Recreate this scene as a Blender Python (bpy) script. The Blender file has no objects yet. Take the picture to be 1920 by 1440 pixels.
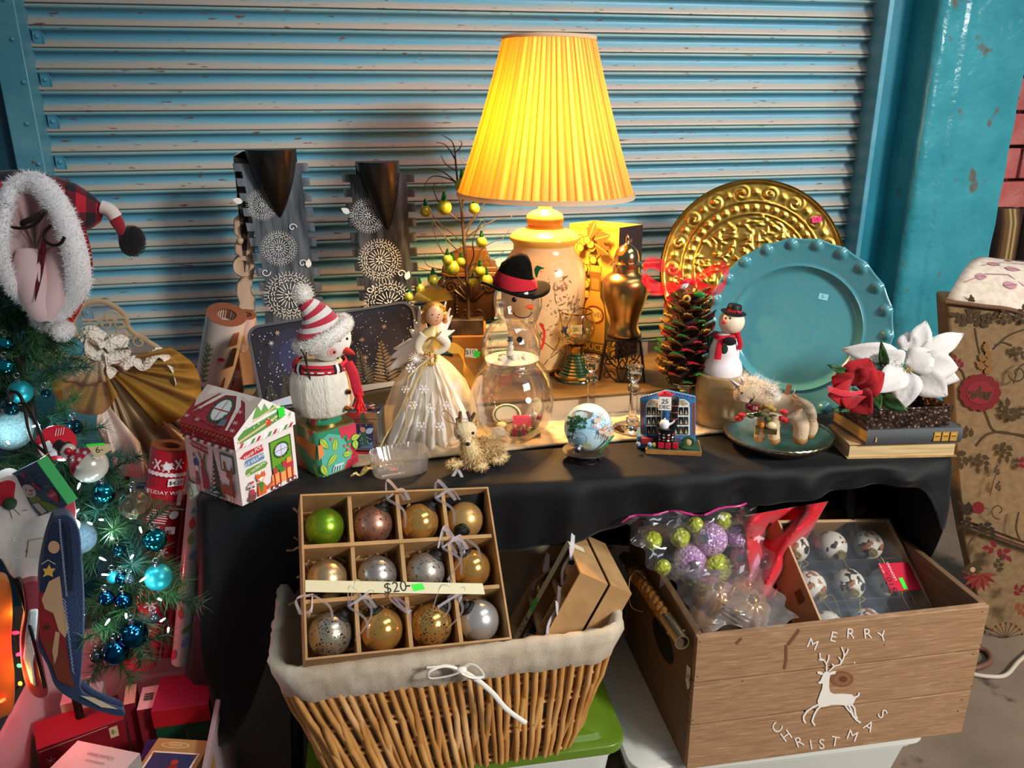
import bpy,math,random
import numpy as np
from mathutils import Vector as V,Matrix as MX
from math import sin,cos,pi,atan,atan2,sqrt,radians as rad
R=random.Random(11)
SC=bpy.context.scene
LINK=SC.collection.objects.link

# -- camera, world, lights, exposure
F_PX=1500.0
PITCH,YAW,ROLL=atan(516/1500.0),rad(11.65),rad(-0.29)
CAM=V((0,0,1.46))
_fw=V((sin(YAW)*cos(PITCH),cos(YAW)*cos(PITCH),-sin(PITCH)))
_r0=V((cos(YAW),-sin(YAW),0));_u0=_r0.cross(_fw)
_rt=_r0*cos(ROLL)+_u0*sin(ROLL);_up=_u0*cos(ROLL)-_r0*sin(ROLL)
cd=bpy.data.cameras.new('camera');cam=bpy.data.objects.new('camera',cd);LINK(cam)
cd.sensor_fit='HORIZONTAL';cd.sensor_width=36;cd.lens=36*F_PX/1920;cd.clip_start=.02
cam.matrix_world=MX(((_rt.x,_up.x,-_fw.x,CAM.x),(_rt.y,_up.y,-_fw.y,CAM.y),(_rt.z,_up.z,-_fw.z,CAM.z),(0,0,0,1)))
SC.camera=cam
w=bpy.data.worlds.new('world');SC.world=w;w.use_nodes=True
w.node_tree.nodes['Background'].inputs[0].default_value=(.80,.90,1,1)
w.node_tree.nodes['Background'].inputs[1].default_value=.13
SC.view_settings.view_transform='Standard';SC.view_settings.look='None';SC.view_settings.gamma=1
SC.view_settings.use_curve_mapping=False
SC.view_settings.exposure=0.28
SC.cycles.max_bounces=8;SC.cycles.transparent_max_bounces=24;SC.cycles.sample_clamp_indirect=4
SC.cycles.use_denoising=True

def light(name,kind,loc,energy,col=(1,1,1),target=None,**kw):
 ld=bpy.data.lights.new(name,kind);ld.energy=energy;ld.color=col
 for k,v in kw.items():setattr(ld,k,v)
 o=bpy.data.objects.new(name,ld);LINK(o);o.location=loc
 if target is not None:o.rotation_euler=(V(target)-V(loc)).to_track_quat('-Z','Y').to_euler()
 return o
# daylight from the doorway behind and to the right, and the softer light of the hall from above
light('doorway_daylight','SPOT',(3.1,-1.9,3.05),690,(1,.95,.88),target=(1.32,1.6,.86),spot_size=rad(41),spot_blend=.4,shadow_soft_size=.36)
light('hall_skylight','AREA',(1.5,.9,3.0),16,(.86,.94,1),target=(.75,2.0,1.2),shape='RECTANGLE',size=1.9,size_y=.7)
light('fill_light','AREA',(2.3,-1.4,2.5),30,(1,.97,.93),target=(.7,1.5,.7),shape='RECTANGLE',size=1.4,size_y=1.0)  # added soft fill from the front right, no known source

# -- measuring helpers (pixel of the 1920x1440 photo -> point of the room)
def ray(px,py):return _fw+_rt*((px-960)/F_PX)+_up*((720-py)/F_PX)
def onz(px,py,z):
 d=ray(px,py);return CAM+d*((z-CAM.z)/d.z)
def ony(px,py,y):
 d=ray(px,py);return CAM+d*(y/d.y)
def onx(px,py,x):
 d=ray(px,py);return CAM+d*(x/d.x)
def at(px,py,dep):return CAM+ray(px,py)*dep
def depth(p):return(V(p)-CAM).dot(_fw)

# -- materials
def hx(h,a=1.0):
 if not isinstance(h,str):return tuple(h)if len(h)==4 else tuple(h)+(a,)
 h=h.lstrip('#');o=[]
 for i in(0,2,4):
  c=int(h[i:i+2],16)/255;o.append(c/12.92 if c<=.04045 else((c+.055)/1.055)**2.4)
 return(o[0],o[1],o[2],a)
MATS={}
def mat(name,c=None,rough=.5,metal=0,c2=None,vs=20,lo=.4,hi=.65,bump=0,bs=80,trans=0,ior=1.45,coat=0,sheen=0,sss=0,em=None,es=0,
        alpha=1,spec=.5,st=None,attr=False,detail=4,vor=0,c3=None,vs3=60,lo3=.6,hi3=.65):
 if name in MATS:return MATS[name]
 m=bpy.data.materials.new(name);m.use_nodes=True;MATS[name]=m
 nt=m.node_tree;N=nt.nodes;L=nt.links;b=N['Principled BSDF'];I=b.inputs
 I['Roughness'].default_value=rough;I['Metallic'].default_value=metal;I['IOR'].default_value=ior
 I['Transmission Weight'].default_value=trans;I['Coat Weight'].default_value=coat;I['Coat Roughness'].default_value=.08
 I['Sheen Weight'].default_value=sheen;I['Alpha'].default_value=alpha;I['Specular IOR Level'].default_value=spec
 if sss:I['Subsurface Weight'].default_value=sss;I['Subsurface Radius'].default_value=(.02,.015,.01)
 if em:I['Emission Color'].default_value=hx(em);I['Emission Strength'].default_value=es
 def coords():
  tc=N.new('ShaderNodeTexCoord');src=tc.outputs['Object']
  if st:
   mp=N.new('ShaderNodeMapping');mp.inputs['Scale'].default_value=st;L.new(src,mp.inputs['Vector']);src=mp.outputs[0]
  return src
 src=coords()if(c2 or bump or c3)else None
 def noise(s,d=detail):
  n=N.new('ShaderNodeTexNoise');n.inputs['Scale'].default_value=s;n.inputs['Detail'].default_value=d;L.new(src,n.inputs['Vector']);return n.outputs[0]
 def step(fac,a,bb):
  r=N.new('ShaderNodeMapRange');r.inputs[1].default_value=a;r.inputs[2].default_value=bb;L.new(fac,r.inputs[0]);return r.outputs[0]
 def mix(fac,a,bb):
  x=N.new('ShaderNodeMix');x.data_type='RGBA';L.new(fac,x.inputs[0])
  for s,q in((6,a),(7,bb)):
   if isinstance(q,tuple):x.inputs[s].default_value=q
   else:L.new(q,x.inputs[s])
  return x.outputs[2]
 col=None
 if attr:
  at_=N.new('ShaderNodeAttribute');at_.attribute_name='Col';col=at_.outputs['Color']
  if c2:col=mix(step(noise(vs),lo,hi),col,hx(c2))
 elif c2:col=mix(step(noise(vs),lo,hi),hx(c),hx(c2))
 if c3:col=mix(step(noise(vs3),lo3,hi3),col if col else hx(c),hx(c3))
 if col:L.new(col,I['Base Color'])
 elif c:I['Base Color'].default_value=hx(c)
 if bump:
  if vor:
   vn=N.new('ShaderNodeTexVoronoi');vn.inputs['Scale'].default_value=bs;L.new(src,vn.inputs['Vector']);h=vn.outputs['Distance']
  else:h=noise(bs,6)
  bp=N.new('ShaderNodeBump');bp.inputs['Strength'].default_value=bump;bp.inputs['Distance'].default_value=.004;L.new(h,bp.inputs['Height']);L.new(bp.outputs[0],I['Normal'])
 return m
def thin(name,c='#ffffff',refl=.12,rough=.05,tint=.95,haze=0.0,hazec='#ffffff',edge=.5):
 """thin clear sheet (film, blown glass): mostly see-through, mirrors more towards its edges, optionally milky"""
 if name in MATS:return MATS[name]
 m=bpy.data.materials.new(name);m.use_nodes=True;MATS[name]=m
 nt=m.node_tree;N=nt.nodes;L=nt.links;N.remove(N['Principled BSDF']);out=N['Material Output']
 tr=N.new('ShaderNodeBsdfTransparent');k=hx(c);tr.inputs[0].default_value=(k[0]*tint,k[1]*tint,k[2]*tint,1)
 gl=N.new('ShaderNodeBsdfGlossy');gl.inputs['Roughness'].default_value=rough;gl.inputs[0].default_value=(1,1,1,1)
 lw=N.new('ShaderNodeLayerWeight');lw.inputs[0].default_value=.35
 mr=N.new('ShaderNodeMapRange');mr.inputs[3].default_value=refl*.5;mr.inputs[4].default_value=edge;L.new(lw.outputs['Facing'],mr.inputs[0])
 mx=N.new('ShaderNodeMixShader');L.new(mr.outputs[0],mx.inputs[0]);L.new(tr.outputs[0],mx.inputs[1]);L.new(gl.outputs[0],mx.inputs[2]);o=mx.outputs[0]
 if haze:
  df=N.new('ShaderNodeBsdfDiffuse');df.inputs[0].default_value=hx(hazec);tl=N.new('ShaderNodeBsdfTranslucent');tl.inputs[0].default_value=hx(hazec)
  ad=N.new('ShaderNodeMixShader');ad.inputs[0].default_value=.5;L.new(df.outputs[0],ad.inputs[1]);L.new(tl.outputs[0],ad.inputs[2])
  m2=N.new('ShaderNodeMixShader');m2.inputs[0].default_value=haze;L.new(o,m2.inputs[1]);L.new(ad.outputs[0],m2.inputs[2]);o=m2.outputs[0]
 L.new(o,out.inputs[0]);return m
def cloth(name,c,tl=.5,c2=None,vs=30,alpha=1.0,rough=.9,attr=False):
 """thin cloth that lets light through (lampshade silk, tulle)"""
 if name in MATS:return MATS[name]
 m=bpy.data.materials.new(name);m.use_nodes=True;MATS[name]=m
 nt=m.node_tree;N=nt.nodes;L=nt.links;N.remove(N['Principled BSDF']);out=N['Material Output']
 df=N.new('ShaderNodeBsdfDiffuse');t=N.new('ShaderNodeBsdfTranslucent');df.inputs[0].default_value=hx(c);t.inputs[0].default_value=hx(c2 or c)
 if attr:
  a=N.new('ShaderNodeAttribute');a.attribute_name='Col'
  for nd,k in((df,c),(t,c2 or c)):
   x=N.new('ShaderNodeMix');x.data_type='RGBA';x.blend_type='MULTIPLY';x.inputs[0].default_value=1;x.inputs[6].default_value=hx(k);L.new(a.outputs['Color'],x.inputs[7]);L.new(x.outputs[2],nd.inputs[0])
 mx=N.new('ShaderNodeMixShader');mx.inputs[0].default_value=tl;L.new(df.outputs[0],mx.inputs[1]);L.new(t.outputs[0],mx.inputs[2]);o=mx.outputs[0]
 if alpha<1:
  tr=N.new('ShaderNodeBsdfTransparent');m2=N.new('ShaderNodeMixShader');m2.inputs[0].default_value=alpha
  L.new(tr.outputs[0],m2.inputs[1]);L.new(o,m2.inputs[2]);o=m2.outputs[0]
 L.new(o,out.inputs[0]);return m

# -- mesh building
def frame(p,z=None,x=None):
 """matrix with origin p, z axis along z, x axis near x"""
 z=(V(z)if z is not None else V((0,0,1))).normalized();x=V(x)if x is not None else(V((1,0,0))if abs(z.x)<.9 else V((0,1,0)))
 y=z.cross(x).normalized();x=y.cross(z)
 return MX(((x.x,y.x,z.x,p[0]),(x.y,y.y,z.y,p[1]),(x.z,y.z,z.z,p[2]),(0,0,0,1)))
class MB:
 def __init__(s,m=None):s.v,s.f,s.c,s.m,s.col,s.hc=[],[],[],m,None,False
 def add(s,vs,fs,c=None):
  b=len(s.v);m=s.m
  s.v+=[tuple(m@V(p))for p in vs]if m else[tuple(p)for p in vs]
  c=c if c is not None else s.col
  s.hc=s.hc or c is not None;c=hx(c)if c is not None else(1,1,1,1)
  for f in fs:s.f.append([b+i for i in f]);s.c.append(c)
  return s
 def box(s,c,d,rot=0,m=None,top=1.0,col=None,tops=None):
  x,y,z=d[0]/2,d[1]/2,d[2]/2;tx,ty=tops or(top,top)
  vs=[V((a*x*(tx if k>0 else 1),b_*y*(ty if k>0 else 1),k*z))for k in(-1,1)for a,b_ in((-1,-1),(1,-1),(1,1),(-1,1))]
  M_=MX.Translation(V(c))@(m if m else MX.Rotation(rot,4,'Z'))
  return s.add([M_@v for v in vs],[(3,2,1,0),(4,5,6,7),(0,1,5,4),(1,2,6,5),(2,3,7,6),(3,0,4,7)],col)
 def lathe(s,prof,n=32,m=None,cap=True,flute=None,close=False,col=None,oval=1.0,arc=None):
  vs=[];fs=[];k=len(prof);na=n if arc is None else n+1
  for i in range(na):
   a=2*pi*i/n if arc is None else arc[0]+(arc[1]-arc[0])*i/n
   for j,(r,z)in enumerate(prof):
    q=r*(flute(a,j,r)if flute else 1);vs.append(V((q*cos(a),q*sin(a)*oval,z)))
  for i in range(n):
   i2=(i+1)%na
   for j in range(k-1):
    fs.append((i*k+j,i2*k+j,i2*k+j+1,i*k+j+1))
  if cap and arc is None:
   if prof[0][0]>1e-5:fs.append([i*k for i in range(n)][::-1])
   if prof[-1][0]>1e-5:fs.append([i*k+k-1 for i in range(n)])
  if m:vs=[m@v for v in vs]
  return s.add(vs,fs,col)
 def ball(s,c,r,n=16,k=10,m=None,col=None):
  r=(r,r,r)if not hasattr(r,'__len__')else r
  vs=[];fs=[]
  for i in range(k+1):
   t=pi*i/k
   for j in range(n):a=2*pi*j/n;vs.append(V((r[0]*sin(t)*cos(a),r[1]*sin(t)*sin(a),r[2]*cos(t))))
  for i in range(k):
   for j in range(n):
    j2=(j+1)%n
    if i==0:fs.append((0,n+j,n+j2))
    elif i==k-1:fs.append((i*n+j,(i+1)*n,i*n+j2))
    else:fs.append((i*n+j,(i+1)*n+j,(i+1)*n+j2,i*n+j2))
  M_=MX.Translation(V(c))@(m or MX())
  return s.add([M_@v for v in vs],fs,col)
 def tube(s,pts,r,n=6,cap=True,col=None,flat=1.0,up=None):
  pts=[V(p)for p in pts];k=len(pts);rs=r if hasattr(r,'__len__')else[r]*k
  vs=[];fs=[];prev=V(up)if up is not None else None
  for i,p in enumerate(pts):
   t=(pts[min(i+1,k-1)]-pts[max(i-1,0)])
   t=t.normalized()if t.length>1e-9 else V((0,0,1))
   if prev is None:prev=V((1,0,0))if abs(t.x)<.8 else V((0,1,0))
   x=prev-t*prev.dot(t);x=x.normalized()if x.length>1e-6 else t.orthogonal().normalized();prev=x;y=t.cross(x)
   for j in range(n):a=2*pi*j/n;vs.append(p+(x*cos(a)+y*sin(a)*flat)*rs[i])
  for i in range(k-1):
   for j in range(n):j2=(j+1)%n;fs.append((i*n+j,i*n+j2,(i+1)*n+j2,(i+1)*n+j))
  if cap:fs.append(list(range(n))[::-1]);fs.append([(k-1)*n+j for j in range(n)])
  return s.add(vs,fs,col)
 def prism(s,out,d,m=None,col=None):
  """2-D outline in the x,z plane, thickness d along y (centred)"""
  n=len(out);vs=[V((x,-d/2,z))for x,z in out]+[V((x,d/2,z))for x,z in out]
  fs=[list(range(n)),list(range(2*n-1,n-1,-1))]+[(i,n+i,n+(i+1)%n,(i+1)%n)for i in range(n)]
  if m:vs=[m@v for v in vs]
  return s.add(vs,fs,col)
 def grid(s,fn,nu,nv,col=None,colfn=None,wrap=False):
  vs=[];fs=[];mu=nu if wrap else nu+1
  for i in range(mu):
   for j in range(nv+1):vs.append(V(fn(i/nu,j/nv)))
  b=len(s.f)
  for i in range(nu):
   for j in range(nv):
    i2=(i+1)%mu;fs.append((i*(nv+1)+j,i2*(nv+1)+j,i2*(nv+1)+j+1,i*(nv+1)+j+1))
  s.add(vs,fs,col)
  if colfn:
   for i in range(nu):
    for j in range(nv):s.c[b+i*nv+j]=hx(colfn((i+.5)/nu,(j+.5)/nv))
  return s
 def ribbon(s,pts,wd,side=None,col=None):
  pts=[V(p)for p in pts];vs=[];k=len(pts)
  for i,p in enumerate(pts):
   t=pts[min(i+1,k-1)]-pts[max(i-1,0)];sd=V(side)if side is not None else V((0,1,0))
   x=sd-t*(sd.dot(t)/max(t.length_squared,1e-12));x=x.normalized()if x.length>1e-6 else V((1,0,0))
   ww=(wd[i]if hasattr(wd,'__len__')else wd)/2;vs+=[p-x*ww,p+x*ww]
  return s.add(vs,[(2*i,2*i+1,2*i+3,2*i+2)for i in range(k-1)],col)
 def spikes(s,pts,L,wd,col=None,jit=.5):
  """pts: (point, direction); thin triangles for hair, needles, straw"""
  vs=[];fs=[]
  for p,d in pts:
   d=(V(d).normalized()+V((R.gauss(0,jit),R.gauss(0,jit),R.gauss(0,jit)))).normalized()
   sd=d.cross(V((R.gauss(0,1),R.gauss(0,1),R.gauss(0,1)))).normalized()*wd/2;b=len(vs)
   l=L*R.uniform(.6,1.2);vs+=[V(p)-sd,V(p)+sd,V(p)+d*l];fs.append((b,b+1,b+2))
  return s.add(vs,fs,col)
 def mesh(s,name,sm=40):
  me=bpy.data.meshes.new(name);me.from_pydata(s.v,[],s.f)
  if s.hc or any(c!=(1,1,1,1)for c in s.c):
   ca=me.color_attributes.new('Col','FLOAT_COLOR','CORNER');cnt=[len(f)for f in s.f]
   ca.data.foreach_set('color',np.repeat(np.array(s.c,dtype=np.float32),cnt,axis=0).ravel())
  if sm:
   me.polygons.foreach_set('use_smooth',[True]*len(me.polygons));me.set_sharp_from_angle(angle=rad(sm))
  me.update();return me
 def build(s,name,m,parent=None,sm=40,bev=0,label=None,loc=None,rot=None,solid=0,subd=0):
  me=s.mesh(name,sm);o=bpy.data.objects.new(name,me);LINK(o);me.materials.append(m)
  if parent is not None:o.parent=getattr(parent,'e',parent)
  if loc is not None:o.location=loc
  if rot is not None:o.rotation_euler=rot
  if solid:
   q=o.modifiers.new('s','SOLIDIFY');q.thickness=solid;q.offset=0
  if subd:
   q=o.modifiers.new('u','SUBSURF');q.levels=q.render_levels=subd
  if bev:
   q=o.modifiers.new('b','BEVEL');q.width=bev;q.segments=2;q.limit_method='ANGLE';q.angle_limit=rad(35);q.harden_normals=False
  if label:o['label']=label
  return o
def tag(o,label,cat,group=None,kind=None):
 if label:o['label']=label
 if cat:o['category']=cat
 if group:o['group']=group
 if kind:o['kind']=kind
 return o
class Thing:
 """an Empty at the thing's base; its local x runs right and y away when it faces the camera"""
 def __init__(s,name,label,cat,p,a=None,group=None,m=None,kind=None):
  s.e=bpy.data.objects.new(name,None);LINK(s.e);s.e.empty_display_size=.02
  s.p=V(p);s.a=atan2(-s.p.x,s.p.y)if a is None else a
  s.M=m if m is not None else MX.Translation(s.p)@MX.Rotation(s.a,4,'Z')
  s.e.matrix_world=s.M;s.I=s.M.inverted();tag(s.e,label,cat,group,kind)
 def q(s,px,py,y=0.0):
  """local point on the upright local plane at offset y that the photo shows at px,py"""
  n=s.M.to_3x3()@V((0,1,0));o=s.M@V((0,y,0));d=ray(px,py);t=(o-CAM).dot(n)/d.dot(n);return s.I@(CAM+d*t)
 def k(s,px,py,y=0.0):return depth(s.M@s.q(px,py,y))/F_PX
 def prof(s,cx,rows,y=0.0):
  """rows of (half width in px, py[, cx]) -> lathe profile (r, z)"""
  o=[]
  for r in rows:c=r[2]if len(r)>2 else cx;o.append((r[0]*s.k(c,r[1],y),s.q(c,r[1],y).z))
  return o
 def out(s,pts,y=0.0):return[(v.x,v.z)for v in(s.q(a,b,y)for a,b in pts)]
def dup(t,loc=None,rotz=None,label=None,group=None,m=None):
 e=getattr(t,'e',t);r=e.copy();LINK(r)
 if m is not None:r.matrix_world=m
 if loc is not None:r.location=loc
 if rotz is not None:r.rotation_euler=(0,0,rotz)
 if label:r['label']=label
 if group:r['group']=group
 for ch in list(e.children):
  c=ch.copy();LINK(c);c.parent=r
  for g in list(ch.children):d=g.copy();LINK(d);d.parent=c
 return r
_TX={}
def txt(s_,size,sp=1.0):
 if(s_,sp)not in _TX:
  cu=bpy.data.curves.new('t','FONT');cu.body=s_;cu.align_x='CENTER';cu.align_y='CENTER';cu.resolution_u=3;cu.space_character=sp
  ob=bpy.data.objects.new('t',cu);me=bpy.data.meshes.new_from_object(ob)
  _TX[s_,sp]=([(v.co.x,v.co.y)for v in me.vertices],[list(p.vertices)for p in me.polygons])
  bpy.data.objects.remove(ob);bpy.data.curves.remove(cu);bpy.data.meshes.remove(me)
 v,f=_TX[s_,sp];return[(x*size,y*size)for x,y in v],f
class Print:
 """flat print: coloured shapes in a u,v plane (or a mapped surface) that lie on a face, one layer over the other"""
 def __init__(s,o=None,u=(1,0,0),v=(0,0,1),off=.0007,fn=None,step=.00012):
  s.o,s.u,s.v_=V(o or(0,0,0)),V(u),V(v);s.n=s.u.cross(s.v_).normalized();s.off,s.step,s.fn=off,step,fn;s.b=MB();s.base=off
 def P(s,x,y):return s.fn(x,y,s.off)if s.fn else s.o+s.u*x+s.v_*y+s.n*s.off
 def raw(s,c,pts,fs):s.b.add([s.P(x,y)for x,y in pts],fs,c);s.off+=s.step;return s
 def poly(s,c,pts):return s.raw(c,pts,[list(range(len(pts)))])
 def rect(s,c,x,y,w_,h,rot=0):
  cs,sn=cos(rot),sin(rot);return s.poly(c,[(x+a*w_/2*cs-b*h/2*sn,y+a*w_/2*sn+b*h/2*cs)for a,b in((-1,-1),(1,-1),(1,1),(-1,1))])
 def circ(s,c,x,y,r,n=14,ry=None):return s.poly(c,[(x+r*cos(2*pi*i/n),y+(ry or r)*sin(2*pi*i/n))for i in range(n)])
 def line(s,c,pts,wd,taper=False):
  vs=[];n=len(pts)
  for i,(x,y)in enumerate(pts):
   a,b=pts[max(i-1,0)],pts[min(i+1,n-1)];dx,dy=b[0]-a[0],b[1]-a[1];l=max(sqrt(dx*dx+dy*dy),1e-9);h=wd/2*((1-i/n)if taper else 1)
   vs+=[(x-dy/l*h,y+dx/l*h),(x+dy/l*h,y-dx/l*h)]
  return s.raw(c,vs,[(2*i,2*i+1,2*i+3,2*i+2)for i in range(n-1)])
 def text(s,c,x,y,size,t,rot=0,sp=1.0,sx=1.0):
  vs,fs=txt(t,size,sp);cs,sn=cos(rot),sin(rot);return s.raw(c,[(x+a*sx*cs-b*sn,y+a*sx*sn+b*cs)for a,b in vs],fs)
 def leaf(s,c,x,y,L,W,ang,c2=None,lob=0):
  pts=[];n=8
  for i in range(n+1):t=i/n;pts.append((t*L,sin(pi*t**.8)*W/2*(1+lob*(1 if i%2 else-.5))))
  pts+=[(a,-b)for a,b in pts[-2:0:-1]];cs,sn=cos(ang),sin(ang)
  s.poly(c,[(x+a*cs-b*sn,y+a*sn+b*cs)for a,b in pts])
  if c2:s.line(c2,[(x+t*L*cs,y+t*L*sn)for t in(0,.5,.9)],W*.09)
  return s
 def star(s,c,x,y,r,n=6,rot=0,w_=.16):
  for i in range(n//2):a=rot+pi*i/(n//2);s.line(c,[(x-r*cos(a),y-r*sin(a)),(x+r*cos(a),y+r*sin(a))],r*w_)
  return s
 def flower(s,c,x,y,r,n=6,cc=None,ph=0,pw=.5):
  for i in range(n):s.leaf(c,x,y,r,r*pw*1.2,ph+2*pi*i/n)
  if cc:s.circ(cc,x,y,r*.28,8)
  return s
 def curl(s,c,x,y,r,wd,a0=0,turns=1.2,d=1):
  return s.line(c,[(x+r*(1-.8*t)*cos(a0+d*turns*2*pi*t),y+r*(1-.8*t)*sin(a0+d*turns*2*pi*t))for t in[i/18 for i in range(19)]],wd)
 def build(s,name,parent,m=None,label=None):
  o=s.b.build(name,m or INK,parent,sm=0,label=label);s.b=MB();return o
INK=mat('ink',attr=True,rough=.55)
INKG=mat('ink_glossy',attr=True,rough=.25)
def lerp(a,b,t):return a+(b-a)*t
def bez(p,n=12):
 """smooth path through points (Catmull-Rom)"""
 p=[V(q)for q in p];o=[]
 for i in range(len(p)-1):
  a,b,c,d=p[max(i-1,0)],p[i],p[i+1],p[min(i+2,len(p)-1)]
  for j in range(n):
   t=j/n;o.append(.5*((2*b)+(c-a)*t+(2*a-5*b+4*c-d)*t*t+(3*b-a-3*c+d)*t**3))
 return o+[p[-1]]
# -- the setting
T=.76  # table top height
WALL=2.45
floor_m=mat('concrete_floor','#6d5c4d',rough=.55,c2='#8a7663',vs=3,lo=.35,hi=.7,bump=.25,bs=25,c3='#4a4038',vs3=9,lo3=.62,hi3=.7)
fl=MB();fl.box((.6,1.2,-.05),(7,6,.1));tag(fl.build('floor',floor_m,None),'worn brown concrete floor',None,None,'structure')

# roller shutter: interlocking slats with dusty lower lips
def slat_material():
 m=bpy.data.materials.new('shutter_paint');m.use_nodes=True;nt=m.node_tree;N=nt.nodes;L=nt.links;b=N['Principled BSDF']
 tc=N.new('ShaderNodeTexCoord');sx=N.new('ShaderNodeSeparateXYZ');L.new(tc.outputs['Object'],sx.inputs[0])
 oi=N.new('ShaderNodeObjectInfo');cb=N.new('ShaderNodeCombineXYZ');ad=N.new('ShaderNodeVectorMath');L.new(oi.outputs['Random'],cb.inputs[1])
 sc_=N.new('ShaderNodeVectorMath');sc_.operation='SCALE';sc_.inputs['Scale'].default_value=50;L.new(cb.outputs[0],sc_.inputs[0])
 L.new(tc.outputs['Object'],ad.inputs[0]);L.new(sc_.outputs[0],ad.inputs[1])
 mp=N.new('ShaderNodeMapping');mp.inputs['Scale'].default_value=(2.2,30,30);L.new(ad.outputs[0],mp.inputs['Vector'])
 n1=N.new('ShaderNodeTexNoise');n1.inputs['Scale'].default_value=1.3;n1.inputs['Detail'].default_value=6;L.new(mp.outputs[0],n1.inputs['Vector'])
 mp2=N.new('ShaderNodeMapping');mp2.inputs['Scale'].default_value=(12,60,60);L.new(ad.outputs[0],mp2.inputs['Vector'])
 n2=N.new('ShaderNodeTexNoise');n2.inputs['Scale'].default_value=2;n2.inputs['Detail'].default_value=5;L.new(mp2.outputs[0],n2.inputs['Vector'])
 # height inside the slat (0 top .. 1 bottom) shifted by the noise -> blue hollow, dusty lip
 hz=N.new('ShaderNodeMapRange');hz.inputs[1].default_value=0;hz.inputs[2].default_value=-.0522;L.new(sx.outputs['Z'],hz.inputs[0])
 a2=N.new('ShaderNodeMath');a2.operation='MULTIPLY_ADD';a2.inputs[1].default_value=.38;L.new(n1.outputs[0],a2.inputs[0]);L.new(hz.outputs[0],a2.inputs[2])
 r=N.new('ShaderNodeValToRGB');L.new(a2.outputs[0],r.inputs[0]);e=r.color_ramp.elements
 e[0].position=.20;e[0].color=hx('#8fa9a2');e[1].position=.44;e[1].color=hx('#4489a4')  # pale top bead: caught light put into the ramp colour
 for p,c in((.36,'#5f97a4'),(.70,'#5699b2'),(.86,'#8fa3a4'),(.96,'#b3a08e'),(1.1,'#a8a297')):
  q=e.new(min(p,1));q.color=hx(c)
 rs=N.new('ShaderNodeMapRange');rs.inputs[1].default_value=.655;rs.inputs[2].default_value=.70;L.new(n2.outputs[0],rs.inputs[0])
 mx=N.new('ShaderNodeMix');mx.data_type='RGBA';L.new(rs.outputs[0],mx.inputs[0]);L.new(r.outputs[0],mx.inputs[6]);mx.inputs[7].default_value=hx('#6e4a36')
 gx=N.new('ShaderNodeMapRange');gx.inputs[1].default_value=1.52;gx.inputs[2].default_value=1.66;L.new(sx.outputs['X'],gx.inputs[0])
 gm=N.new('ShaderNodeMath');gm.operation='MULTIPLY';L.new(gx.outputs[0],gm.inputs[0]);L.new(n1.outputs[0],gm.inputs[1])
 m2=N.new('ShaderNodeMix');m2.data_type='RGBA';L.new(gm.outputs[0],m2.inputs[0]);L.new(mx.outputs[2],m2.inputs[6]);m2.inputs[7].default_value=hx('#5b5048')
 L.new(m2.outputs[2],b.inputs['Base Color']);b.inputs['Roughness'].default_value=.42
 bp=N.new('ShaderNodeBump');bp.inputs['Strength'].default_value=.25;bp.inputs['Distance'].default_value=.002;L.new(n2.outputs[0],bp.inputs['Height']);L.new(bp.outputs[0],b.inputs['Normal'])
 return m
door=Thing('door_1','blue painted steel roller shutter closing the back of the stall',None,(0,WALL,0),0,kind='structure')
PIT=.0522;x0,x1=-.80,1.70
prof_=[(.010,.0),(-.004,.012),(-.0095,.04),(-.0125,.10),(-.0115,.17),(-.006,.225),(.001,.27),(.005,.35),(.0045,.48),(.0015,.60),(-.0035,.73),(-.0085,.86),(-.0105,.94),(-.0095,.975),(.0,.985),(.010,.99)]
sb=MB();n_=len(prof_)
sb.add([(x,y,-h*PIT)for x in(x0,x1)for y,h in prof_],[(j+1,j,n_+j,n_+j+1)for j in range(n_-1)])
sm_=slat_material();first=None
lk=MB();lk.prism([(0,-.044),(.026,-.044),(.026,-.02),(.019,-.011),(0,-.011)],.006);lk.ball((.011,-.003,-.026),(.006,.005,.006),10,6)
lk.tube([(0,-.004,-.011),(.019,-.004,-.011),(.026,-.004,-.02),(.026,-.004,-.044)],.0016,5)
for i in range(43):
 if first is None:o=sb.build('slat',sm_,door,sm=60);first=o
 else:o=first.copy();LINK(o)
 zt=1.4075+PIT*(15-i)+R.uniform(-.0008,.0008);o.location=(0,R.uniform(-.001,.001),zt)
 if i%2==0 and 0<zt<2.15:
  if i==0 or not MATS.get('_lk'):lo_=lk.build('end_lock',mat('lock_paint','#4a92ac',rough=.4),door,bev=.001);MATS['_lk']=lo_
  else:lo_=MATS['_lk'].copy();LINK(lo_)
  lo_.location=(-.752+(.013 if 0 else 0),-.006,zt)
MATS.pop('_lk',None)

teal=mat('teal_paint','#217482',rough=.3,coat=.35,c2='#3b98ab',vs=7,lo=.4,hi=.7,bump=.35,bs=30,c3='#56483f',vs3=45,lo3=.70,hi3=.72)
jamb=mat('jamb_paint','#46899c',rough=.35,coat=.2,c2='#5f9cae',vs=9,lo=.4,hi=.7,bump=.15,bs=70,c3='#6e4a44',vs3=35,lo3=.735,hi3=.745)
dk=mat('dark_teal_boards','#0c4355',rough=.6,c2='#16586a',vs=5,bump=.3,bs=40,st=(1,1,.25))
JX=-.757
b=MB();b.box((JX-.034,WALL-.03,1.1),(.068,.1,2.25));tag(b.build('trim_1',jamb,None,bev=.003),'blue steel guide rail at the left of the shutter',None,None,'structure')
rv=Thing('trim_rivets',None,None,(0,0,0),0,kind='structure')
b=MB()
for z in(1.72,1.63,1.53,1.43,1.33):b.ball((JX-.012-R.random()*.012,WALL-.081,z),(.006,.004,.006),10,6)
b.build('rivet',jamb,rv)
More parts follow.
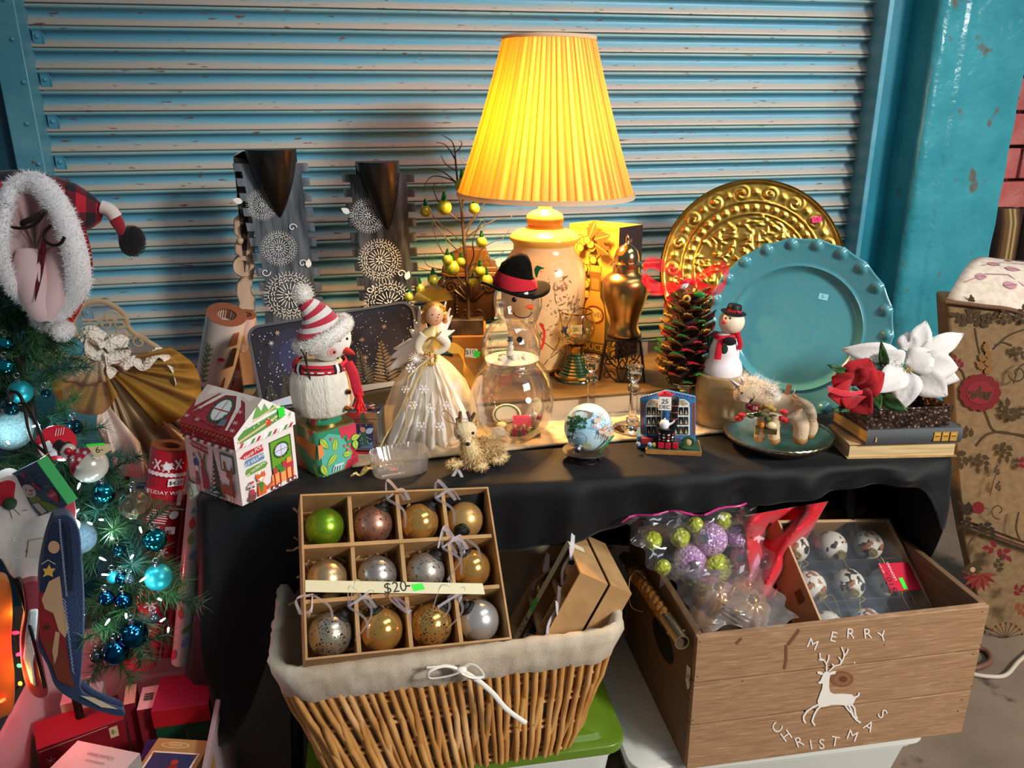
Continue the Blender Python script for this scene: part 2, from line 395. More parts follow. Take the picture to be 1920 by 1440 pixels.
# left boards beyond the rail
lw_=Thing('wall_left','dark teal painted boards at the far left',None,(0,0,0),0,kind='structure')
for k in range(3):
 b=MB();b.box((JX-.068-.075-.15*k,WALL-.02,1.1),(.146,.05,2.25));b.build('board',dk,lw_,bev=.004)
# right rail (angle iron), recess and plastered column
xr=ony(1646,0,WALL-.02).x;xr2=ony(1679,0,WALL-.08).x
b=MB();b.box(((xr+xr2)/2,WALL-.03,1.1),(xr2-xr,.1,2.25));tag(b.build('trim_2',jamb,None,bev=.003),'blue steel guide rail at the right of the shutter',None,None,'structure')
b=MB();b.box((xr2+.06,WALL+.06,1.1),(.16,.1,2.25));tag(b.build('wall_back',mat('recess_paint','#0d6a7c',rough=.4,c2='#12748a',vs=8),None),'narrow teal recess between rail and column',None,None,'structure')
cx0=ony(1717,0,WALL).x;cyf=onx(1768,0,cx0).y;cx1=ony(1928,100,cyf).x
col_=MB()
def colpt(u,v):
 # cross-section runs from the back left, round the rounded corner and along the front
 if u<.3:p=V((cx0,lerp(WALL+.1,cyf+.03,u/.3),0))
 elif u<.4:a=(u-.3)/.1*pi/2;p=V((cx0+.03*(1-cos(a)),cyf+.03*(1-sin(a)),0))
 elif u<.92:p=V((lerp(cx0+.03,cx1,(u-.4)/.52),cyf,0))
 else:p=V((cx1+.01,lerp(cyf,cyf+.5,(u-.92)/.08),0))
 rib=.006*math.exp(-((u-.52)/.012)**2)
 return p+V((0,-rib-.002*sin(v*90+u*40)*sin(u*60),v*2.25))
col_.grid(colpt,70,70);plaster=mat('column_paint','#2c818e',rough=.2,coat=.7,c2='#40949f',vs=6,lo=.35,hi=.7,bump=1.0,bs=34,c3='#5d5a50',vs3=14,lo3=.66,hi3=.74)
tag(col_.build('wall_column',plaster,None,sm=60),'thickly painted teal plaster column right of the shutter',None,None,'structure')

# brick wall beyond the column
bw=Thing('wall_right','pink painted brick wall behind the armchair',None,(0,0,0),0,kind='structure')
YB=2.62;pink=mat('brick_paint','#c25c58',rough=.6,c2='#cf7a72',vs=12,bump=.4,bs=50,c3='#8d3b43',vs3=30,lo3=.6,hi3=.66)
b=MB();b.box((3.05,YB+.07,1.1),(2.4,.06,2.3));b.build('mortar',mat('mortar','#5a2a2c',rough=.9),bw)
first=None
for r_ in range(19):
 for k in range(6):
  x=1.86+.40*k+(.2 if r_%2 else 0);z=.06+.12*r_
  if first is None:bb=MB();bb.box((0,0,0),(.385,.05,.108));o=first=bb.build('brick',pink,bw,bev=.004)
  else:o=first.copy();LINK(o)
  o.location=(x,YB+.015+R.uniform(-.003,.003),z);o.rotation_euler=(0,0,R.uniform(-.01,.01))
# -- table, cloth, runner, riser
FL,FR=onz(365,945,T),onz(1792,862,T)
ux=(FR-FL).normalized();uy=V((-ux.y,ux.x,0));DEP=.78
BL,BR=FL+uy*DEP,FR+uy*DEP
TC=(FL+FR+BL+BR)/4;TA=atan2(ux.y,ux.x);TW=(FR-FL).length
steel=mat('dark_steel','#17181a',rough=.4,metal=.7)
t=Thing('folding_table','long folding table under the black cloth with dark steel legs','table',(TC.x,TC.y,0),TA)
b=MB();b.box((0,0,T-.022),(TW-.02,DEP-.02,.03));b.build('tabletop',mat('table_plastic','#2a2a2c',rough=.6),t,bev=.005)
for x in(-1,1):
 for y in(-1,1):
  b=MB();b.tube([(x*(TW/2-.16),y*(DEP/2-.12),T-.037),(x*(TW/2-.11),y*(DEP/2-.09),.0)],.014,10);b.build('leg',steel,t)
 b=MB();b.tube([(x*(TW/2-.13),-(DEP/2-.1),.22),(x*(TW/2-.13),DEP/2-.1,.22)],.01,8);b.build('brace',steel,t)
black=mat('black_cloth','#06070a',rough=.6,sheen=.08,spec=.25,c2='#0a0c11',vs=5,bump=.12,bs=300)
# cloth: perimeter skirt with folds + top sheet, one sheet
per=[];rr=.03
def corner(c,a0):
 return[c+(ux*cos(a0+k*pi/12)+uy*sin(a0+k*pi/12))*rr for k in range(7)]
o_=.004
pts_=[BL+ux*-o_]
nL=14
for k in range(1,nL):pts_.append(lerp(BL,FL,k/nL)-ux*o_)
pts_+=corner(FL+ux*(rr-o_)+uy*(rr-o_),pi)
for k in range(1,110):pts_.append(lerp(FL,FR,.02+.96*k/110)-uy*o_)
pts_+=corner(FR+ux*-(rr-o_)+uy*(rr-o_),-pi/2)
for k in range(1,nL):pts_.append(lerp(FR,BR,k/nL)+ux*o_)
for k in range(1,24):pts_.append(lerp(BR,BL,k/24)+uy*o_)
nB=23;n=len(pts_);vs=[];nv=12;i0=nL+1
for i,p in enumerate(pts_):
 tg=(pts_[(i+1)%n]-pts_[i-1]).normalized();out=V((tg.y,-tg.x,0))
 f_=(p-FL).dot(ux)/TW
 if i<i0+3:drop=lerp(.30,.50,i/(i0+3))
 elif i>=n-nB:drop=.62
 elif i>n-nB-nL-4:drop=lerp(.15,.60,(i-(n-nB-nL-4))/(nL+4))
 else:
  g_=min(1,max(0,(f_-.45)/.35));drop=.115-.062*g_*g_*(3-2*g_)+.10*math.exp(-((f_-.99)/.025)**2)+.40*math.exp(-(f_/.085)**2)+.012*sin(f_*19)+.03*math.exp(-((f_-.3)/.12)**2)
 for j in range(nv+1):
  v=j/nv;s_=v*drop
  wv=(.010*sin(f_*41+1)+.006*sin(f_*97)+.02*math.exp(-((f_-.97)/.03)**2))*min(1,v*1.6)
  if i<i0+8:wv+=(.03*sin(i*1.1)+.03)*v
  if j==0:q=p-out*.012+V((0,0,.0035))
  elif j==1:q=p-out*.002+V((0,0,-.002))
  else:q=p+out*(.003+wv*(1+.3*sin(i*.7+v*5)))+V((0,0,-.004-s_))
  vs.append(V((q.x,q.y,q.z)))
b=MB();b.add(vs,[(i*(nv+1)+j,i*(nv+1)+j+1,(i+1)%n*(nv+1)+j+1,(i+1)%n*(nv+1)+j)for i in range(n)for j in range(nv)])
b.f.append([i*(nv+1)for i in range(n)]);b.c.append((1,1,1,1))
cl=b.build('tablecloth',black,None,sm=60,solid=.0015)
tag(cl,'black fabric cloth spread over the long table, hanging low at its left corner','tablecloth')
TT=T+.005  # top of the cloth
# cream quilted runner under the middle of the display
r0,r1=onz(700,888,TT),onz(1500,797,TT)
b=MB();b.grid(lambda u,v:(lerp(-.02,.99,u),1.528+.012*sin(u*5)+.02*u+v*.33,TT+.004+.0012*sin(u*90)*sin(v*34)+.001*sin(u*17)),90,30)
tag(b.build('table_runner',mat('cream_quilt','#cdb999',rough=.9,c2='#b89d78',vs=40,bump=.5,bs=220),None,solid=.005),'cream quilted runner lying along the middle of the black tablecloth','runner')
TR=TT+.0075  # top of the runner
# low ribbed riser at the back
RZ=T+.062
rp=onz(1130,776,TR)
rx0,rx1,ry0,ry1=.20,.93,rp.y,rp.y+.40
t=Thing('riser','low brown shelf with a ribbed beige front under the lamp and urn','riser',((rx0+rx1)/2,(ry0+ry1)/2,TR),0)
rw,rd,rh=rx1-rx0,ry1-ry0,RZ-TR
b=MB();b.box((0,0,rh-.004),(rw,rd,.008));b.build('top_board',mat('riser_wood','#54401f',rough=.5,c2='#664c28',vs=6,st=(1,8,8)),t,bev=.002)
b=MB();n_=150
b.add([V((lerp(-rw/2,rw/2,i/n_),-rd/2+.006-(.003 if i%2 else 0),z))for i in range(n_+1)for z in(0,rh-.008)],[(2*i,2*i+2,2*i+3,2*i+1)for i in range(n_)])
b.build('ribbed_front',mat('ribbed_card','#b9a183',rough=.8),t,sm=80)
for s_ in(-1,1):b=MB();b.box((s_*(rw/2-.005),0,rh/2-.003),(.01,rd-.01,rh-.01));b.build('end_board',MATS['riser_wood'],t)

# -- table lamp
def lathe_map(prof,x0=0,a0=-pi/2):
 zs=[z for r,z in prof];rs=[r for r,z in prof]
 if zs[0]>zs[-1]:zs,rs=zs[::-1],rs[::-1]
 def fn(x,y,off):
  r=float(np.interp(y,zs,rs));a=a0+x/max(r,.01);return V(((r+off)*cos(a),(r+off)*sin(a),y))
 return fn
p=onz(1015,690,RZ)
m=MX.Translation(p)@MX.Rotation(atan2(-p.x,p.y),4,'Z')@MX.Rotation(rad(.9),4,'Y')
t=Thing('table_lamp','lit table lamp with a pleated yellow shade and blossom painted urn body','lamp',p,m=m);lampT=t
cxl=lambda y:1013.5+(690-y)*.034
row=lambda L:[(h,y,cxl(y))for h,y in L]
pr=t.prof(0,row([(30,688),(50,684),(50,676),(52,668),(58,645),(66,615),(74,585),(78.5,555),(79.5,530),(78.5,510),(73,490),(64,476),(58,468),(57.5,457)]))
b=MB();b.lathe(pr,48);body=b.build('lamp_body',mat('cream_glass','#e6c08a',rough=.16,sss=.25,c2='#deb278',vs=8,coat=.5),t,sm=60)
P=Print(fn=lathe_map(pr),off=.0008)
kz=t.k(1015,580)
def Lp(px,py):v=t.q(px,py);return(v.x*1.12,v.z)
for br in([(1020,668),(1038,640),(1052,610),(1066,585),(1078,560)],[(1045,622),(1064,612),(1082,604),(1094,598)],[(1052,610),(1048,580),(1038,545),(1036,515)],[(1060,596),(1074,570),(1084,540)],[(1036,640),(1018,622),(1008,600)],[(1070,575),(1088,568)],[(1030,655),(1052,640),(1075,634)]):
 P.line('#7a4a20',[Lp(*q)for q in br],.0028,True)
for i in range(120):
 x,y=R.choice([(1040,520),(1052,535),(1070,545),(1080,560),(1060,570),(1085,590),(1040,560),(1030,600),(1050,625),(1010,605),(1075,628),(1046,500)])
 x+=R.gauss(0,9);y+=R.gauss(0,10)
 a,bb=Lp(x,y)
 if i%3:P.circ(R.choice(['#c98a72','#b5654d','#d9a58c']),a,bb,.0022,6)
 else:P.leaf(R.choice(['#6d5226','#7d6a30']),a,bb,.010,.004,R.uniform(0,6))
P.build('blossom_print',t)
b=MB();lp=t.prof(0,row([(57,458),(62,452),(66.5,447),(66,443),(60,437),(52,433),(40,428),(31,423),(34,418),(36,410),(33,402),(24,396),(15,393),(12,389),(12,372)]));b.lathe(lp,48)
b.build('lamp_lid',mat('lid_glass','#e2b04a',rough=.18,sss=.2,coat=.5),t,sm=50)
b=MB();b.lathe(t.prof(0,row([(52,690),(55,686),(55,681),(50,679),(46,679),(46,684)])),40)
for k in range(4):
 a=pi/4+k*pi/2;r_=pr[1][0]*.95;b.ball((r_*cos(a),r_*sin(a),.008),(.012,.012,.010),8,6)
brass=mat('brass','#b98a3a',rough=.22,metal=1,c2='#8f6526',vs=14,lo=.35,hi=.75)
b.build('lamp_foot',brass,t)
silk=cloth('shade_silk','#e6b878',.19,c2='#ea961c',attr=True)
rt_,zt_=t.prof(0,[(87.5,72,cxl(72))])[0];rb_,zb_=t.prof(0,[(165,364,cxl(364))])[0]
NP=66;offs=[R.uniform(.55,1.25)for _ in range(NP)];jit=[R.uniform(-.2,.2)for _ in range(NP)]
def flute(a,j,r):
 k=a/(2*pi)*NP;i=int(k)%NP;f=k-int(k)
 return 1-.034*offs[i]*(f if f<.8 else(1-f)*4)
pp=[(lerp(rb_,rt_,s_)-.004*sin(pi*s_),lerp(zb_,zt_,s_))for s_ in[k/10 for k in range(11)]]
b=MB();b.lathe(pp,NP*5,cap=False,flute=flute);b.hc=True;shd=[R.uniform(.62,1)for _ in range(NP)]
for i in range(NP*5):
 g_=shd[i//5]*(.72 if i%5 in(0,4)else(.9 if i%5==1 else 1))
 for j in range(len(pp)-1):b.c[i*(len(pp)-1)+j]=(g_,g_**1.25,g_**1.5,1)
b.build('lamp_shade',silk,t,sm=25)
trim=cloth('shade_trim','#d8c3a2',.25)
b=MB()
for r_,z_,h in((rt_,zt_,.008),(rb_,zb_,.011)):
 b=MB();b.lathe([(r_-.003,z_-h/2),(r_+.002,z_-h/2),(r_+.002,z_+h/2),(r_-.003,z_+h/2),(r_-.003,z_-h/2)],64,cap=False)
 b.build('shade_trim',trim,t)
b=MB();zc=lerp(zb_,zt_,.35)
b.tube([(0,0,lp[-1][1]),(0,0,zc-.04)],.007,8)
for s_ in(-1,1):b.tube(bez([(s_*.01,0,zc-.05),(s_*.05,0,zc),(s_*.045,0,zt_-.06),(0,0,zt_-.01)],6),.0015,5)
for k in range(3):a=k*2.094;b.tube([(0,0,zt_-.01),(rt_*cos(a),rt_*sin(a),zt_)],.0015,5)
b.build('harp',brass,t)
b=MB();b.ball((0,0,zc),(.028,.028,.034),16,10);b.build('bulb',mat('warm_bulb','#fff0d0',em='#ffb85a',es=6),t)
LP=t.M@V((0,0,zc))
lamp_l=light('lamp_bulb_light','POINT',LP,112,(1,.56,.18),shadow_soft_size=.04)
for q in t.e.children:
 if q.name.startswith('bulb'):q.visible_shadow=True

# -- wine carton
A,B_,C_=onz(1152,674,RZ),onz(1064,657,RZ),onz(1194,662,RZ)
t=Thing('wine_carton','yellow wine carton printed with grapes and a bottle, dark on its right side','box',A,0)
a=B_-A;c=C_-A;hgt=0
for _ in range(1):
 d=ray(1165,427);hgt=(CAM+d*((A-CAM).xy.length/d.xy.length)).z-A.z
a.z=c.z=0;H=V((0,0,hgt))
b=MB();vs=[V((0,0,0)),a,a+c,c];vs+=[v+H for v in vs]
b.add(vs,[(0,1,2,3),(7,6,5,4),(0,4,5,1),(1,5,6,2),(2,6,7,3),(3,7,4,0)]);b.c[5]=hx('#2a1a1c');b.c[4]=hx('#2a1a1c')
for i in(0,1,2,3):b.c[i]=hx('#b98628')
b.build('carton',INK,t,sm=0)
wA=a.length;P=Print(fn=lambda x,y,o:a-a*x+V((0,0,y*wA))-c.normalized()*o,off=.0008);tp=hgt/wA  # x 0..1 across, y in box widths
P.rect('#a87620',.5,tp-.05,.96,.03);P.poly('#c29436',[(.03,.05),(.97,.05),(.97,tp-.1),(.03,tp-.1)])
for i in range(44):
 y=R.uniform(0,1);x=.36+(R.random()-.5)*.62*(1-abs(y-.6)*1.1);y=tp-1.35+y*1.1
 P.circ('#4a3410',x,y,.082,12);P.circ('#c99a34',x,y,.066,12);P.circ('#d8b050',x-.015,y+.02,.025,8)
for k,(x,y,an)in enumerate(((.60,tp-.22,.3),(.62,tp-.3,-.5),(.5,tp-.2,1.2))):P.leaf('#5c4416',x,y,.34,.20,an,'#a8822e',.2)
bt=[(.40,.06),(.40,.78),(.44,.98),(.53,1.12),(.55,1.5),(.53,1.52),(.53,1.68),(.77,1.68),(.77,1.52),(.75,1.5),(.77,1.12),(.86,.98),(.90,.78),(.90,.06)]
P.poly('#4e3c12',bt);P.poly('#b98a30',[(.65+(x-.65)*.88,.03+y*.985)for x,y in bt]);P.rect('#6b4a18',.65,1.40,.22,.34);P.rect('#8f6a28',.65,1.36,.15,.2);P.poly('#8a9040',[(.44,.08),(.60,.08),(.60,.9),(.46,.8)])
P.circ('#7a3a18',.65,.80,.21,20,.17);P.circ('#d8b458',.65,.80,.17,18,.13);P.text('#5a3010',.65,.80,.12,'CUVEE')
P.line('#2e200c',[(.30,1.28),(.18,1.1),(.13,.86),(.18,.64),(.34,.5)],.05);P.leaf('#2e200c',.26,1.2,.26,.13,.7);P.leaf('#2e200c',.3,.55,.24,.13,-.6)
for k in range(7):P.rect('#8a6420',.27,1.06-.055*k,.14,.014)
P.rect('#7a5818',.62,.20,.7,.2);P.text('#e0bc58',.62,.20,.17,'DOUCES');P.text('#5a3e12',.5,.075,.09,'VIN DE TABLE');P.rect('#b8481a',.88,tp-.35,.07,.07)
P.build('label_print',t)
P=Print((0,0,0),c,H);P.line('#6a5040',[(.3,.72),(.3,.86),(.55,.9),(.55,.76),(.3,.72)],.03);P.rect('#120a0b',.43,.81,.18,.1);P.build('handle_cutout',t)

# -- iron stand and brass urn
p=onz(1166,704,RZ)
t=Thing('plant_stand','small scrolled wrought iron stand under the brass urn','stand',p)
iron=mat('wrought_iron','#241c18',rough=.45,metal=.6)
zt=t.q(1172,629).z;wt=31*t.k(1170,630);wb=41*t.k(1166,700)
b=MB()
for i in range(4):
 a0,a1=(1,1),(-1,1)
 s0=[(-1,-1),(1,-1),(1,1),(-1,1)];q0,q1=s0[i],s0[(i+1)%4]
 b.tube([(q0[0]*wt,q0[1]*wt,zt-.003),(q1[0]*wt,q1[1]*wt,zt-.003)],.0025,6)
b.build('top_frame',iron,t)
s0=[(-1,-1),(1,-1),(1,1),(-1,1)]
for x,y in s0:
 b=MB();b.tube([(x*wt,y*wt,zt-.003),(x*lerp(wt,wb,.8),y*lerp(wt,wb,.8),zt*.2),(x*wb,y*wb,.003)],.0028,6);b.build('leg',iron,t)
b=MB();b.box((0,0,zt-.002),(wt*1.9,wt*1.9,.003));b.build('top_plate',iron,t)
b=MB()
for yy in(-1,1):
 def F(u,v):w_=lerp(wb,wt,v);return(u*w_,yy*w_,v*zt)
 for sx in(-1,1):
  b.tube([F(sx*(.62-.3*(1-k/16)*cos(k*.55)),.16+.12*(1-k/16)*sin(k*.55))for k in range(17)],.0017,5)
  b.tube([F(sx*(.5-.28*(1-k/14)*cos(k*.5)),.62+.16*(1-k/14)*sin(k*.5))for k in range(15)],.0017,5)
  b.tube(bez([F(sx*.95,.45),F(sx*.5,.12),F(0,.02),F(-sx*.25,.3),F(0,.55)],6),.0017,5)
  b.tube(bez([F(0,.3),F(sx*.2,.5),F(0,.75),F(sx*.3,.92)],6),.0017,5)
for xx in(-1,1):
 def F(u,v):w_=lerp(wb,wt,v);return(xx*w_,u*w_,v*zt)
 for sx in(-1,1):b.tube(bez([F(sx*.95,.3),F(sx*.4,.1),F(0,.4),F(sx*.4,.8),F(sx*.8,.9)],6),.0017,5)
b.build('scrollwork',iron,t)
P=Print((0,-wt-.004,0),(1,0,0));P.b.add([V((wt+.002,-wt,zt-.004)),V((wt+.018,-wt-.004,zt-.001)),V((wt+.018,-wt-.004,zt-.032)),V((wt+.004,-wt,zt-.038))],[(0,1,2,3)],'#e8e0d0');P.build('price_tag',t)
p2=p+V((0,0,zt+.0005))
t=Thing('brass_urn','tarnished brass lidded urn standing on the wrought iron stand','urn',p2)
um=mat('old_brass','#c09a5e',rough=.28,metal=1,c2='#8f6a3a',vs=18,lo=.35,hi=.7)
b=MB();b.lathe(t.prof(1172,[(29,629),(31,626),(31,621),(27,615),(26,606),(28,595),(33,580),(39,562),(43,545),(43.5,532),(41,522),(34,515),(26,511),(25,508),(25,498)]),40);b.build('urn_body',um,t,sm=50)
b=MB();b.lathe(t.prof(1174,[(25,499),(31,497),(31,492),(24,489),(23.5,480),(20,470),(13,462),(6,458),(3,455),(3.5,448),(2.5,443),(.5,439)]),36);b.build('urn_lid',mat('polished_brass','#b59a6a',rough=.16,metal=1),t,sm=50)

# -- roemer wine glass
clear=thin('clear_glass','#fdfaf2',refl=.16,rough=.03,edge=.8,haze=.02)
p=onz(1079,709,RZ);t=Thing('roemer_glass','painted wine goblet with a ribbed dark green foot and gold rim','glass',p)
b=MB();b.lathe(t.prof(1085,[(4,647),(14,643),(27,636),(34,624),(35.5,612),(33,598),(29,585)]),32,cap=False);b.build('bowl',thin('amber_glass','#f3e3b4',refl=.12,edge=.5),t)
b=MB();r_,z_=t.prof(1085,[(29,585)])[0];b.lathe([(r_-.0012,z_),(r_+.0012,z_),(r_+.001,z_+.003),(r_-.001,z_+.003)],32,cap=False);b.build('gold_rim',brass,t)
b=MB();rows=[]
for k in range(19):s_=k/18;rows.append((lerp(38,14,min(1,s_*1.08)**.75)+(1.2 if k%2 else-.6),lerp(708,660,s_),lerp(1079,1083,s_)))
b.lathe(t.prof(1080,[(36,709)]+rows),32);b.build('foot',mat('green_glass','#1f3a1c',rough=.15,coat=.6),t,sm=30)
b=MB();b.lathe(t.prof(1083,[(14,661),(14.5,655),(13.5,650),(15,646)]),24,cap=False);b.lathe(t.prof(1079,[(39,703),(40.2,701),(37,698)]),32,cap=False);b.build('gold_band',brass,t)
pr=t.prof(1085,[(14,643),(27,636),(34,624),(35.5,612),(33,598),(29,585)]);P=Print(fn=lathe_map(pr),off=.0006);zc=t.q(1085,612).z;kk=t.k(1085,612)
P.rect('#e9dcc0',.0,zc+3*kk,20*kk,17*kk);P.text('#222222',0,zc+3*kk,9*kk,'20\u207b'.replace('\u207b','-'))
for k in range(7):P.leaf(['#2c3a6e','#39508a','#2e6a3a'][k%3],(-26+3*R.random()*3)*kk,zc+R.uniform(-10,12)*kk,.012,.007,R.uniform(0,6))
for k in range(6):P.circ(['#c0402a','#e08a3a','#3a7a3a'][k%3],(24+R.gauss(0,3))*kk,zc+R.uniform(-6,8)*kk,.0025,8)
P.line('#2c5a4a',[(-14*kk,zc-10*kk),(-4*kk,zc-14*kk),(10*kk,zc-12*kk)],.002)
P.build('painted_motif',t)

# -- black washed necklace displays
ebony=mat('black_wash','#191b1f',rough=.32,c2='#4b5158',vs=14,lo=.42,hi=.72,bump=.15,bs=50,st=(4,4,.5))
def necklace_display(label,px,py,board,teeth,neck,disks,lit,swirls,buds):
 p=onz(px,py,TT);t=Thing('necklace_display',label,'display stand',p,group='black washed necklace display stands')
 (xl0,yt),(xr0,_),(xr1,yb),(xl1,_)=board;d=.022
 n=teeth;Lp_,Rp_=[],[]
 for i in range(n):
  for a_,dx in((0,0),(.55,0),(.55,1),(1,1)):
   s_=(i+a_)/n;tw=14*(1-.1*s_)
   Lp_.append((lerp(xl0,xl1,s_)+dx*tw,lerp(yt,yb,s_)));Rp_.append((lerp(xr0,xr1,s_)-dx*tw,lerp(yt,yb,s_)))
 o=t.out(Lp_+[(xl1,yb),(xl1,py),(xr1,py),(xr1,yb)]+Rp_[::-1])
 b=MB();b.prism(o[::-1],d);b.build('board',mat('black_wash_lit','#2c3238',rough=.35,c2='#66707a',vs=12,lo=.35,hi=.7,bump=.15,bs=50,st=(4,4,.5))if lit else ebony,t,sm=0,bev=.0012)  # left board: paler copy of the black wash, daylight put into its colour
 # neck: half cone running from the flat top down to a point on the board
 (nx0,nx1,ny0),(tx,ty)=neck;cx=(nx0+nx1)/2;b=MB();vs=[];fs=[];K,S=12,14
 for k in range(K+1):
  s_=k/K;y_=lerp(ny0,ty,s_);c_=lerp(cx,tx,s_);hw=(nx1-nx0)/2*max(0,1-s_**1.5)**.9+.5;v=t.q(c_,y_);kk=t.k(c_,y_);pr_=(.065*(1-s_**1.5)+.002)
  for j in range(S+1):
   a_=pi*j/S;vs.append(V((v.x-hw*kk*cos(a_),-d/2+.004-pr_*sin(a_)**.8,v.z)))
 for k in range(K):
  for j in range(S):i=k*(S+1)+j;fs.append((i,i+S+1,i+S+2,i+1))
 bk=len(vs);v=t.q(cx,ny0);hw=(nx1-nx0)/2*t.k(cx,ny0);vs+=[V((v.x-hw,d/2,v.z)),V((v.x+hw,d/2,v.z)),V((v.x-hw,d/2,t.q(cx,yt).z)),V((v.x+hw,d/2,t.q(cx,yt).z)),V((v.x-hw,-d/2,t.q(cx,yt).z)),V((v.x+hw,-d/2,t.q(cx,yt).z))]
 fs+=[list(range(S+1))+[bk+1,bk],(bk,bk+1,bk+3,bk+2),(0,bk,bk+2,bk+4),(S,bk+5,bk+3,bk+1)]
 b.add(vs,fs);b.build('neck',mat('ebony_neck','#090808',rough=.32,c2='#171311',vs=9,st=(3,3,.6)),t,sm=40)
 P=Print((0,-d/2,0),(1,0,0),(0,0,1),off=.0008,step=.00001);W_='#dcdcd6'
 for(mx,my,mr)in disks:
  if P.b.v:P.build('rosette',t)
  v=t.q(mx,my);kk=t.k(mx,my);r_=mr*kk
  for ring,(f0,f1,nn,ww,arc)in enumerate(((.06,.2,7,.045,0),(.26,.52,20,.03,0),(.58,.62,15,.03,1),(.68,.72,20,.03,1),(.80,.82,26,.028,1),(.88,1.0,44,.02,0))):
   for i in range(nn):
    a_=2*pi*(i+.5*(ring%2))/nn
    if arc:P.line(W_,[(v.x+r_*(f0+.05*sin(pi*q))*cos(a_+(q-.5)*4.6/nn),v.z+r_*(f0+.07*sin(pi*q))*sin(a_+(q-.5)*4.6/nn))for q in(0,.33,.67,1)],ww*r_)
    else:P.line(W_,[(v.x+r_*f*cos(a_),v.z+r_*f*sin(a_))for f in(f0,f1)],ww*r_)
 P.build('rosette',t)
 for(mx,my,mr,a0,dr)in swirls:v=t.q(mx,my);P.curl(W_,v.x,v.z,mr*t.k(mx,my),.0022,a0,1.0,dr)
 for(mx,my,an)in buds:v=t.q(mx,my);P.leaf(W_,v.x,v.z,.024,.015,an)
 o=P.build('swirl_print',t);o['kind']='stuff'
 return t
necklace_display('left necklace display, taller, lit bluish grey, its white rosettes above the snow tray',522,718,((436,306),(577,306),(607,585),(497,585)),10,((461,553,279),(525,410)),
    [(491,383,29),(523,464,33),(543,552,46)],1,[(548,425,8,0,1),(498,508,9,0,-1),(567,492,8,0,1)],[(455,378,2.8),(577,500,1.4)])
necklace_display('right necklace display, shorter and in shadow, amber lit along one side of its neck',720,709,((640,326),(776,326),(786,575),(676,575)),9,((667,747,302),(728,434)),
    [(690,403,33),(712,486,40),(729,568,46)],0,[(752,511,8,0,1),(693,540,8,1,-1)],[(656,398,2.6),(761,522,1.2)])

# -- carved pale wood piece behind the left display
p=onz(462,716,TT);t=Thing('carved_post','pale carved wooden post with a pierced ring behind the left necklace display','ornament',p)
wood=mat('pale_wood','#b99f86',rough=.6,c2='#a3856a',vs=12,st=(3,3,.6))
o=[(446,292),(456,286),(466,288),(470,300),(462,322),(446,332),(444,372),(448,402),(438,412),(438,438),(450,446),(440,458),(440,474),(450,480),(440,490),(438,502),(444,514),(454,520),(444,530),(442,548),(448,566),(444,580),(478,580),(478,560),(470,545),(474,520),(478,500),(474,484),(478,470),(476,440),(478,412),(474,380),(474,330),(480,300)]
b=MB();b.prism(t.out(o)[::-1],.03);b.build('carving',wood,t,sm=30,bev=.004)
b=MB();v=t.q(457,497);kk=t.k(457,497);b.lathe([(11*kk,-.021),(19*kk,-.021),(20*kk,0),(19*kk,.021),(11*kk,.021),(11*kk,-.021)],24,m=frame(v,(0,1,0)),cap=False);b.build('ring',wood,t)
b=MB();b.ball(t.q(450,452,-.014),7*kk,12,8);b.build('bead',wood,t)
z0=t.q(460,582).z;b=MB();b.box((t.q(458,582).x,0,z0/2),(40*kk,.07,z0));b.build('base_block',wood,t,bev=.003)
# -- twig tree on its block, amber box, carved planter
p=onz(882,706,TT);t=Thing('gift_carton','amber box printed with small pines beneath the twig tree','box',p)
za=t.q(880,631).z;kk=t.k(880,660);wv=66*kk
b=MB();b.box((0,.10,za/2),(wv,.2,za));b.build('carton',mat('amber_card','#7f5320',rough=.6,c2='#966a30',vs=10),t,bev=.002)
P=Print((-wv/2,0,0),(1,0,0))
for i in range(9):
 x=R.uniform(.06,.94)*wv;h=R.uniform(.012,.028)
 for k in range(3):P.poly('#5a4a1e',[(x-h*.35*(1-k*.25),.012+k*h*.33),(x+h*.35*(1-k*.25),.012+k*h*.33),(x,.012+(k+1.4)*h*.33)])
P.build('pine_print',t)
ZA=TT+za
p=onz(878,630,ZA);t=Thing('twig_tree','bare wire twig tree on a dark block hung with lime baubles','tree',p+V((0,.02,0)))
zb=t.q(880,598).z;b=MB();b.box((0,.01,zb/2),(62*t.k(880,615),.045,zb));b.build('base_block',mat('dark_block','#231c1a',rough=.5,c2='#4a403c',vs=30),t,bev=.002)
bark=mat('twig_bark','#251d19',rough=.7,c2='#3a302b',vs=60)
def T3(px,py,y=0.0):return t.q(px,py,y)
b=MB();tr_=[(878,602),(877,560),(874,500),(869,440),(865,390),(858,340),(854,300),(852,278),(846,264),(829,253)]
b.tube(bez([T3(*q)for q in tr_],4),[lerp(.0052,.0008,k/36)for k in range(37)],8);b.build('trunk',bark,t)
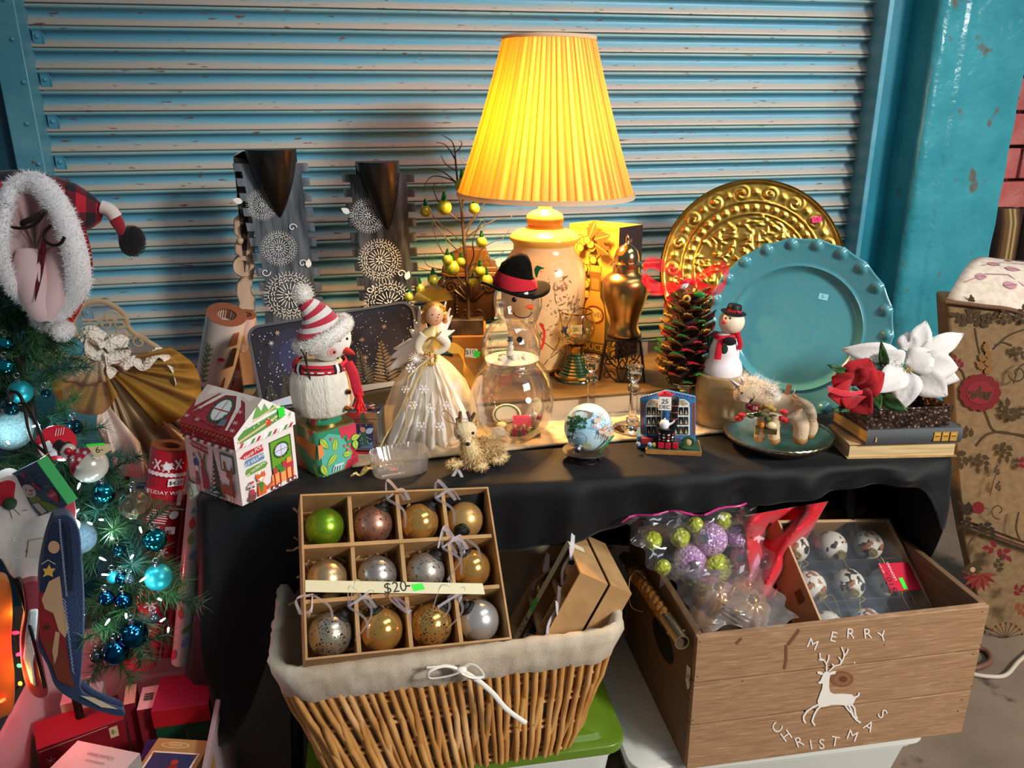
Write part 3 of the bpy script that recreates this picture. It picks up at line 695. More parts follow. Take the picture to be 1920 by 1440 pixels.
twigs=[[(876,520),(890,500),(901,470),(921,455),(942,448),(955,430)],[(873,440),(882,420),(897,400),(915,372),(923,350),(934,332)],[(866,392),(872,370),(890,345),(912,330),(938,326),(942,318)],
 [(866,390),(878,360),(899,338),(914,312),(920,300),(916,296)],[(872,450),(884,438),(906,424),(930,412),(956,408),(960,402)],[(870,460),(850,440),(825,420),(809,400),(809,384)],[(868,420),(846,402),(822,378),(812,350),(822,344)],
 [(862,345),(840,335),(815,330),(800,340),(794,360)],[(855,320),(836,308),(826,290)],[(854,300),(842,280),(832,270),(818,267)],[(853,286),(862,278),(866,268),(861,264)],[(874,486),(858,470),(838,448),(820,425),(810,410)],
 [(875,505),(850,490),(828,470),(814,436),(810,412)],[(876,540),(850,512),(826,505),(800,497),(796,476)],[(876,545),(840,520),(812,510),(780,500)],[(875,510),(888,480),(886,455),(895,430),(905,415),(912,420)],
 [(877,540),(882,500),(905,490),(930,484),(945,470)],[(858,345),(830,322),(800,316),(770,320)],[(869,430),(892,400),(905,350),(932,336)]]
for tw in twigs:
 b=MB();k0=R.uniform(-.05,.05);pts=bez([T3(x,y,k0*i/len(tw))for i,(x,y)in enumerate(tw)],4);b.tube(pts,[lerp(.0022,.0007,i/(len(pts)-1))for i in range(len(pts))],5);b.build('twig',bark,t)
TWM=t
lime=mat('lime_satin','#96a02c',rough=.3,metal=.55,c2='#b7bc4a',vs=30);gcap=mat('green_foil','#1f7a3a',rough=.2,metal=.9)
lwire=mat('lime_wire','#7fb040',rough=.3,metal=.7)
BAU=[(867,348,14.5,'largest, high on the trunk against the lampshade'),(833,389,14,'second from the left in the upper row'),(798,396,11,'hanging outermost left in the upper row'),(889,391,10.5,'just under the rim of the lampshade'),(903,454,10.5,'alone on the twig beside the lamp urn'),(848,502,14.5,'large, front one of three left of trunk'),(839,487,10,'half hidden left behind a large one'),(864,491,9,'behind the large one, against the trunk'),(900,509,10.5,'above the snowman hat, right of the trunk'),(912,526,12,'touching the brim of the snowman hat'),(887,529,9,'close to the trunk on its right, lowest there'),(812,524,10.5,'low left over the golden angel'),(787,541,10,'lower left above the angel halo'),(766,557,9,'lowest and outermost left over the snow tray')]
for i,(x,y,r,lab)in enumerate(BAU):
 w_=TWM.M@TWM.q(x,y,R.uniform(-.012,.012)-.012);s_=r*depth(w_)/F_PX
 g=Thing('bauble','lime green bauble on the twig tree, '+lab,'bauble',w_+V((0,0,s_)),0,group='lime baubles on the twig tree')
 b=MB();b.ball((0,0,-s_),s_,20,14);b.build('ball',lime,g)
 b=MB();b.lathe([(s_*.36,-.0006),(s_*.38,s_*.3),(s_*.26,s_*.7),(s_*.2,s_*1.1)],10,m=MX.Translation((0,0,-s_*.06)));b.build('cap',gcap,g,sm=0)
 b=MB();b.tube(bez([(0,0,s_),(s_*.3,0,s_*1.5),(0,0,s_*2),(s_*-.2,0,s_*2.6),(s_*.2,0,s_*3),(s_*.4,0,s_*2.6)],4),.0006,4);b.build('hook',lwire,g)
p=onz(888,602,ZA);t=Thing('carved_planter','dark carved wooden planter like a column capital behind the twig tree','planter',p+V((0,.05,0)))
cwood=mat('carved_wood','#2e1b0d',rough=.35,c2='#1a0e06',vs=25,bump=.3,bs=90,coat=.2)
z1=t.q(885,512).z;kk=t.k(885,560);W=100*kk
b=MB();b.box((0,0,z1*.5),(W*.86,.1,z1),top=1.06);b.build('body',cwood,t,bev=.004)
b=MB();b.box((0,0,z1+.006),(W*1.04,.115,.014));b.box((0,.0,z1+.020),(W*.98,.11,.014));b.build('rim',mat('rim_wood','#5e3c1a',rough=.4,c2='#482c12',vs=20),t,bev=.003)
b=MB()
for cx,cz,r_ in((-.36,.78,.13),(.36,.78,.13),(-.12,.14,.11),(.12,.14,.11)):
 b.tube([(W*(cx+r_*(1-.8*k/20)*cos(k*.55)),-.055,z1*cz+W*r_*(1-.8*k/20)*sin(k*.55))for k in range(21)],W*.028,6)
for k in range(-3,4):b.ball((W*.04*k*1.5,-.053,z1*(.6+.1*cos(k*.5))),(W*.03,.008,z1*.22),8,8,m=MX.Rotation(k*.28,4,'Y'))
for k in range(8):b.ball((W*-.26,-.053,z1*(.2+.075*k)),(.005,.005,.005),6,4)
for s_ in(-1,1):b.tube(bez([(s_*W*.48,-.05,z1*.98),(s_*W*.55,-.05,z1*.85),(s_*W*.46,-.05,z1*.7),(s_*W*.42,-.05,z1*.1)],6),W*.035,6)
b.build('carved_relief',cwood,t,sm=50)
b=MB();b.prism([(-W*.4,0),(W*.42,0),(W*.30,.045),(-W*.1,.05),(-W*.34,.03)],.05,m=MX.Translation((0,.0,z1+.027)));b.build('inner_slope',MATS['rim_wood'],t,bev=.002)

# -- plates leaning at the back
def plate_frame(px,py,rpx,lean,ztab):
 """disc standing on edge: centre seen at px,py; returns centre and radius with its lowest point on the table"""
 lo,hi=1.2,3.2
 for _ in range(50):
  d=(lo+hi)/2;c=at(px,py,d);r=rpx*d/F_PX
  if c.z-r*cos(lean)>ztab:lo=d
  else:hi=d
 return c,r
def disc_thing(name,label,cat,px,py,rpx,lean,yaw,ztab):
 c,r=plate_frame(px,py,rpx,lean,ztab);a=atan2(-c.x,c.y)+yaw
 m=MX.Translation(c)@MX.Rotation(a,4,'Z')@MX.Rotation(-lean,4,'X')@MX.Rotation(pi/2,4,'X')  # local z towards the viewer
 t=Thing(name,label,cat,c,m=m);return t,c,r
t,c,r=disc_thing('brass_charger','large embossed brass plate leaning on the shutter with a pink price sticker','plate',1407,507,167,rad(13),rad(6),TT+.001)
gold=mat('embossed_brass','#dcb458',rough=.33,metal=1,c2='#b58a34',vs=30,lo=.35,hi=.75)
def emboss(X,Y):
 rr_=np.random.default_rng(4);q=np.hypot(X,Y)/r;A_=np.arctan2(Y,X);h=np.zeros_like(q);ga=lambda d,s_:np.exp(-(d/s_)**2)
 for k in range(18):  # acanthus scrolls round the rim
  a=2*pi*k/18;cx,cy=.855*cos(a),.855*sin(a);dx,dy=X/r-cx,Y/r-cy;d=np.hypot(dx,dy);th_=np.arctan2(dy,dx);h+=.009*ga(d,.075)*(.5+.5*np.cos(d*110-th_*(1 if k%2 else-1)+k))+.006*ga(d,.02)
  a+=pi/18;dx,dy=X/r-.86*cos(a),Y/r-.86*sin(a);h+=.006*ga(np.hypot(dx,dy),.03)
 for k in range(40):a=2*pi*k/40;h+=.007*ga(np.hypot(X/r-.695*cos(a),Y/r-.695*sin(a)),.030)
 for k in range(260):  # village scene: houses, people and trees as small raised strokes
  rad_=.6*sqrt(rr_.random());a=rr_.random()*2*pi;cx,cy=rad_*cos(a),rad_*sin(a);an=rr_.choice([0,pi/2,.5,2.4]);dx,dy=X/r-cx,Y/r-cy;u,v=dx*cos(an)+dy*sin(an),-dx*sin(an)+dy*cos(an)
  h+=rr_.uniform(.002,.006)*np.exp(-(u/rr_.uniform(.02,.06))**2-(v/rr_.uniform(.008,.018))**2)*(q<.63)
 for q0 in(.62,.755,.965):h+=.005*ga(q-q0,.009)
 return h*.8
b=MB();NR,NA=90,300;II,JJ=np.meshgrid(np.arange(1,NR+1),np.arange(NA),indexing='ij');XX,YY=r*II/NR*np.cos(2*pi*JJ/NA),r*II/NR*np.sin(2*pi*JJ/NA);ZZ=emboss(XX,YY)+.012*np.maximum(0,II/NR-.6)
vs=[V((0,0,.002))]+[V(q_)for q_ in zip(XX.ravel(),YY.ravel(),ZZ.ravel())]
fs=[(0,1+j,1+(j+1)%NA)for j in range(NA)]+[(1+i*NA+j,1+(i+1)*NA+j,1+(i+1)*NA+(j+1)%NA,1+i*NA+(j+1)%NA)for i in range(NR-1)for j in range(NA)]
b.add(vs,fs);b.build('plate',gold,t,sm=70,solid=.002)
b=MB();b.lathe([(r*.985,.003),(r*1.0,.001),(r*1.003,.006),(r*.99,.009),(r*.985,.003)],96,cap=False);b.build('rolled_rim',brass,t)
st=t.I@(c+(t.M.to_3x3()@V((110/167*r,95/167*r,.016))));P=Print((110/167*r,95/167*r,.014),(1,0,0),(0,1,0));P.rect('#f0307a',0,0,.026,.016,.15);P.text('#3a1020',0,0,.013,'18-',.15);P.build('price_sticker',t)

t,c,r=disc_thing('serving_plate','large turquoise plate with a scalloped beaded rim','plate',1491,616,167,rad(14),rad(2),TT+.001)
glaze=mat('turquoise_glaze','#4a8f9a',rough=.16,c2='#548f98',vs=60,coat=.3)
NB=22
def rimr(a):
 f=(a/(2*pi)*NB)%1;return 1-.018*sin(pi*f)
def pz(q):  # height profile of the face
 if q<.62:return 0
 if q<.69:return .012*((q-.62)/.07)**1.5
 return .012+.016*(q-.69)/.31
a0=pi/2-rad(8.2)
b=MB();NR,NA=46,264;vs=[V((0,0,0))]
for i in range(1,NR+1):
 for j in range(NA):
  a=2*pi*j/NA;q=i/NR;k=q*(1+(rimr(a-a0)-1)*max(0,(q-.8)/.2));z=pz(q)
  z+=.004*math.exp(-((q-.69)/.012)**2)+.003*math.exp(-((q-.99)/.01)**2)
  f=((a-a0)/(2*pi)*NB)%1;f=min(f,1-f);dx=f/NB*2*pi*.93*r;dy=(q-.93)*r;d2=sqrt(dx*dx+dy*dy)/(r*.052)
  if d2<1:z+=r*.045*sqrt(1-d2*d2)
  vs.append(V((r*k*cos(a),r*k*sin(a),z)))
fs=[(0,1+j,1+(j+1)%NA)for j in range(NA)]+[(1+i*NA+j,1+(i+1)*NA+j,1+(i+1)*NA+(j+1)%NA,1+i*NA+(j+1)%NA)for i in range(NR-1)for j in range(NA)]
b.add(vs,fs);b.build('plate',glaze,t,sm=70,solid=.004)
P=Print((43/167*r,62/167*r,.0022),(1,0,0),(0,1,0));P.rect('#8fd0e0',0,0,.021,.014,-.15);P.text('#123040',0,0,.010,'5-',-.15);P.build('price_sticker',t)

# -- snow tray
A,B_=onz(500,772,TT+.002),onz(806,757,TT+.002)  # bottom corners
ax=(B_-A).normalized();n_=V((ax.y,-ax.x,0));lean=rad(14);W=(B_-A).length
up_=(V((0,0,1))*cos(lean)-n_*sin(lean));nn=ax.cross(up_)
m=MX(((ax.x,up_.x,nn.x,A.x),(ax.y,up_.y,nn.y,A.y),(ax.z,up_.z,nn.z,A.z),(0,0,0,1)))
m=m@MX.Rotation(rad(7.5),4,'Z')
t=Thing('snow_tray','dark rectangular tray printed with falling snow and frosted pines, leaning upright','tray',A,m=m)
def onp(px,py,t=t):
 n=t.M.to_3x3()@V((0,0,1));d=ray(px,py);k=(t.M.translation-CAM).dot(n)/d.dot(n);v=t.I@(CAM+d*k);return v.x,v.y
q0,q1,q2=onp(452,617),onp(777,568),onp(485,755)
xa,xb,ya=min(q0[0],0),W,(q0[1]+q1[1])/2+.006
xa=q0[0]+.012
def rrect(x0,y0,x1,y1,r,n=5):
 o=[]
 for cx,cy,a in((x1-r,y1-r,0),(x0+r,y1-r,pi/2),(x0+r,y0+r,pi),(x1-r,y0+r,1.5*pi)):
  o+=[(cx+r*cos(a+k*pi/2/n),cy+r*sin(a+k*pi/2/n))for k in range(n+1)]
 return o
o=rrect(xa,.0,xb,ya,.03);oi=rrect(xa+.006,.006,xb-.006,ya-.006,.026);k=len(o)
b=MB();vs=[V((x,y,0))for x,y in o]+[V((x,y,.012))for x,y in o]+[V((x,y,.012))for x,y in oi]+[V((x,y,.004))for x,y in oi]
fs=[list(range(k))[::-1],[3*k+i for i in range(k)]]+[(L*k+i,L*k+(i+1)%k,(L+1)*k+(i+1)%k,(L+1)*k+i)for L in range(3)for i in range(k)]
b.add(vs,fs);b.c[1]=hx('#262734');b.c=[c if c!=(1,1,1,1)else hx('#55565e')for c in b.c]
b.build('tray',INKG,t,sm=0)
P=Print((0,0,.0042),(1,0,0),(0,1,0),step=.00003)
P.poly('#22242f',rrect(xa+.008,.008,xb-.008,ya-.008,.022));
for cx,cy,rx,ry in((.09,.12,.055,.07),(.10,.11,.075,.05),(.30,.12,.05,.045),(.32,.11,.04,.05)):P.circ('#2a2d42',cx,cy,rx,20,ry)
P.circ('#30355a',.10,.12,.045,18,.045)
for cx,h,c1 in((.06,.07,'#3a3a34'),(.115,.06,'#a8bcd8'),(.245,.10,'#5a5547'),(.30,.11,'#857455'),(.35,.08,'#45443a'),(.02,.05,'#3c3a35'),(.20,.06,'#6a6455')):
 for k in range(26):
  s_=k/26;P.leaf(c1,cx,.014+h*s_,h*.34*(1-s_)+.004,.006,(0.35 if k%2 else pi-.35)-.0)
P.poly('#b9c6da',[(xa+.02,.009),(W-.02,.009),(W-.02,.018),(.2,.026),(.1,.034),(xa+.02,.022)])
for i in range(330):P.circ('#dfe4ee',R.uniform(xa+.014,W-.014),R.uniform(.03,ya-.014),R.choice([.0007,.0010,.0014]),6)
for i in range(12):
 x,y=R.uniform(xa+.02,W-.03),R.uniform(.06,ya-.02);P.star(R.choice(['#d8d4d0','#cda98c']),x,y,.006,6,R.random(),.22)
P.build('snow_print',t)
# -- helpers for things seen in the photo
def hit(t,c,r,px,py):
 """point of a sphere (local centre c, radius r or radii) that the photo shows at px,py, and its normal"""
 r=V((r,r,r))if not hasattr(r,'__len__')else V(r);o=t.I@CAM;d=t.I.to_3x3()@ray(px,py);f=lambda v:V((v.x/r.x,v.y/r.y,v.z/r.z))
 o2,d2=f(o-V(c)),f(d);a,b_,c_=d2.dot(d2),o2.dot(d2),o2.dot(o2)-1;D=b_*b_-a*c_
 k=(-b_-sqrt(max(D,0)))/a;p_=o+d*k;n=p_-V(c);return p_,V((n.x/r.x**2,n.y/r.y**2,n.z/r.z**2)).normalized()
def sph_pts(c,r,n,cond=None):
 o=[]
 while len(o)<n:
  d=V((R.gauss(0,1),R.gauss(0,1),R.gauss(0,1))).normalized()
  if cond is None or cond(d):o.append((V(c)+V((d.x*r[0],d.y*r[1],d.z*r[2]))if hasattr(r,'__len__')else V(c)+d*r,d))
 return o
def petal(b,base,tip,wd,up,cup=.15,n=7,col=None,fold=.25,tipw=.0):
 base,tip,up=V(base),V(tip),V(up).normalized();ax=tip-base;L_=ax.length;sd=ax.cross(up).normalized();up=sd.cross(ax).normalized();vs=[];K=4
 for i in range(n+1):
  u=i/n;w_=wd/2*(sin(pi*min(1,u**.75))**.8*(1-tipw)+tipw*(1-u))if 0<u<1 else wd*.03
  for j in range(-K//2,K//2+1):
   s_=j/(K/2);vs.append(base+ax*u+sd*w_*s_+up*(L_*cup*sin(pi*u)+w_*fold*abs(s_)+.002*sin(u*9+s_*4)))
 return b.add(vs,[(i*(K+1)+j,i*(K+1)+j+1,(i+1)*(K+1)+j+1,(i+1)*(K+1)+j)for i in range(n)for j in range(K)],col)
stick_green='#35e23c'
# -- house shaped gift box
A,Bx,Lx=onz(455,949,TT),onz(559,896,TT),onz(360,914,TT)
t=Thing('house_box','house shaped cardboard box printed with reindeer, fox and north pole signs','box',A,0)
a=Bx-A;l=Lx-A;l.z=a.z=0
def zat(px,py,base):d=ray(px,py);return(CAM+d*((base-CAM).xy.length/d.xy.length)).z
he=zat(447,818,A)-A.z;rk=.024;hr=he+.052;Hh=V((0,0,he-rk));Z=lambda z:V((0,0,z))
card=mat('white_card',attr=True,rough=.5)
b=MB();vs=[V((0,0,0)),a,a+l,l];vs+=[v+Z(he)for v in vs];b.add(vs,[(0,1,5,4),(1,2,6,5),(2,3,7,6),(3,0,4,7),(3,2,1,0)],'#efe7e2');b.build('body',card,t,sm=0)
ov=.004;an,ln=a.normalized(),l.normalized();e0=-an*ov-ln*ov
q=[-an*ov-ln*ov,a+an*ov-ln*ov,a+an*ov+l+ln*ov,l-an*ov+ln*ov];r0=a/2-ln*ov;r1=a/2+l+ln*ov
b=MB();vs=[v+Z(he-rk)for v in q]+[v+Z(he)for v in q]+[r0+Z(hr),r1+Z(hr)]
b.add(vs,[(0,1,5,8,4),(2,3,7,9,6)],'#f2efe9');b.add(vs,[(3,0,4,7),(1,2,6,5)],'#8e2028');b.add(vs,[(4,8,9,7)],'#8e2a30');b.add(vs,[(8,5,6,9)],'#efe7e2');b.build('roof_lid',card,t,sm=0)
P=Print(l-an*.0,-l,Z(1),off=.0008);s_=l.length  # left wall with shade put into its duller print colours: u 0..1, v metres
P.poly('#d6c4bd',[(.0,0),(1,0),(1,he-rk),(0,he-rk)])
P.poly('#a23238',[(.10,.098),(.16,.106),(.46,.100),(.46,.086),(.16,.092)]);P.text('#f0d8d0',.30,.0965,.010,'REINDEER GAMES',-.02,sx=1/s_*.8)
for k in range(9):z=.094-k*.0095;w_=.02+.016*k;P.poly('#33453c',[(.56-w_,z-.012),(.56+w_,z-.012),(.56,z+.008)]);P.poly('#e9e2da',[(.56-w_*.8,z-.010),(.56+w_*.3,z-.007),(.56,z-.003),(.56-w_*.4,z-.005)])
P.rect('#5c3a2a',.56,.006,.03,.012)
P.rect('#4a5a48',.83,.082,.26,.036);P.rect('#cdd4d6',.83,.082,.21,.029);P.rect('#b05a50',.78,.078,.05,.014)
P.circ('#2e4f80',.20,.062,.05,10,.010);P.circ('#e0d8d4',.21,.050,.035,10,.007);P.rect('#2e4f80',.18,.078,.03,.008);P.rect('#8a5a4a',.19,.03,.05,.03)
for x in(.16,.23,.34,.40):P.line('#6d4638',[(x,.03),(x,.002)],.012)
P.poly('#7a4a3c',[(.30,.06),(.38,.062),(.42,.03),(.30,.028)]);P.poly('#96344c',[(.30,.046),(.40,.046),(.43,.014),(.30,.012)]);P.circ('#7a4a3c',.36,.068,.045,8,.008)
for s in(-1,1):P.line('#6d4638',[(.36+s*.02,.074),(.36+s*.07,.088),(.36+s*.06,.096)],.01)
P.poly('#8a5030',[(.66,.035),(.90,.035),(.93,.016),(.66,.018)]);P.poly('#8a5030',[(.84,.035),(.90,.035),(.90,.056),(.86,.056)]);P.circ('#8a5030',.86,.058,.06,8,.007)
for x in(.68,.72,.84,.90):P.line('#7a4428',[(x,.02),(x,.001)],.014)
for s in(-1,1):P.line('#8a5030',[(.86+s*.02,.064),(.86+s*.08,.074),(.86+s*.06,.082)],.01)
for k in range(6):P.rect('#5c3a2a',.92,.044-k*.005,.05,.0028,.3)
P.off+=.002
P.build('left_wall_print',t)
P=Print(l-an*ov,-l,Z(1),off=.001)
for k in range(14):P.poly('#3f6a45' if k%4==0 else('#f0e6dd' if k%2 else '#a23238'),[(k/14,he-rk-.006),((k+.8)/14,he-rk-.006),((k+1.3)/14,he-rk+.001),((k+.5)/14,he-rk+.001)])
for k in range(26):P.rect('#d8a24a',(k+.5)/26,he-.001-.003*(k%2),.02,.003)
for k in range(12):P.circ('#e6c9a0',R.uniform(.05,.95),R.uniform(he-.018,he-.006),.008,6,.0012)
P.build('eave_print',t)
sl=(r0+Z(hr))-(q[0]+Z(he));P=Print(q[3]+Z(he),-(l+ln*2*ov),sl,off=.0008)  # roof slope, u along, v up
P.poly('#c9b6aa',[(.0,.62),(.06,.42),(.3,.86),(.55,.93),(.8,.8),(1,.4),(1,1),(0,1)]);P.poly('#d9cdc2',[(.12,.75),(.3,.9),(.6,.96),(.85,.85),(.9,1),(.1,1)])
P.poly('#d9cdc2',[(.10,.30),(.30,.62),(.42,.86),(.60,.90),(.72,.62),(.80,.10),(.84,.10),(.78,.70),(.64,.98),(.38,.94),(.24,.66)])
P.poly('#94303a',[(.18,.2),(.40,.80),(.58,.84),(.70,.55),(.76,.06)]);P.circ('#43503f',.53,.50,.17,18,.34);P.circ('#cfd6d6',.53,.50,.135,18,.27)
P.line('#a23238',[(.53,.24),(.53,.76)],.012);P.line('#a23238',[(.40,.50),(.66,.50)],.03)
for k in range(16):P.circ('#43503f',.53+.15*cos(k*.393),.5+.3*sin(k*.393),.02,6,.04)
for x,y in((.08,.16),(.2,.42),(.9,.3),(.94,.12),(.3,.14),(.86,.55)):P.star('#e8dcd4',x,y,.05,6,.2,.14)
P.poly('#5c6f78',[(.66,.12),(.78,.16),(.76,.32),(.68,.28)])
P.build('roof_print',t)
P=Print(V((0,0,0)),a,Z(1),off=.0008)  # gable end in brighter print colours for its lit side
for(z,c1,tx,arrow)in((.094,'#c23a40','North POLE',-1),(.078,'#6d8fb0','ELF VILLAGE',0),(.060,'#6d9a3a',"Elves' WORKSHOP",1)):
 P.poly(c1,[(.10-(.06 if arrow<0 else 0),z),(.13,z+.007),(.44+(.0 if arrow<=0 else .0),z+.009),(.44+(.05 if arrow>0 else 0),z+.002),(.44,z-.005),(.13,z-.007)]);P.text('#ffffff',.28,z+.001,.011 if arrow<1 else .0085,tx,.03,sx=1/a.length*.85)
P.poly('#2f5a2a',[(.54,.014),(.93,.014),(.93,.100),(.54,.100)]);P.poly('#6fa32c',[(.56,.016),(.91,.016),(.91,.098),(.56,.098)])
P.circ('#3d6a30',.735,.076,.15,16,.0165);P.circ('#cfe0f4',.735,.076,.115,16,.0125);P.line('#c23a40',[(.735,.063),(.735,.089)],.008);P.line('#c23a40',[(.62,.076),(.85,.076)],.0012)
for k in range(14):P.circ('#c0502a' if k%5==0 else '#2f5a2a',.735+.13*cos(k*.449),.076+.0145*sin(k*.449),.018,6,.002)
P.poly('#f0a860',[(.50,.010),(.92,.012),(.90,.036),(.52,.034)])
for x in(.56,.66,.78,.88):P.rect('#b3262c',x,.023,.03,.026)
for x,z,c1,w_,h in((.58,.040,'#c23a40',.07,.012),(.66,.044,'#3f8a3a',.10,.010),(.76,.044,'#c23a40',.09,.016),(.84,.046,'#e8a050',.09,.02),(.70,.036,'#3f8a3a',.1,.008),(.85,.040,'#c23a40',.12,.01)):P.rect(c1,x,z,w_,h)
for x in(.52,.62,.82,.90):P.circ('#8a1f3a',x,.008,.038,10,.0052);P.circ('#f4ece8',x,.008,.02,8,.0028)
P.poly('#e8652a',[(.24,.006),(.38,.006),(.40,.02),(.33,.034),(.26,.03)]);P.poly('#e8652a',[(.24,.046),(.26,.036),(.34,.034),(.40,.044),(.38,.054),(.34,.048),(.29,.048),(.26,.054)]);P.poly('#f4ece8',[(.26,.040),(.32,.034),(.37,.041),(.32,.043)]);P.poly('#3f8a3a',[(.26,.034),(.34,.032),(.35,.028),(.30,.008),(.27,.028)]);P.poly('#e8652a',[(.40,.01),(.50,.016),(.52,.024),(.42,.018)])
P.poly('#7a4a40',[(.06,.010),(.11,.002),(.19,.006),(.21,.018),(.14,.022)]);P.poly('#c23a50',[(.10,.018),(.19,.016),(.18,.026),(.13,.028)]);P.circ('#c8beb8',.13,.034,.06,10,.006);P.rect('#c23a40',.15,.041,.07,.004);P.rect('#3a3230',.10,.032,.04,.003);P.rect('#3a3230',.17,.031,.04,.003)
P.build('right_wall_print',t)
P=Print(-ln*ov,a,Z(1),off=.001)
def gz(x):return he+(hr-he)*(1-abs(2*x-1))
P.poly('#5f9a4a',[(.03,he-.004),(.14,he+.006),(.80,he+.018),(.86,he+.004),(.80,he+.001),(.45,he-.008),(.06,he-.016)]);P.poly('#6fae58',[(.30,he+.020),(.40,he+.044),(.46,he+.028),(.52,he+.042),(.58,he+.026),(.66,he+.034),(.72,he+.022)])
P.line('#eec898',[(.30,he+.016),(.78,he+.030)],.003);P.line('#eec898',[(.02,he-.012),(.86,he+.012)],.004);P.flower('#d8402a',.55,he+.003,.0,1)if 0 else P.poly('#d8402a',[(.55+(.08 if k%2 else .03)*cos(k*pi/8),he+.003+(.011 if k%2 else .004)*sin(k*pi/8))for k in range(16)])
for k in range(10):P.poly(('#c23a40','#ffffff','#4f9a4a')[k%3],[(.03+k*.095,he-rk),(.07+k*.095,he-rk),(.12+k*.095,he-rk+.008),(.08+k*.095,he-rk+.008)])
for k in range(10):P.circ('#e8f4e0',R.uniform(.15,.75),R.uniform(he,he+.012),.012,6,.0014)
P.off+=.0005;P.rect(stick_green,.77,he+.014,.11,.020,0);P.text('#222222',.93,he+.006,.012,'5-',.3,sx=1/a.length)
P.build('gable_print',t)

# -- fruit printed tin with plush snowman
A,Bx,Lx=onz(600,897,TT),onz(674,872,TT),onz(559,872,TT)
a=Bx-A;l=Lx-A;a.z=l.z=0;ctr=A+a/2+l/2
t=Thing('fruit_tin','red and green tin printed with pears and leaves under the plush snowman','tin',ctr,atan2(a.y,a.x));hT=zat(601,812,A)-A.z
sx,sy=a.length,abs(l.cross(a.normalized()).z);ro_=rrect(-sx/2,-sy/2,sx/2,sy/2,.012,4)
def extr(b,o,z0,z1,col=None,top=True):k=len(o);b.add([V((x,y,z))for z in(z0,z1)for x,y in o],[(i,(i+1)%k,k+(i+1)%k,k+i)for i in range(k)]+([list(range(k,2*k))]if top else[])+[list(range(k))[::-1]],col);return b
tinp=mat('tin_print','#2f8a6a',rough=.25,c2='#b8283a',vs=14,lo=.50,hi=.53,coat=.4)
extr(MB(),ro_,0,hT).build('tin_body',tinp,t,sm=50)
tgold=mat('tin_gold','#a8925a',rough=.3,metal=.9)
b=MB();extr(b,[(x*1.015,y*1.015)for x,y in ro_],hT,hT+.003);b.build('gold_rim',tgold,t,sm=40);b=MB();extr(b,[(x*1.01,y*1.01)for x,y in ro_],0,.003);b.build('gold_rim',tgold,t,sm=40)
b=MB();rl=min(sx,sy)*.40;b.lathe([(rl,hT+.003),(rl,hT+.020),(rl-.002,hT+.021),(0,hT+.021)],32);b.build('lid',tinp,t,sm=40)
b=MB();b.lathe([(rl-.001,hT+.0035),(rl+.0025,hT+.0035),(rl+.0025,hT+.006),(rl-.001,hT+.006)],32,cap=False);b.build('lid_rim',tgold,t)
P=Print((-sx/2,-sy/2,0),(1,0,0),off=.0006)
P.poly('#55b0a0',[(.008,.0),(sx*.7,.004),(sx*.85,hT*.35),(sx*.6,hT*.8),(sx*.3,hT*.92),(.006,hT*.8)])
P.poly('#c8344a',[(sx*.55,hT*.98),(sx*.98,hT*.98),(sx*.98,hT*.72),(sx*.8,hT*.66),(sx*.7,hT*.8),(sx*.6,hT*.7)]);P.poly('#c8344a',[(sx*.98,.004),(sx*.98,hT*.32),(sx*.85,hT*.25),(sx*.7,.02),(sx*.6,.003)])
for x,y,L_,an in((.40,.50,.028,1.35),(.46,.44,.034,3.9),(.60,.36,.022,-.1),(.08,.86,.03,-1.0),(.82,.66,.022,.1),(.9,.62,.022,-1.4),(.05,.30,.03,-1.2)):P.leaf('#5a7a2a',sx*x,hT*y,L_*1.06,.015,an);P.leaf('#a9c850',sx*x,hT*y,L_,.012,an,'#5a7a2a')
P.poly('#d98a4a',[(0,hT*.74),(sx*.12,hT*.74),(sx*.14,hT*.5),(0,hT*.42)])
for x,y in((.34,.8),(.66,.56),(.76,.56),(.74,.68),(.72,.46)):P.circ('#d8584a',sx*x,hT*y,.0032,8)
for k in range(4):P.poly('#cfd8da',[(sx*(.30+.06*k),.006),(sx*(.325+.06*k),.006),(sx*(.36+.06*k),hT*.17),(sx*(.33+.06*k),hT*.17)])
P.poly('#cfd8da',[(sx*.34,hT*.17),(sx*.58,hT*.17),(sx*.60,hT*.21),(sx*.36,hT*.21)]);P.build('leaf_print',t)
P=Print((-sx/2,sy/2,0),(0,-1,0),off=.0006);P.poly('#d07a36',[(.006,hT*.55),(sy*.4,hT*.50),(sy-.012,hT*.34),(sy-.002,hT*.74),(sy*.5,hT*.74),(.006,hT*.72)]);P.leaf('#8aa83e',sy*.8,hT*.30,.035,.014,-1.2,'#4a6a22');P.build('pear_print',t)
p=V((ctr.x,ctr.y,TT+hT+.0215));cxp=610
t=Thing('plush_snowman','plush snowman in a cable knit sweater and striped hat standing on the fruit tin','snowman',p)
fl_=mat('white_fleece','#e9e4dc',rough=.95,bump=.5,bs=400,sheen=.3);knit=mat('cable_knit','#ddd7c8',rough=.95,bump=.9,bs=260,st=(1,1,.35),sheen=.2)
def cable(a_,j,r):return 1+.035*max(0,cos(a_*9))**3*(1.0 if(int((a_*9+pi)/(2*pi))%2)else .35+.65*abs(sin(j*1.25)))-.012*abs(sin(a_*36))
pr=t.prof(cxp-2,[(40,790),(50,783),(56,765),(58.5,740),(57,712),(50,692),(43,682),(40,676)])
pr=[(lerp(pr[int(i)][0],pr[min(int(i)+1,7)][0],i%1),lerp(pr[int(i)][1],pr[min(int(i)+1,7)][1],i%1))for i in[k*.25 for k in range(29)]];zmin,ztop=pr[0][1],pr[-1][1];pr=[(r,(z-zmin)*ztop/(ztop-zmin))for r,z in pr]
b=MB();b.lathe(pr,144,flute=cable);b.build('sweater_body',knit,t,sm=70)
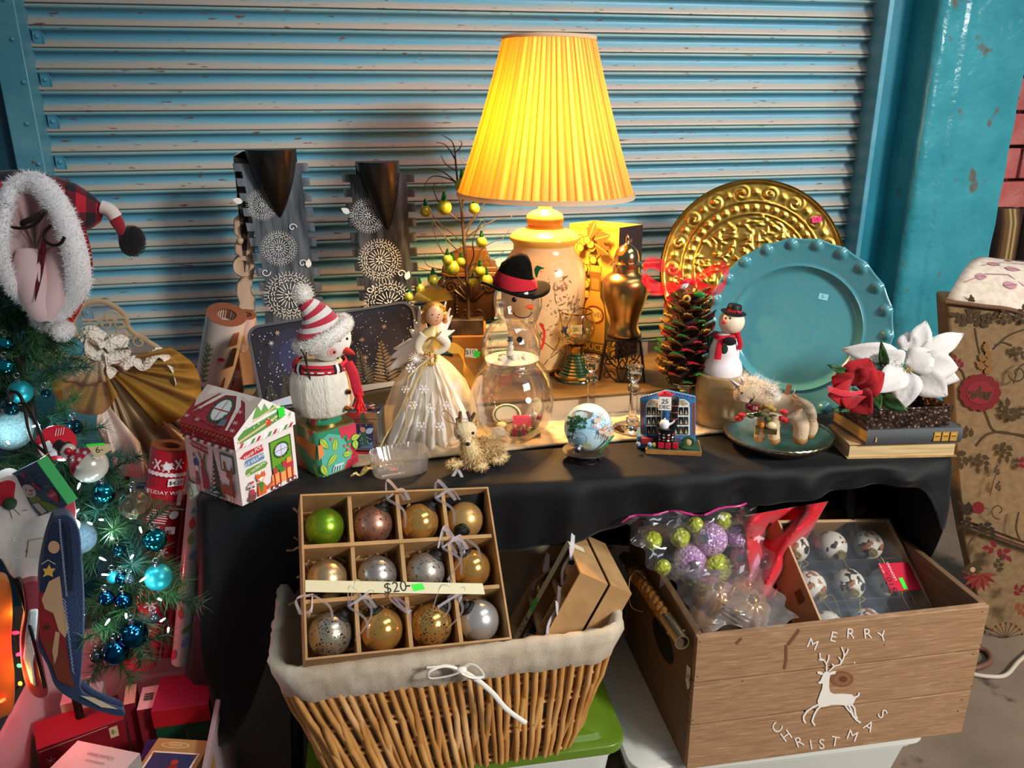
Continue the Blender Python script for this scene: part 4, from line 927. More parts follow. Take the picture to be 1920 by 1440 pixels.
hc=t.q(614,634);hr_=44*t.k(614,634);hr3=(hr_,hr_*.95,hr_*.98)
b=MB();b.ball(hc,hr3,28,18);b.build('head',fl_,t)
b=MB();bd=mat('black_bead','#0c0c0e',rough=.12,coat=.5)
for x,y,r in((637,638,3.2),(650.5,635,2.8)):q_,n_=hit(t,hc,hr3,x,y);b=MB();b.ball(q_,r*t.k(630,640),10,8);b.build('eye',bd,t)
for x,y in((627,660),(633.5,671),(645,670)):q_,n_=hit(t,hc,hr3,x,y);b=MB();b.ball(q_,.0028,8,6);b.build('mouth_bead',bd,t)
P=Print(fn=lambda x,y,o:(lambda h:h[0]+h[1]*o)(hit(t,hc,hr3,x,y)),off=.0006);P.circ('#f0b8b0',623,660,9,16,8);P.circ('#e89a94',624,660,5.5,14,5);P.build('cheek',t)
q_,n_=hit(t,hc,hr3,648,657);kk=t.k(650,660);q2_=t.q(665,664,q_.y-.02);b=MB();b.tube([q_-n_*.003,lerp(q_,q2_,.3),lerp(q_,q2_,.7),q2_],[7*kk,6.5*kk,4.5*kk,1.5*kk],10);b.build('carrot_nose',mat('red_felt','#c8342c',rough=.9),t)
# scarf: plaid band round the neck and a fringed tail
zs=t.q(610,683).z;rs_=47*t.k(610,683);b=MB()
def plaid(u,v):
 k1,k2=int(u*52)%13,int(v*8)
 return '#1c1c22' if k1 in(4,6)or k2 in(2,5)and k1>8 else('#e8e0d8' if k1==5 or k2==3 and k1%2==0 else('#7a1420' if k2 in(2,5)else '#c01e34'))
b.grid(lambda u,v:((rs_+.004*sin(pi*v))*cos(2*pi*u),(rs_+.004*sin(pi*v))*sin(2*pi*u),zs+(v-.5)*22*kk+.002*sin(u*12)),104,8,colfn=plaid,wrap=True)
scm=mat('plaid_knit',attr=True,rough=.95,bump=.3,bs=300);b.build('scarf',scm,t,solid=.002)
tail=bez([t.q(652,680,-.02),t.q(662,700,-.035),t.q(668,724,-.04),t.q(674,744,-.04)],5);b=MB();b.tube(tail,[.010]*len(tail),10,flat=.4,col='#b01c30');b.build('scarf_tail',scm,t)
b=MB()
for i in range(26):e=t.q(674+R.gauss(0,5),770+R.uniform(-6,8),-.04+R.gauss(0,.006));b.tube([t.q(672+R.gauss(0,2.5),738,-.04+R.gauss(0,.004)),lerp(tail[-1],e,.5)+V((R.gauss(0,.002),0,0)),e],.0016,4)
f_=b.build('fringe',mat('red_yarn','#e01a22',rough=.8),t);f_['kind']='stuff'
for x,y in((650,722),(648,752)):
 v=t.q(x,y,-.0);a_=-.9;r_=57*t.k(610,y);z_=v.z;dx=v.x-t.q(cxp-2,y).x;dy=-sqrt(max(r_*r_*1.04-dx*dx,1e-6));b=MB();b.lathe([(.0,.0035),(.0055,.0035),(.0062,.002),(.0062,0),(0,0)],14,m=frame((dx+t.q(cxp-2,y).x,dy,z_),(dx,dy,.1)));b.build('button',bd,t)
# twig arm
b=MB();b.tube([t.q(582,712,-.05),t.q(576,690,-.052),t.q(570,665,-.05),t.q(564,655,-.05)],.0016,5);b.tube([t.q(576,690,-.052),t.q(574,668,-.055),t.q(574,660,-.055)],.0014,5);b.build('twig_arm',bark,t)
# striped hat with fuzzy brim and pompom
ax0,ax1=t.q(603,622),t.q(569,566);pts=[lerp(ax0,ax1,k/14)+V((.006*sin(k/14*pi),0,.004*sin(k/14*pi)))for k in range(15)];rad_=[lerp(47,13,(k/14)**.85)*kk for k in range(15)]
b=MB();b.tube(pts,rad_,28,cap=False)
for k in range(14):
 for j in range(28):b.c[k*28+j]=hx('#c4203a' if(k//2)%2==0 else '#eee6e0')
b.build('hat',mat('chenille',attr=True,rough=.95,bump=1.0,bs=500,sheen=.3),t,sm=60)
b=MB();axd=(ax1-ax0).normalized();M_=frame(ax0-axd*.006,axd);ring=[]
for i in range(49):a_=2*pi*i/48;ring.append(M_@V((47*kk*cos(a_),46*kk*sin(a_),0)))
b.tube(ring,.014,10,cap=False);fz=[]
for i in range(5200):a_=R.uniform(0,2*pi);e=R.uniform(0,2*pi);d=V((cos(a_)*cos(e),sin(a_)*cos(e),sin(e)));fz.append((M_@(V((47*kk*cos(a_),46*kk*sin(a_),0))+d*.013),M_.to_3x3()@d))
b.spikes(fz,.006,.0012);b.build('hat_brim',fl_,t,sm=60)
b=MB();pc=t.q(567,552);b.ball(pc,17*kk,16,10);b.spikes(sph_pts(pc,17*kk,1500),.005,.0012);b.build('pompom',fl_,t)

# -- small silver tin behind
p=onz(690,850,TR);t=Thing('silver_tin','small silver tin with a framed christmas angel picture behind the red scarf','tin',p+V((0,.02,0)),atan2(-p.x,p.y)+rad(-14));hT=t.q(690,766).z;w_=62*t.k(690,800);w2=w_/2
silver=mat('tin_silver','#b8bcc0',rough=.25,metal=1,c2='#8d9298',vs=9);ro_=rrect(-w2,-.02,w2,.035,.008,4)
extr(MB(),ro_,0,hT*.82).build('tin_body',silver,t,sm=50);extr(MB(),[(x*1.03,y*1.03)for x,y in ro_],hT*.82,hT).build('lid',silver,t,sm=50,bev=.002)
P=Print((0,-.02,0),(1,0,0),off=.0008);P.rect('#6a4a3a',.0,hT*.42,w_*.62,hT*.66);P.rect('#23304e',.0,hT*.42,w_*.54,hT*.6);P.poly('#4a6a90',[(-w_*.2,.012),(w_*.25,.012),(w_*.25,hT*.3),(0,hT*.22)])
P.circ('#c08a6a',-.002,hT*.58,.006,10);P.poly('#2f5a4a',[(-.012,hT*.2),(.010,hT*.2),(.004,hT*.52),(-.006,hT*.52)]);P.leaf('#9fb4d0',.004,hT*.5,.02,.012,.6);P.leaf('#8a2a2a',-.004,hT*.62,.01,.006,2)
for k in range(14):P.circ('#dfe4ee',R.uniform(-.014,.014),R.uniform(.02,hT*.7),.001,6)
P.rect('#b3262c',0,.003,w_*.9,.005);P.build('picture_print',t)
P=Print((0,0,hT),(1,0,0),(0,1,0),off=.001)
for k in range(24):P.circ(R.choice(['#7a3a34','#3a4a6a','#c0a890','#a23238']),R.uniform(-w2*.8,w2*.8),R.uniform(-.014,.03),.004,7)
P.build('lid_print',t)
# -- white angel
p=onz(806,828,TR);t=Thing('angel_figure','white angel with feathered wings and a layered lace gown in the middle of the table','angel',p+V((0,.06,0)),group=None)
tulle=cloth('white_tulle','#e6dccb',.35,alpha=.6);lace=cloth('white_lace','#f4f0ea',.3,alpha=.72);satin=mat('ivory_satin','#e2d6bf',rough=.35,sheen=.3);skin=mat('doll_skin','#d8a27c',rough=.5,sss=.1);ghair=mat('gold_hair','#c48d3c',rough=.45,c2='#8a5a22',vs=60,bump=.8,bs=120)
gtrim=mat('gold_trim','#d0a443',rough=.28,metal=.85)
def gown(rows,amp,k,ph):pr=t.prof(0,rows);return pr,(lambda a_,j,r:1+amp*(j/len(rows))*sin(a_*k+ph+.4*sin(a_*3)))
for nm,m_,rows,amp,k,ph in(('underskirt',satin,[(14,662,802),(34,690,802),(52,730,802),(66,775,804),(72,826,806)],.05,9,0),('tulle_skirt',tulle,[(15,660,802),(42,684,804),(66,715,806),(82,755,806),(88,790,806),(84,822,806)],.06,11,1)):
 pr=[(h*t.k(c,y),t.q(c,y).z,t.q(c,y).x)for h,y,c in rows];n=96;vs=[];K=len(pr)
 for i in range(n):
  a_=2*pi*i/n
  for j,(r,z,x)in enumerate(pr):q_=r*(1+amp*(j/K)*sin(a_*k+ph+.5*sin(a_*3)));vs.append(V((x+q_*cos(a_),q_*.75*sin(a_),z)))
 b=MB();b.add(vs,[(i*K+j,i*K+j+1,(i+1)%n*K+j+1,(i+1)%n*K+j)for i in range(n)for j in range(K-1)]);b.build(nm,m_,t,sm=80)
# lace panels falling down the front
for x0,x1,x2,y0,y1,w0,w1 in((800,786,778,672,836,16,48),(806,812,822,672,812,14,50),(812,846,868,668,790,14,46),(794,766,748,668,806,12,40)):
 vs=[];K,S=14,10
 for k in range(K+1):
  u=k/K;cx=(1-u)**2*x0+2*u*(1-u)*x1+u*u*x2;y=lerp(y0,y1,u)
  for s in range(S+1):
   w_=lerp(w0,w1,u);dd=-.018-.068*sin(u*pi/2)-(.006+.012*u)*sin(s/S*14+u*5)-.004*sin(u*24+s);vs.append(t.q(cx+(s/S-.5)*w_,y+(5*sin(s*1.6)if k>=K-1 else 0),0)+V((0,dd*1.0,0)))
 b=MB();b.add(vs,[(i*(S+1)+j,i*(S+1)+j+1,(i+1)*(S+1)+j+1,(i+1)*(S+1)+j)for i in range(K)for j in range(S)]);o=b.build('lace_panel',lace,t,sm=80)
P=Print(fn=lambda x,y,o:t.q(x,y,-.092-o),off=0,step=.00002)
for x,y,s in((795,730,9),(770,690,9),(808,765,10),(840,760,9),(790,800,10),(826,800,9),(775,760,8),(760,730,7),(852,725,8)):
 P.star('#ffffff',x,y,s,6,R.random(),.12)
 for k in range(6):P.circ('#ffffff',x+s*.8*cos(k*1.047),y+s*.8*sin(k*1.047),1.6,6)
o=P.build('snowflake_lace',t);o['kind']='stuff'
b=MB();bw_=[(14,664,802),(18,650,803),(20,636,806),(16,622,810),(7,614,813),(6,604,814)];b.tube([t.q(c,y)for h,y,c in bw_],[h*t.k(c,y)for h,y,c in bw_],16);b.build('bodice',mat('gold_satin','#d2b878',rough=.35,sheen=.2),t,sm=60)
hd=t.q(814,590);hr_=19*t.k(814,590);b=MB();b.ball(hd,(hr_*.92,hr_,hr_*1.1),20,14);nz,nn_=hit(t,hd,hr_,822,594);b.ball(nz,hr_*.13,8,6);b.build('head',skin,t)
for x in(811,823):q_,n_=hit(t,hd,(hr_*.92,hr_,hr_*1.1),x,590);b=MB();b.ball(q_,.0016,8,6);b.build('eye',bd,t)
q_,n_=hit(t,hd,(hr_*.92,hr_,hr_*1.1),819,601);b=MB();b.ball(q_,(.003,.001,.0012),8,6);b.build('mouth',mat('rose','#b0504a',rough=.5),t)
b=MB();b.ball(hd+V((-.002,.006,.006)),(hr_*1.08,hr_*1.02,hr_*1.02),18,12)
for i in range(34):a_=R.uniform(0,2*pi);e=R.uniform(-.2,1.2);b.ball(hd+V((hr_*1.05*cos(a_)*cos(e),.006+abs(hr_*sin(a_)*cos(e))*.9,hr_*sin(e))),hr_*.26,8,6)
for s in(-1,1):
 for k in range(3):b.ball(hd+V((s*hr_*(.95+.05*k),.004,-hr_*(.1+.3*k))),hr_*.3,8,6)
b.build('hair',ghair,t)
b=MB();hc_=t.q(812,566,.012)
for k in range(60):a_=lerp(-.15,pi+.15,k/59);b.tube([hc_,hc_+V((cos(a_)*hr_*1.9,.004,abs(sin(a_))*hr_*1.5+.002))],[.0012,.0005],4)
o=b.build('halo_rays',gtrim,t);o['kind']='stuff'
b=MB();b.tube([hd+V((hr_*1.15*cos(a_),-hr_*.2,hr_*(.55+.0*a_)+hr_*.4*sin(a_)))for a_ in[2*pi*k/24 for k in range(25)]],.0014,5,cap=False);b.build('circlet',gtrim,t)
feath=mat('white_feather','#efece6',rough=.8,bump=.3,bs=200)
def wing(pts,y):  # pts: root then feather tips
 b=MB();r_=t.q(*pts[0],y)
 for(x,yy,w_)in pts[1:]:petal(b,r_,t.q(x,yy,y+R.uniform(.0,.012)),w_*t.k(x,yy),(0,-1,.1),.06,7,fold=-.1,tipw=.35)
 b.build('wing',feath,t,solid=.002,sm=70)
wing([(796,640),(724,698,26),(730,672,26),(738,654,24),(758,642,24),(776,600,22),(768,618,24),(786,575,22)],.03)
wing([(818,632),(836,566,16),(845,578,16),(848,592,18),(842,606,18),(852,620,16)],.035)
b=MB();slv=[(795,628),(784,646),(786,660),(796,668)];b.tube(bez([t.q(x,y,-.018)for x,y in slv],5),[.012-.0004*k for k in range(16)],10);slv=[(822,628),(836,642),(832,654),(812,664)];b.tube(bez([t.q(x,y,-.022)for x,y in slv],5),[.012-.0004*k for k in range(16)],10);b.build('sleeves',satin,t,sm=60)
b=MB()
for x in(800,808):b.ball(t.q(x,667,-.032),.006,8,6)
b.build('hands',skin,t)
b=MB()
for i in range(26):a_=R.uniform(0,6.3);b.ball(t.q(800+16*cos(a_)+R.gauss(0,3),672+9*sin(a_)+R.gauss(0,3),-.036),(.0035,.003,.0028),7,5)
b.build('gold_posy',gtrim,t);b=MB()
for i in range(16):a_=.4*i;b.tube([t.q(782,672,-.04),t.q(782+16*cos(a_),672+14*sin(a_),-.05)],[.0012,.0004],4)
b.build('sprig',feath,t)
b=MB();b.tube(bez([t.q(800,640,-.028),t.q(808,633,-.03),t.q(820,632,-.028),t.q(828,622,-.02)],6),.0022,5);b.build('neck_braid',gtrim,t)
cordm=mat('gold_cord','#d9c07a',rough=.4,metal=.5)
e0=t.I@onz(694,876,TT+.004);e1=t.I@onz(676,892,TT+.004)
for L_ in([t.q(800,672,-.05),t.q(780,715,-.085),t.q(750,770,-.1),t.q(722,820,-.1),e0,e1],[t.q(804,674,-.05),t.q(770,740,-.1),t.q(775,770,-.105),t.q(756,812,-.11),t.q(735,850,-.115)],[t.q(806,670,-.05),t.q(772,700,-.09),t.q(764,720,-.1),t.q(760,800,-.11)]):
 b=MB();b.tube(bez(L_,8),.0014,5);b.build('cord',cordm,t)
b=MB();petal(b,e1,t.I@onz(700,878,TT+.012),.016,(0,0,1),.2);petal(b,e1,t.I@onz(657,893,TT+.006),.010,(0,0,1),.2);b.build('gold_tassel',cordm,t,solid=.001)
b=MB();pts=bez([t.q(812,640,-.03),t.q(840,650,-.02),t.q(866,660,-.01),t.q(872,690,0),t.q(890,725,.0)],6);b.ribbon(pts,[.02+.004*sin(k)for k in range(len(pts))],(0,.3,1));b.build('sheer_ribbon',cloth('gold_sheer','#d8ae4a',.4,alpha=.7),t,sm=80)
P=Print(t.q(886,662,-.02),(1,0,0),off=.001);kk=t.k(886,662);P.poly('#efe4c4',[(-14*kk,-6*kk),(6*kk,-10*kk),(10*kk,8*kk),(-12*kk,10*kk)]);P.text('#2a2420',-4*kk,2*kk,12*kk,'$10');P.rect(stick_green,8*kk,-2*kk,11*kk,12*kk,-.3);P.build('price_tag',t)

# -- pressed glass dish
p=onz(750,884,TT);t=Thing('glass_dish','ribbed clear glass relish dish at the front edge of the table','dish',p);kk=t.k(750,880)
crys=mat('crystal','#ffffff',rough=.02,trans=1,ior=1.45);wD,dD,hD=51*kk,33*kk,t.q(750,846).z
def dflute(a_,j,r):return 1+.035*cos(a_*30)
def oval(a_):c_,s_=abs(cos(a_)),abs(sin(a_));return 1/(c_**3.2+s_**3.2)**(1/3.2)
b=MB();rows=[(0,.004),(.80,.004),(.88,.006),(.97,hD),(1.0,hD+.001),(1.02,hD-.002),(.96,.004),(.88,0),(0,0)];n=120;K=len(rows);vs=[]
for i in range(n):
 a_=2*pi*i/n;q_=oval(a_)
 for j,(r,z)in enumerate(rows):f_=(1+.045*abs(cos(a_*20))*(1 if 3<=j<=6 else 0));vs.append(V((wD*r*q_*f_*cos(a_),dD*r*q_*f_*sin(a_),z+(.002*cos(a_*40)if 3<=j<=5 else 0))))
b.add(vs,[(i*K+j,i*K+j+1,(i+1)%n*K+j+1,(i+1)%n*K+j)for i in range(n)for j in range(K-1)]);b.build('dish',thin('pressed_glass','#ffffff',refl=.3,rough=.05,edge=.85,haze=.06),t,sm=60,rot=(0,0,rad(12)))
P=Print((-.012,-.0,.0062),(1,0,0),(0,1,0));P.circ('#e08a98',0,0,.009,10,.006);P.build('price_sticker',t)

# -- straw deer
p=onz(890,872,TT);t=Thing('straw_deer','small straw reindeer figure lying at the table edge below the glass snowman','deer',p,atan2(-p.x,p.y)+0)
straw=mat('straw',attr=True,rough=.85);kk=t.k(890,860)
def straws(b,c,r,n,L_,w_,bias,cols=('#e0c590','#c9a566','#efdcb0','#b58d52')):
 for cc in cols:b.spikes([(q_,d+V(bias))for q_,d in sph_pts(c,r,n//len(cols))],L_,w_,cc,.3)
b=MB();bc=t.q(908,846,.02);br_=(34*kk,22*kk,25*kk);b.ball(bc,br_,18,12,col='#c9a874');straws(b,bc,br_,2600,.014,.0016,(.5,-.3,-.6));b.build('body',straw,t,sm=0)
b=MB();b.tube(bez([t.q(888,862,-.01),t.q(882,845,-.02),t.q(876,824,-.02)],5),[20*kk-.9*kk*k for k in range(11)],14,col='#d8bd8c')
for k in range(9):straws(b,t.q(888-k*1.4,862-k*4.5,-.015),(19*kk-k*kk,)*3,260,.012,.0015,(0,-.4,-1.0))
b.build('neck',straw,t,sm=0)
b=MB();h0,h1=t.q(872,804,-.02),t.q(877,832,-.058);b.tube([lerp(h0,h1,k/6)for k in range(7)],[20*kk,22*kk,20*kk,15*kk,10*kk,7.5*kk,4.5*kk],14,col='#dcc397')
for k in range(6):straws(b,lerp(h0,h1,k/7),((20-k*2.3)*kk,)*3,160,.006,.0013,(0,-.7,-1.0))
b.build('head',straw,t,sm=0)
for x,y in((861,818),(887,812)):b=MB();b.ball(t.q(x,y,-.044),.0032,8,6);b.build('eye',bd,t)
b=MB();b.ball(h1+V((0,-.004,.001)),(.005,.004,.0038),10,8);b.build('nose',bd,t)
for s,x in((-1,858),(1,893)):b=MB();petal(b,t.q(x-s*6,806,-.015),t.q(x+s*2,788 if s>0 else 790,-.012),.012,(0,-1,0),.1);b.build('ear',mat('ear_felt','#c49a68',rough=.9),t,solid=.003)
antl=mat('antler_felt','#5a4632',rough=.9,bump=.4,bs=300)
for pts,pr2 in(([(864,802),(862,790),(863,772)],[(862,796),(856,784)]),([(880,802),(882,786),(876,772)],[(882,790),(890,774)])):
 b=MB();b.tube([t.q(x,y,-.012)for x,y in pts],[.0042,.004,.0032],8);b.tube([t.q(x,y,-.012)for x,y in pr2],[.0038,.003],8);b.build('antler',antl,t,sm=60)
b=MB();
for x,y,yy in((852,870,-.04),(932,862,-.01),(900,874,-.035),(940,856,.01)):b.ball(t.q(x,y,yy),(13*kk,11*kk,6*kk),10,6,col='#dcc08c');straws(b,t.q(x,y,yy),(13*kk,11*kk,6*kk),240,.008,.0014,(0,0,-.2))
b.build('feet',straw,t,sm=0)
b=MB();b.tube(bez([t.q(858,796,-.01),t.q(840,790,0),t.q(828,776,.0),t.q(834,770,0),t.q(844,778,0),t.q(850,790,0)],5),.0007,4);b.build('hanging_loop',mat('brown_thread','#7a4a2a',rough=.8),t)
b=MB();ll=bez([t.q(858,880,-.045),t.q(848,896,-.05),t.q(844,914,-.055),t.q(852,914,-.058),t.q(866,898,-.056),t.q(860,882,-.048)],6);b.ribbon(ll,.006,(1,0,.2));b.build('white_ribbon',cloth('organza','#efeaf2',.4,alpha=.8),t,sm=80)

# -- glass snowman jar and the trinkets in it
p=onz(961,812,TR);t=Thing('glass_snowman','clear glass three tier snowman jar wearing a black felt hat','jar',p)
kk=t.k(961,760)
body_=t.prof(961,[(38,824),(52,820),(66,806),(75,785),(78,765),(77,742),(70,718),(60,701),(51,692),(50,688)]);body_=[(r,z-body_[0][1]+.001)for r,z in body_]
b=MB();b.lathe(body_,48,cap=False);b.lathe([(0,.0015),(body_[0][0],.001)],48,cap=False);b.build('bottom_bowl',clear,t,sm=70)
b=MB();b.lathe(t.prof(959,[(50,689),(53,686),(51,683),(53,680),(50,677),(54,664),(56,650),(54,634),(47,618),(38,607)]),48,cap=False,m=MX.Translation((-.002,0,0)));b.build('middle_bowl',clear,t,sm=70)
b=MB();b.lathe(t.prof(971,[(36,610),(34,604),(39,594),(44,580),(46,566),(45,552),(41,540)]),48,cap=False,m=MX.Translation((t.q(971,570).x,0,0)));b.build('head_bowl',clear,t,sm=70)
hc_=t.q(971,566);hr_=46.5*kk
for x,y,m_ in((964,562,bd),(1000,559,mat('grey_bead','#7a8490',rough=.1,coat=.6))):q_,n_=hit(t,hc_,hr_,x,y);b=MB();b.ball(q_,(.0055,.003,.0055),12,8);b.build('eye',m_,t)
q_,n_=hit(t,hc_,hr_,996,576);b=MB();q2=t.q(984,574,q_.y-.022);b.tube([q_,lerp(q_,q2,.5),q2],[5*kk,3.4*kk,.6*kk],10);b.build('carrot_nose',mat('orange_nose','#d8521e',rough=.4),t)
b=MB();b.tube([hit(t,hc_,hr_*1.004,970+17*cos(a_)*-1+10,585+11*sin(a_))[0]for a_ in[pi*k/12 for k in range(13)]],.0011,5);b.build('mouth',bd,t)
mc_=t.q(959,650);
for x,y,c_,r_ in((974,637,mc_,56*kk),(986,721,t.q(961,760),78*kk),(990,751,t.q(961,760),78*kk)):q_,n_=hit(t,c_,r_,x,y);b=MB();b.lathe([(0,.003),(.0062,.003),(.0068,.001),(0,0)],14,m=frame(q_,n_));b.build('button',bd,t)
felt=mat('black_felt','#0a0807',rough=.95,c2='#17110c',vs=30,spec=.1)
zb=t.q(968,541).z;bx=t.q(967,541).x
b=MB();b.grid(lambda u,v:(bx+lerp(.018,62*kk,v)*cos(2*pi*u),lerp(.018,62*kk,v)*.8*sin(2*pi*u),zb+.003+v*.009*sin(4*pi*u+.6)-v*v*.006*cos(2*pi*u)),48,5,wrap=True);b.build('hat_brim',felt,t,sm=70,solid=.004)
b=MB();cr=[(966,540,38),(966,520,34),(970,506,31),(979,492,22),(986,483,13),(990,480,3)];b.tube([t.q(x,y)for x,y,r in cr],[r*kk for x,y,r in cr],20);b.build('hat_crown',felt,t,sm=50)
b=MB();b.tube([t.q(966,538),t.q(966,522),t.q(968,514)],[40.5*kk,38*kk,34*kk],24,cap=False);b.build('hat_band',mat('red_felt2','#b81426',rough=.9),t)
b=MB()
for k in range(9):b.tube(bez([t.q(1006,520,-.012),t.q(1003+k,506,-.014),t.q(1008+k*1.5,498+k*.6,-.014)],4),.0013,4)
b.build('feather',mat('green_feather','#0f5a2a',rough=.8),t)
b=MB();b.ribbon(bez([t.q(1012,606,.01),t.q(1020,620,.015),t.q(1019,640,.015),t.q(1014,656,.015)],5),.006,(1,.3,0));b.build('red_ribbon',mat('red_ribbon','#c8201c',rough=.4),t)
Ib=t.M
def inside(name,label,cat,px,py,z,dy=0.0):w_=Ib@(t.q(px,py,dy));w_.z=(Ib@V((0,0,z))).z;return Thing(name,label,cat,w_,t.a)
snow=mat('fake_snow','#e8e6e2',rough=1,bump=1,bs=120)
z_=t.q(959,672).z
s=inside('snow_fluff','patch of white fake snow inside the middle glass bowl','fake snow',960,672,z_-.004);b=MB();b.ball((0,0,.004),(50*kk,46*kk,.006),20,8)
for k in range(30):b.ball((R.uniform(-.03,.03),R.uniform(-.028,.02),.009),R.uniform(.004,.009),8,6)
b.build('fluff',snow,s);s.e['kind']='stuff'
s=inside('toy_snowman','tiny white snowman in a grey top hat inside the middle glass bowl','snowman',957,668,z_+.008,-.012);wht=mat('white_paint','#efeae2',rough=.5)
b=MB();b.ball((0,0,.008),.009,12,8);b.ball((0,0,.020),.0075,12,8);b.ball((0,0,.031),.006,12,8);b.build('body',wht,s);b=MB();b.lathe([(.0075,.035),(.0075,.0365),(.0046,.0365),(.0050,.046),(0,.046)],14);b.build('top_hat',mat('grey_hat','#4a4a4a',rough=.7),s)
b=MB()
for x,z in((-.002,.032),(.002,.032),(0,.026),(0,.021),(0,.016),(-.004,.019),(.004,.015)):b.ball((x,-.0075 if z>.015 else-.009,z),.0009,6,4)
b.build('coal_dots',bd,s);b=MB();b.box((-.004,0,-.003),(.03,.022,.006));b.build('base',mat('stone_base','#8f8a82',rough=.8),s,bev=.001)
z0=.003
s=inside('oval_plaque','cream oval plaque with a green rim inside the bottom glass bowl','ornament',950,790,z0,.03);b=MB();b.lathe([(0,-.003),(.030,-.003),(.033,0),(.030,.003),(.026,.002),(0,.002)],28,m=frame((0,0,.030),(0,-1,.5)),oval=.75);b.build('plaque',mat('cream_china','#e8dcc0',rough=.3),s);b=MB();b.lathe([(.025,.002),(.028,.002),(.028,.0034),(.025,.0034),(.025,.002)],28,m=frame((0,0,.030),(0,-1,.5)),oval=.75,cap=False);b.build('green_rim',mat('green_paint','#4f6a3a',rough=.5),s)
s=inside('candle_stub','short ivory candle beside the red cottage inside the bottom glass bowl','candle',941,800,z0,.0);b=MB();b.lathe([(.011,0),(.0115,.018),(.009,.021),(0,.021)],18);b.build('wax',mat('ivory_wax','#dfcda0',rough=.4,sss=.2),s)
s=inside('toy_cottage','tiny cottage with a pink shingled roof inside the bottom glass bowl','toy house',978,800,.012,-.01);red=mat('toy_red','#b3192c',rough=.35,coat=.3)
b=MB();b.box((0,0,.008),(.030,.02,.016));b.build('walls',mat('toy_cream','#d8c09a',rough=.6),s);b=MB()
for r_ in range(5):
 for c_ in range(6):b.box((-.0165+.0066*c_+(.0016 if r_%2 else 0),-.014+.003*r_,.0165+.0034*r_),(.0062,.0052,.002),m=MX.Rotation(.75,4,'X'))
b.box((0,.007,.024),(.036,.004,.014));b.build('shingle_roof',mat('pink_roof','#d83a5e',rough=.4),s)
b=MB();b.box((.002,-.0125,.009),(.009,.004,.013));b.build('doorway',wht,s)
for x in(965,982):  # two red figures
 s=inside('toy_elf','tiny red figure beside the cottage in the bottom glass bowl, %s one'%('left hand' if x==965 else 'right hand'),'figurine',x,812,z0,-.035);b=MB();b.tube([(-.004,0,0),(-.002,0,.012),(0,0,.020)],[.0028,.0032,.003],8);b.tube([(.004,-.002,0),(.002,0,.012),(0,0,.018)],[.0028,.003,.003],8);b.tube([(-.008,-.004,.020),(0,0,.021),(.009,-.003,.017)],[.002,.0035,.002],8);b.build('body',red,s);b=MB();b.ball((0,-.001,.028),.0045,10,8);b.build('head',skin,s)
s=inside('glitter_sheep','sparkly white sheep figure lying inside the bottom glass bowl','figurine',934,812,z0,-.03);b=MB();b.ball((0,0,.012),(.017,.012,.012),16,10);b.ball((.016,-.004,.008),(.007,.006,.006),12,8);b.build('body',mat('glitter_white','#d8cec4',rough=.4,bump=1,bs=300),s);b=MB();b.ball((.022,-.006,.0075),.0016,6,4);b.ball((.018,-.009,.011),.001,6,4);b.build('nose',mat('pink_nose','#c0607a',rough=.5),s)
s=inside('toy_rabbit','small tan and white rabbit figure at the right inside the bottom glass bowl','figurine',1003,800,z0+.008,.0);b=MB();b.ball((0,0,.014),(.010,.009,.014),14,10);b.ball((-.002,-.002,.032),(.008,.007,.008),12,8);b.ball((-.004,0,.044),(.003,.002,.008),8,6);b.build('body',mat('tan_paint','#d0b090',rough=.6,c2='#efe8e0',vs=60),s);b=MB();b.ball((.010,-.004,.028),.006,10,8);b.build('red_cap',red,s)
s=inside('green_cushion','flat olive green base under the cottage in the bottom glass bowl','ornament',985,812,z0,-.012);b=MB();b.lathe([(0,0),(.034,0),(.036,.004),(.03,.008),(0,.008)],24,oval=.55);b.build('base',mat('olive_base','#6a7a3a',rough=.8,bump=.8,bs=200),s)
t_jar=t

# -- crystal candlesticks
for i,(cx,yt,yb,lab)in enumerate(((1111,668,782,'left crystal candlestick, behind the painted globe ornament'),(1189,686,803,'right crystal candlestick, beside the calendar figurine'))):
 p=onz(cx-4,yb,TR);t=Thing('candlestick',lab,'candlestick',p,group='pair of crystal candlesticks');d=yb-yt
 L_=[(34,1.0),(36,.98),(26,.955),(12,.925),(9,.90),(12,.885),(12,.84),(8,.82),(7.2,.78),(7.2,.42),(11,.40),(12,.37),(11,.31),(6,.275),(5,.265),(9,.23),(12.5,.19),(13,.04),(16,.02),(16,0),(11,.0),(10,.10),(0,.10)]
 b=MB();b.lathe(t.prof(0,[(h,yt+d*s_,cx-4*s_)for h,s_ in L_]),8 if False else 12);b.build('stem',crys,t,sm=20)

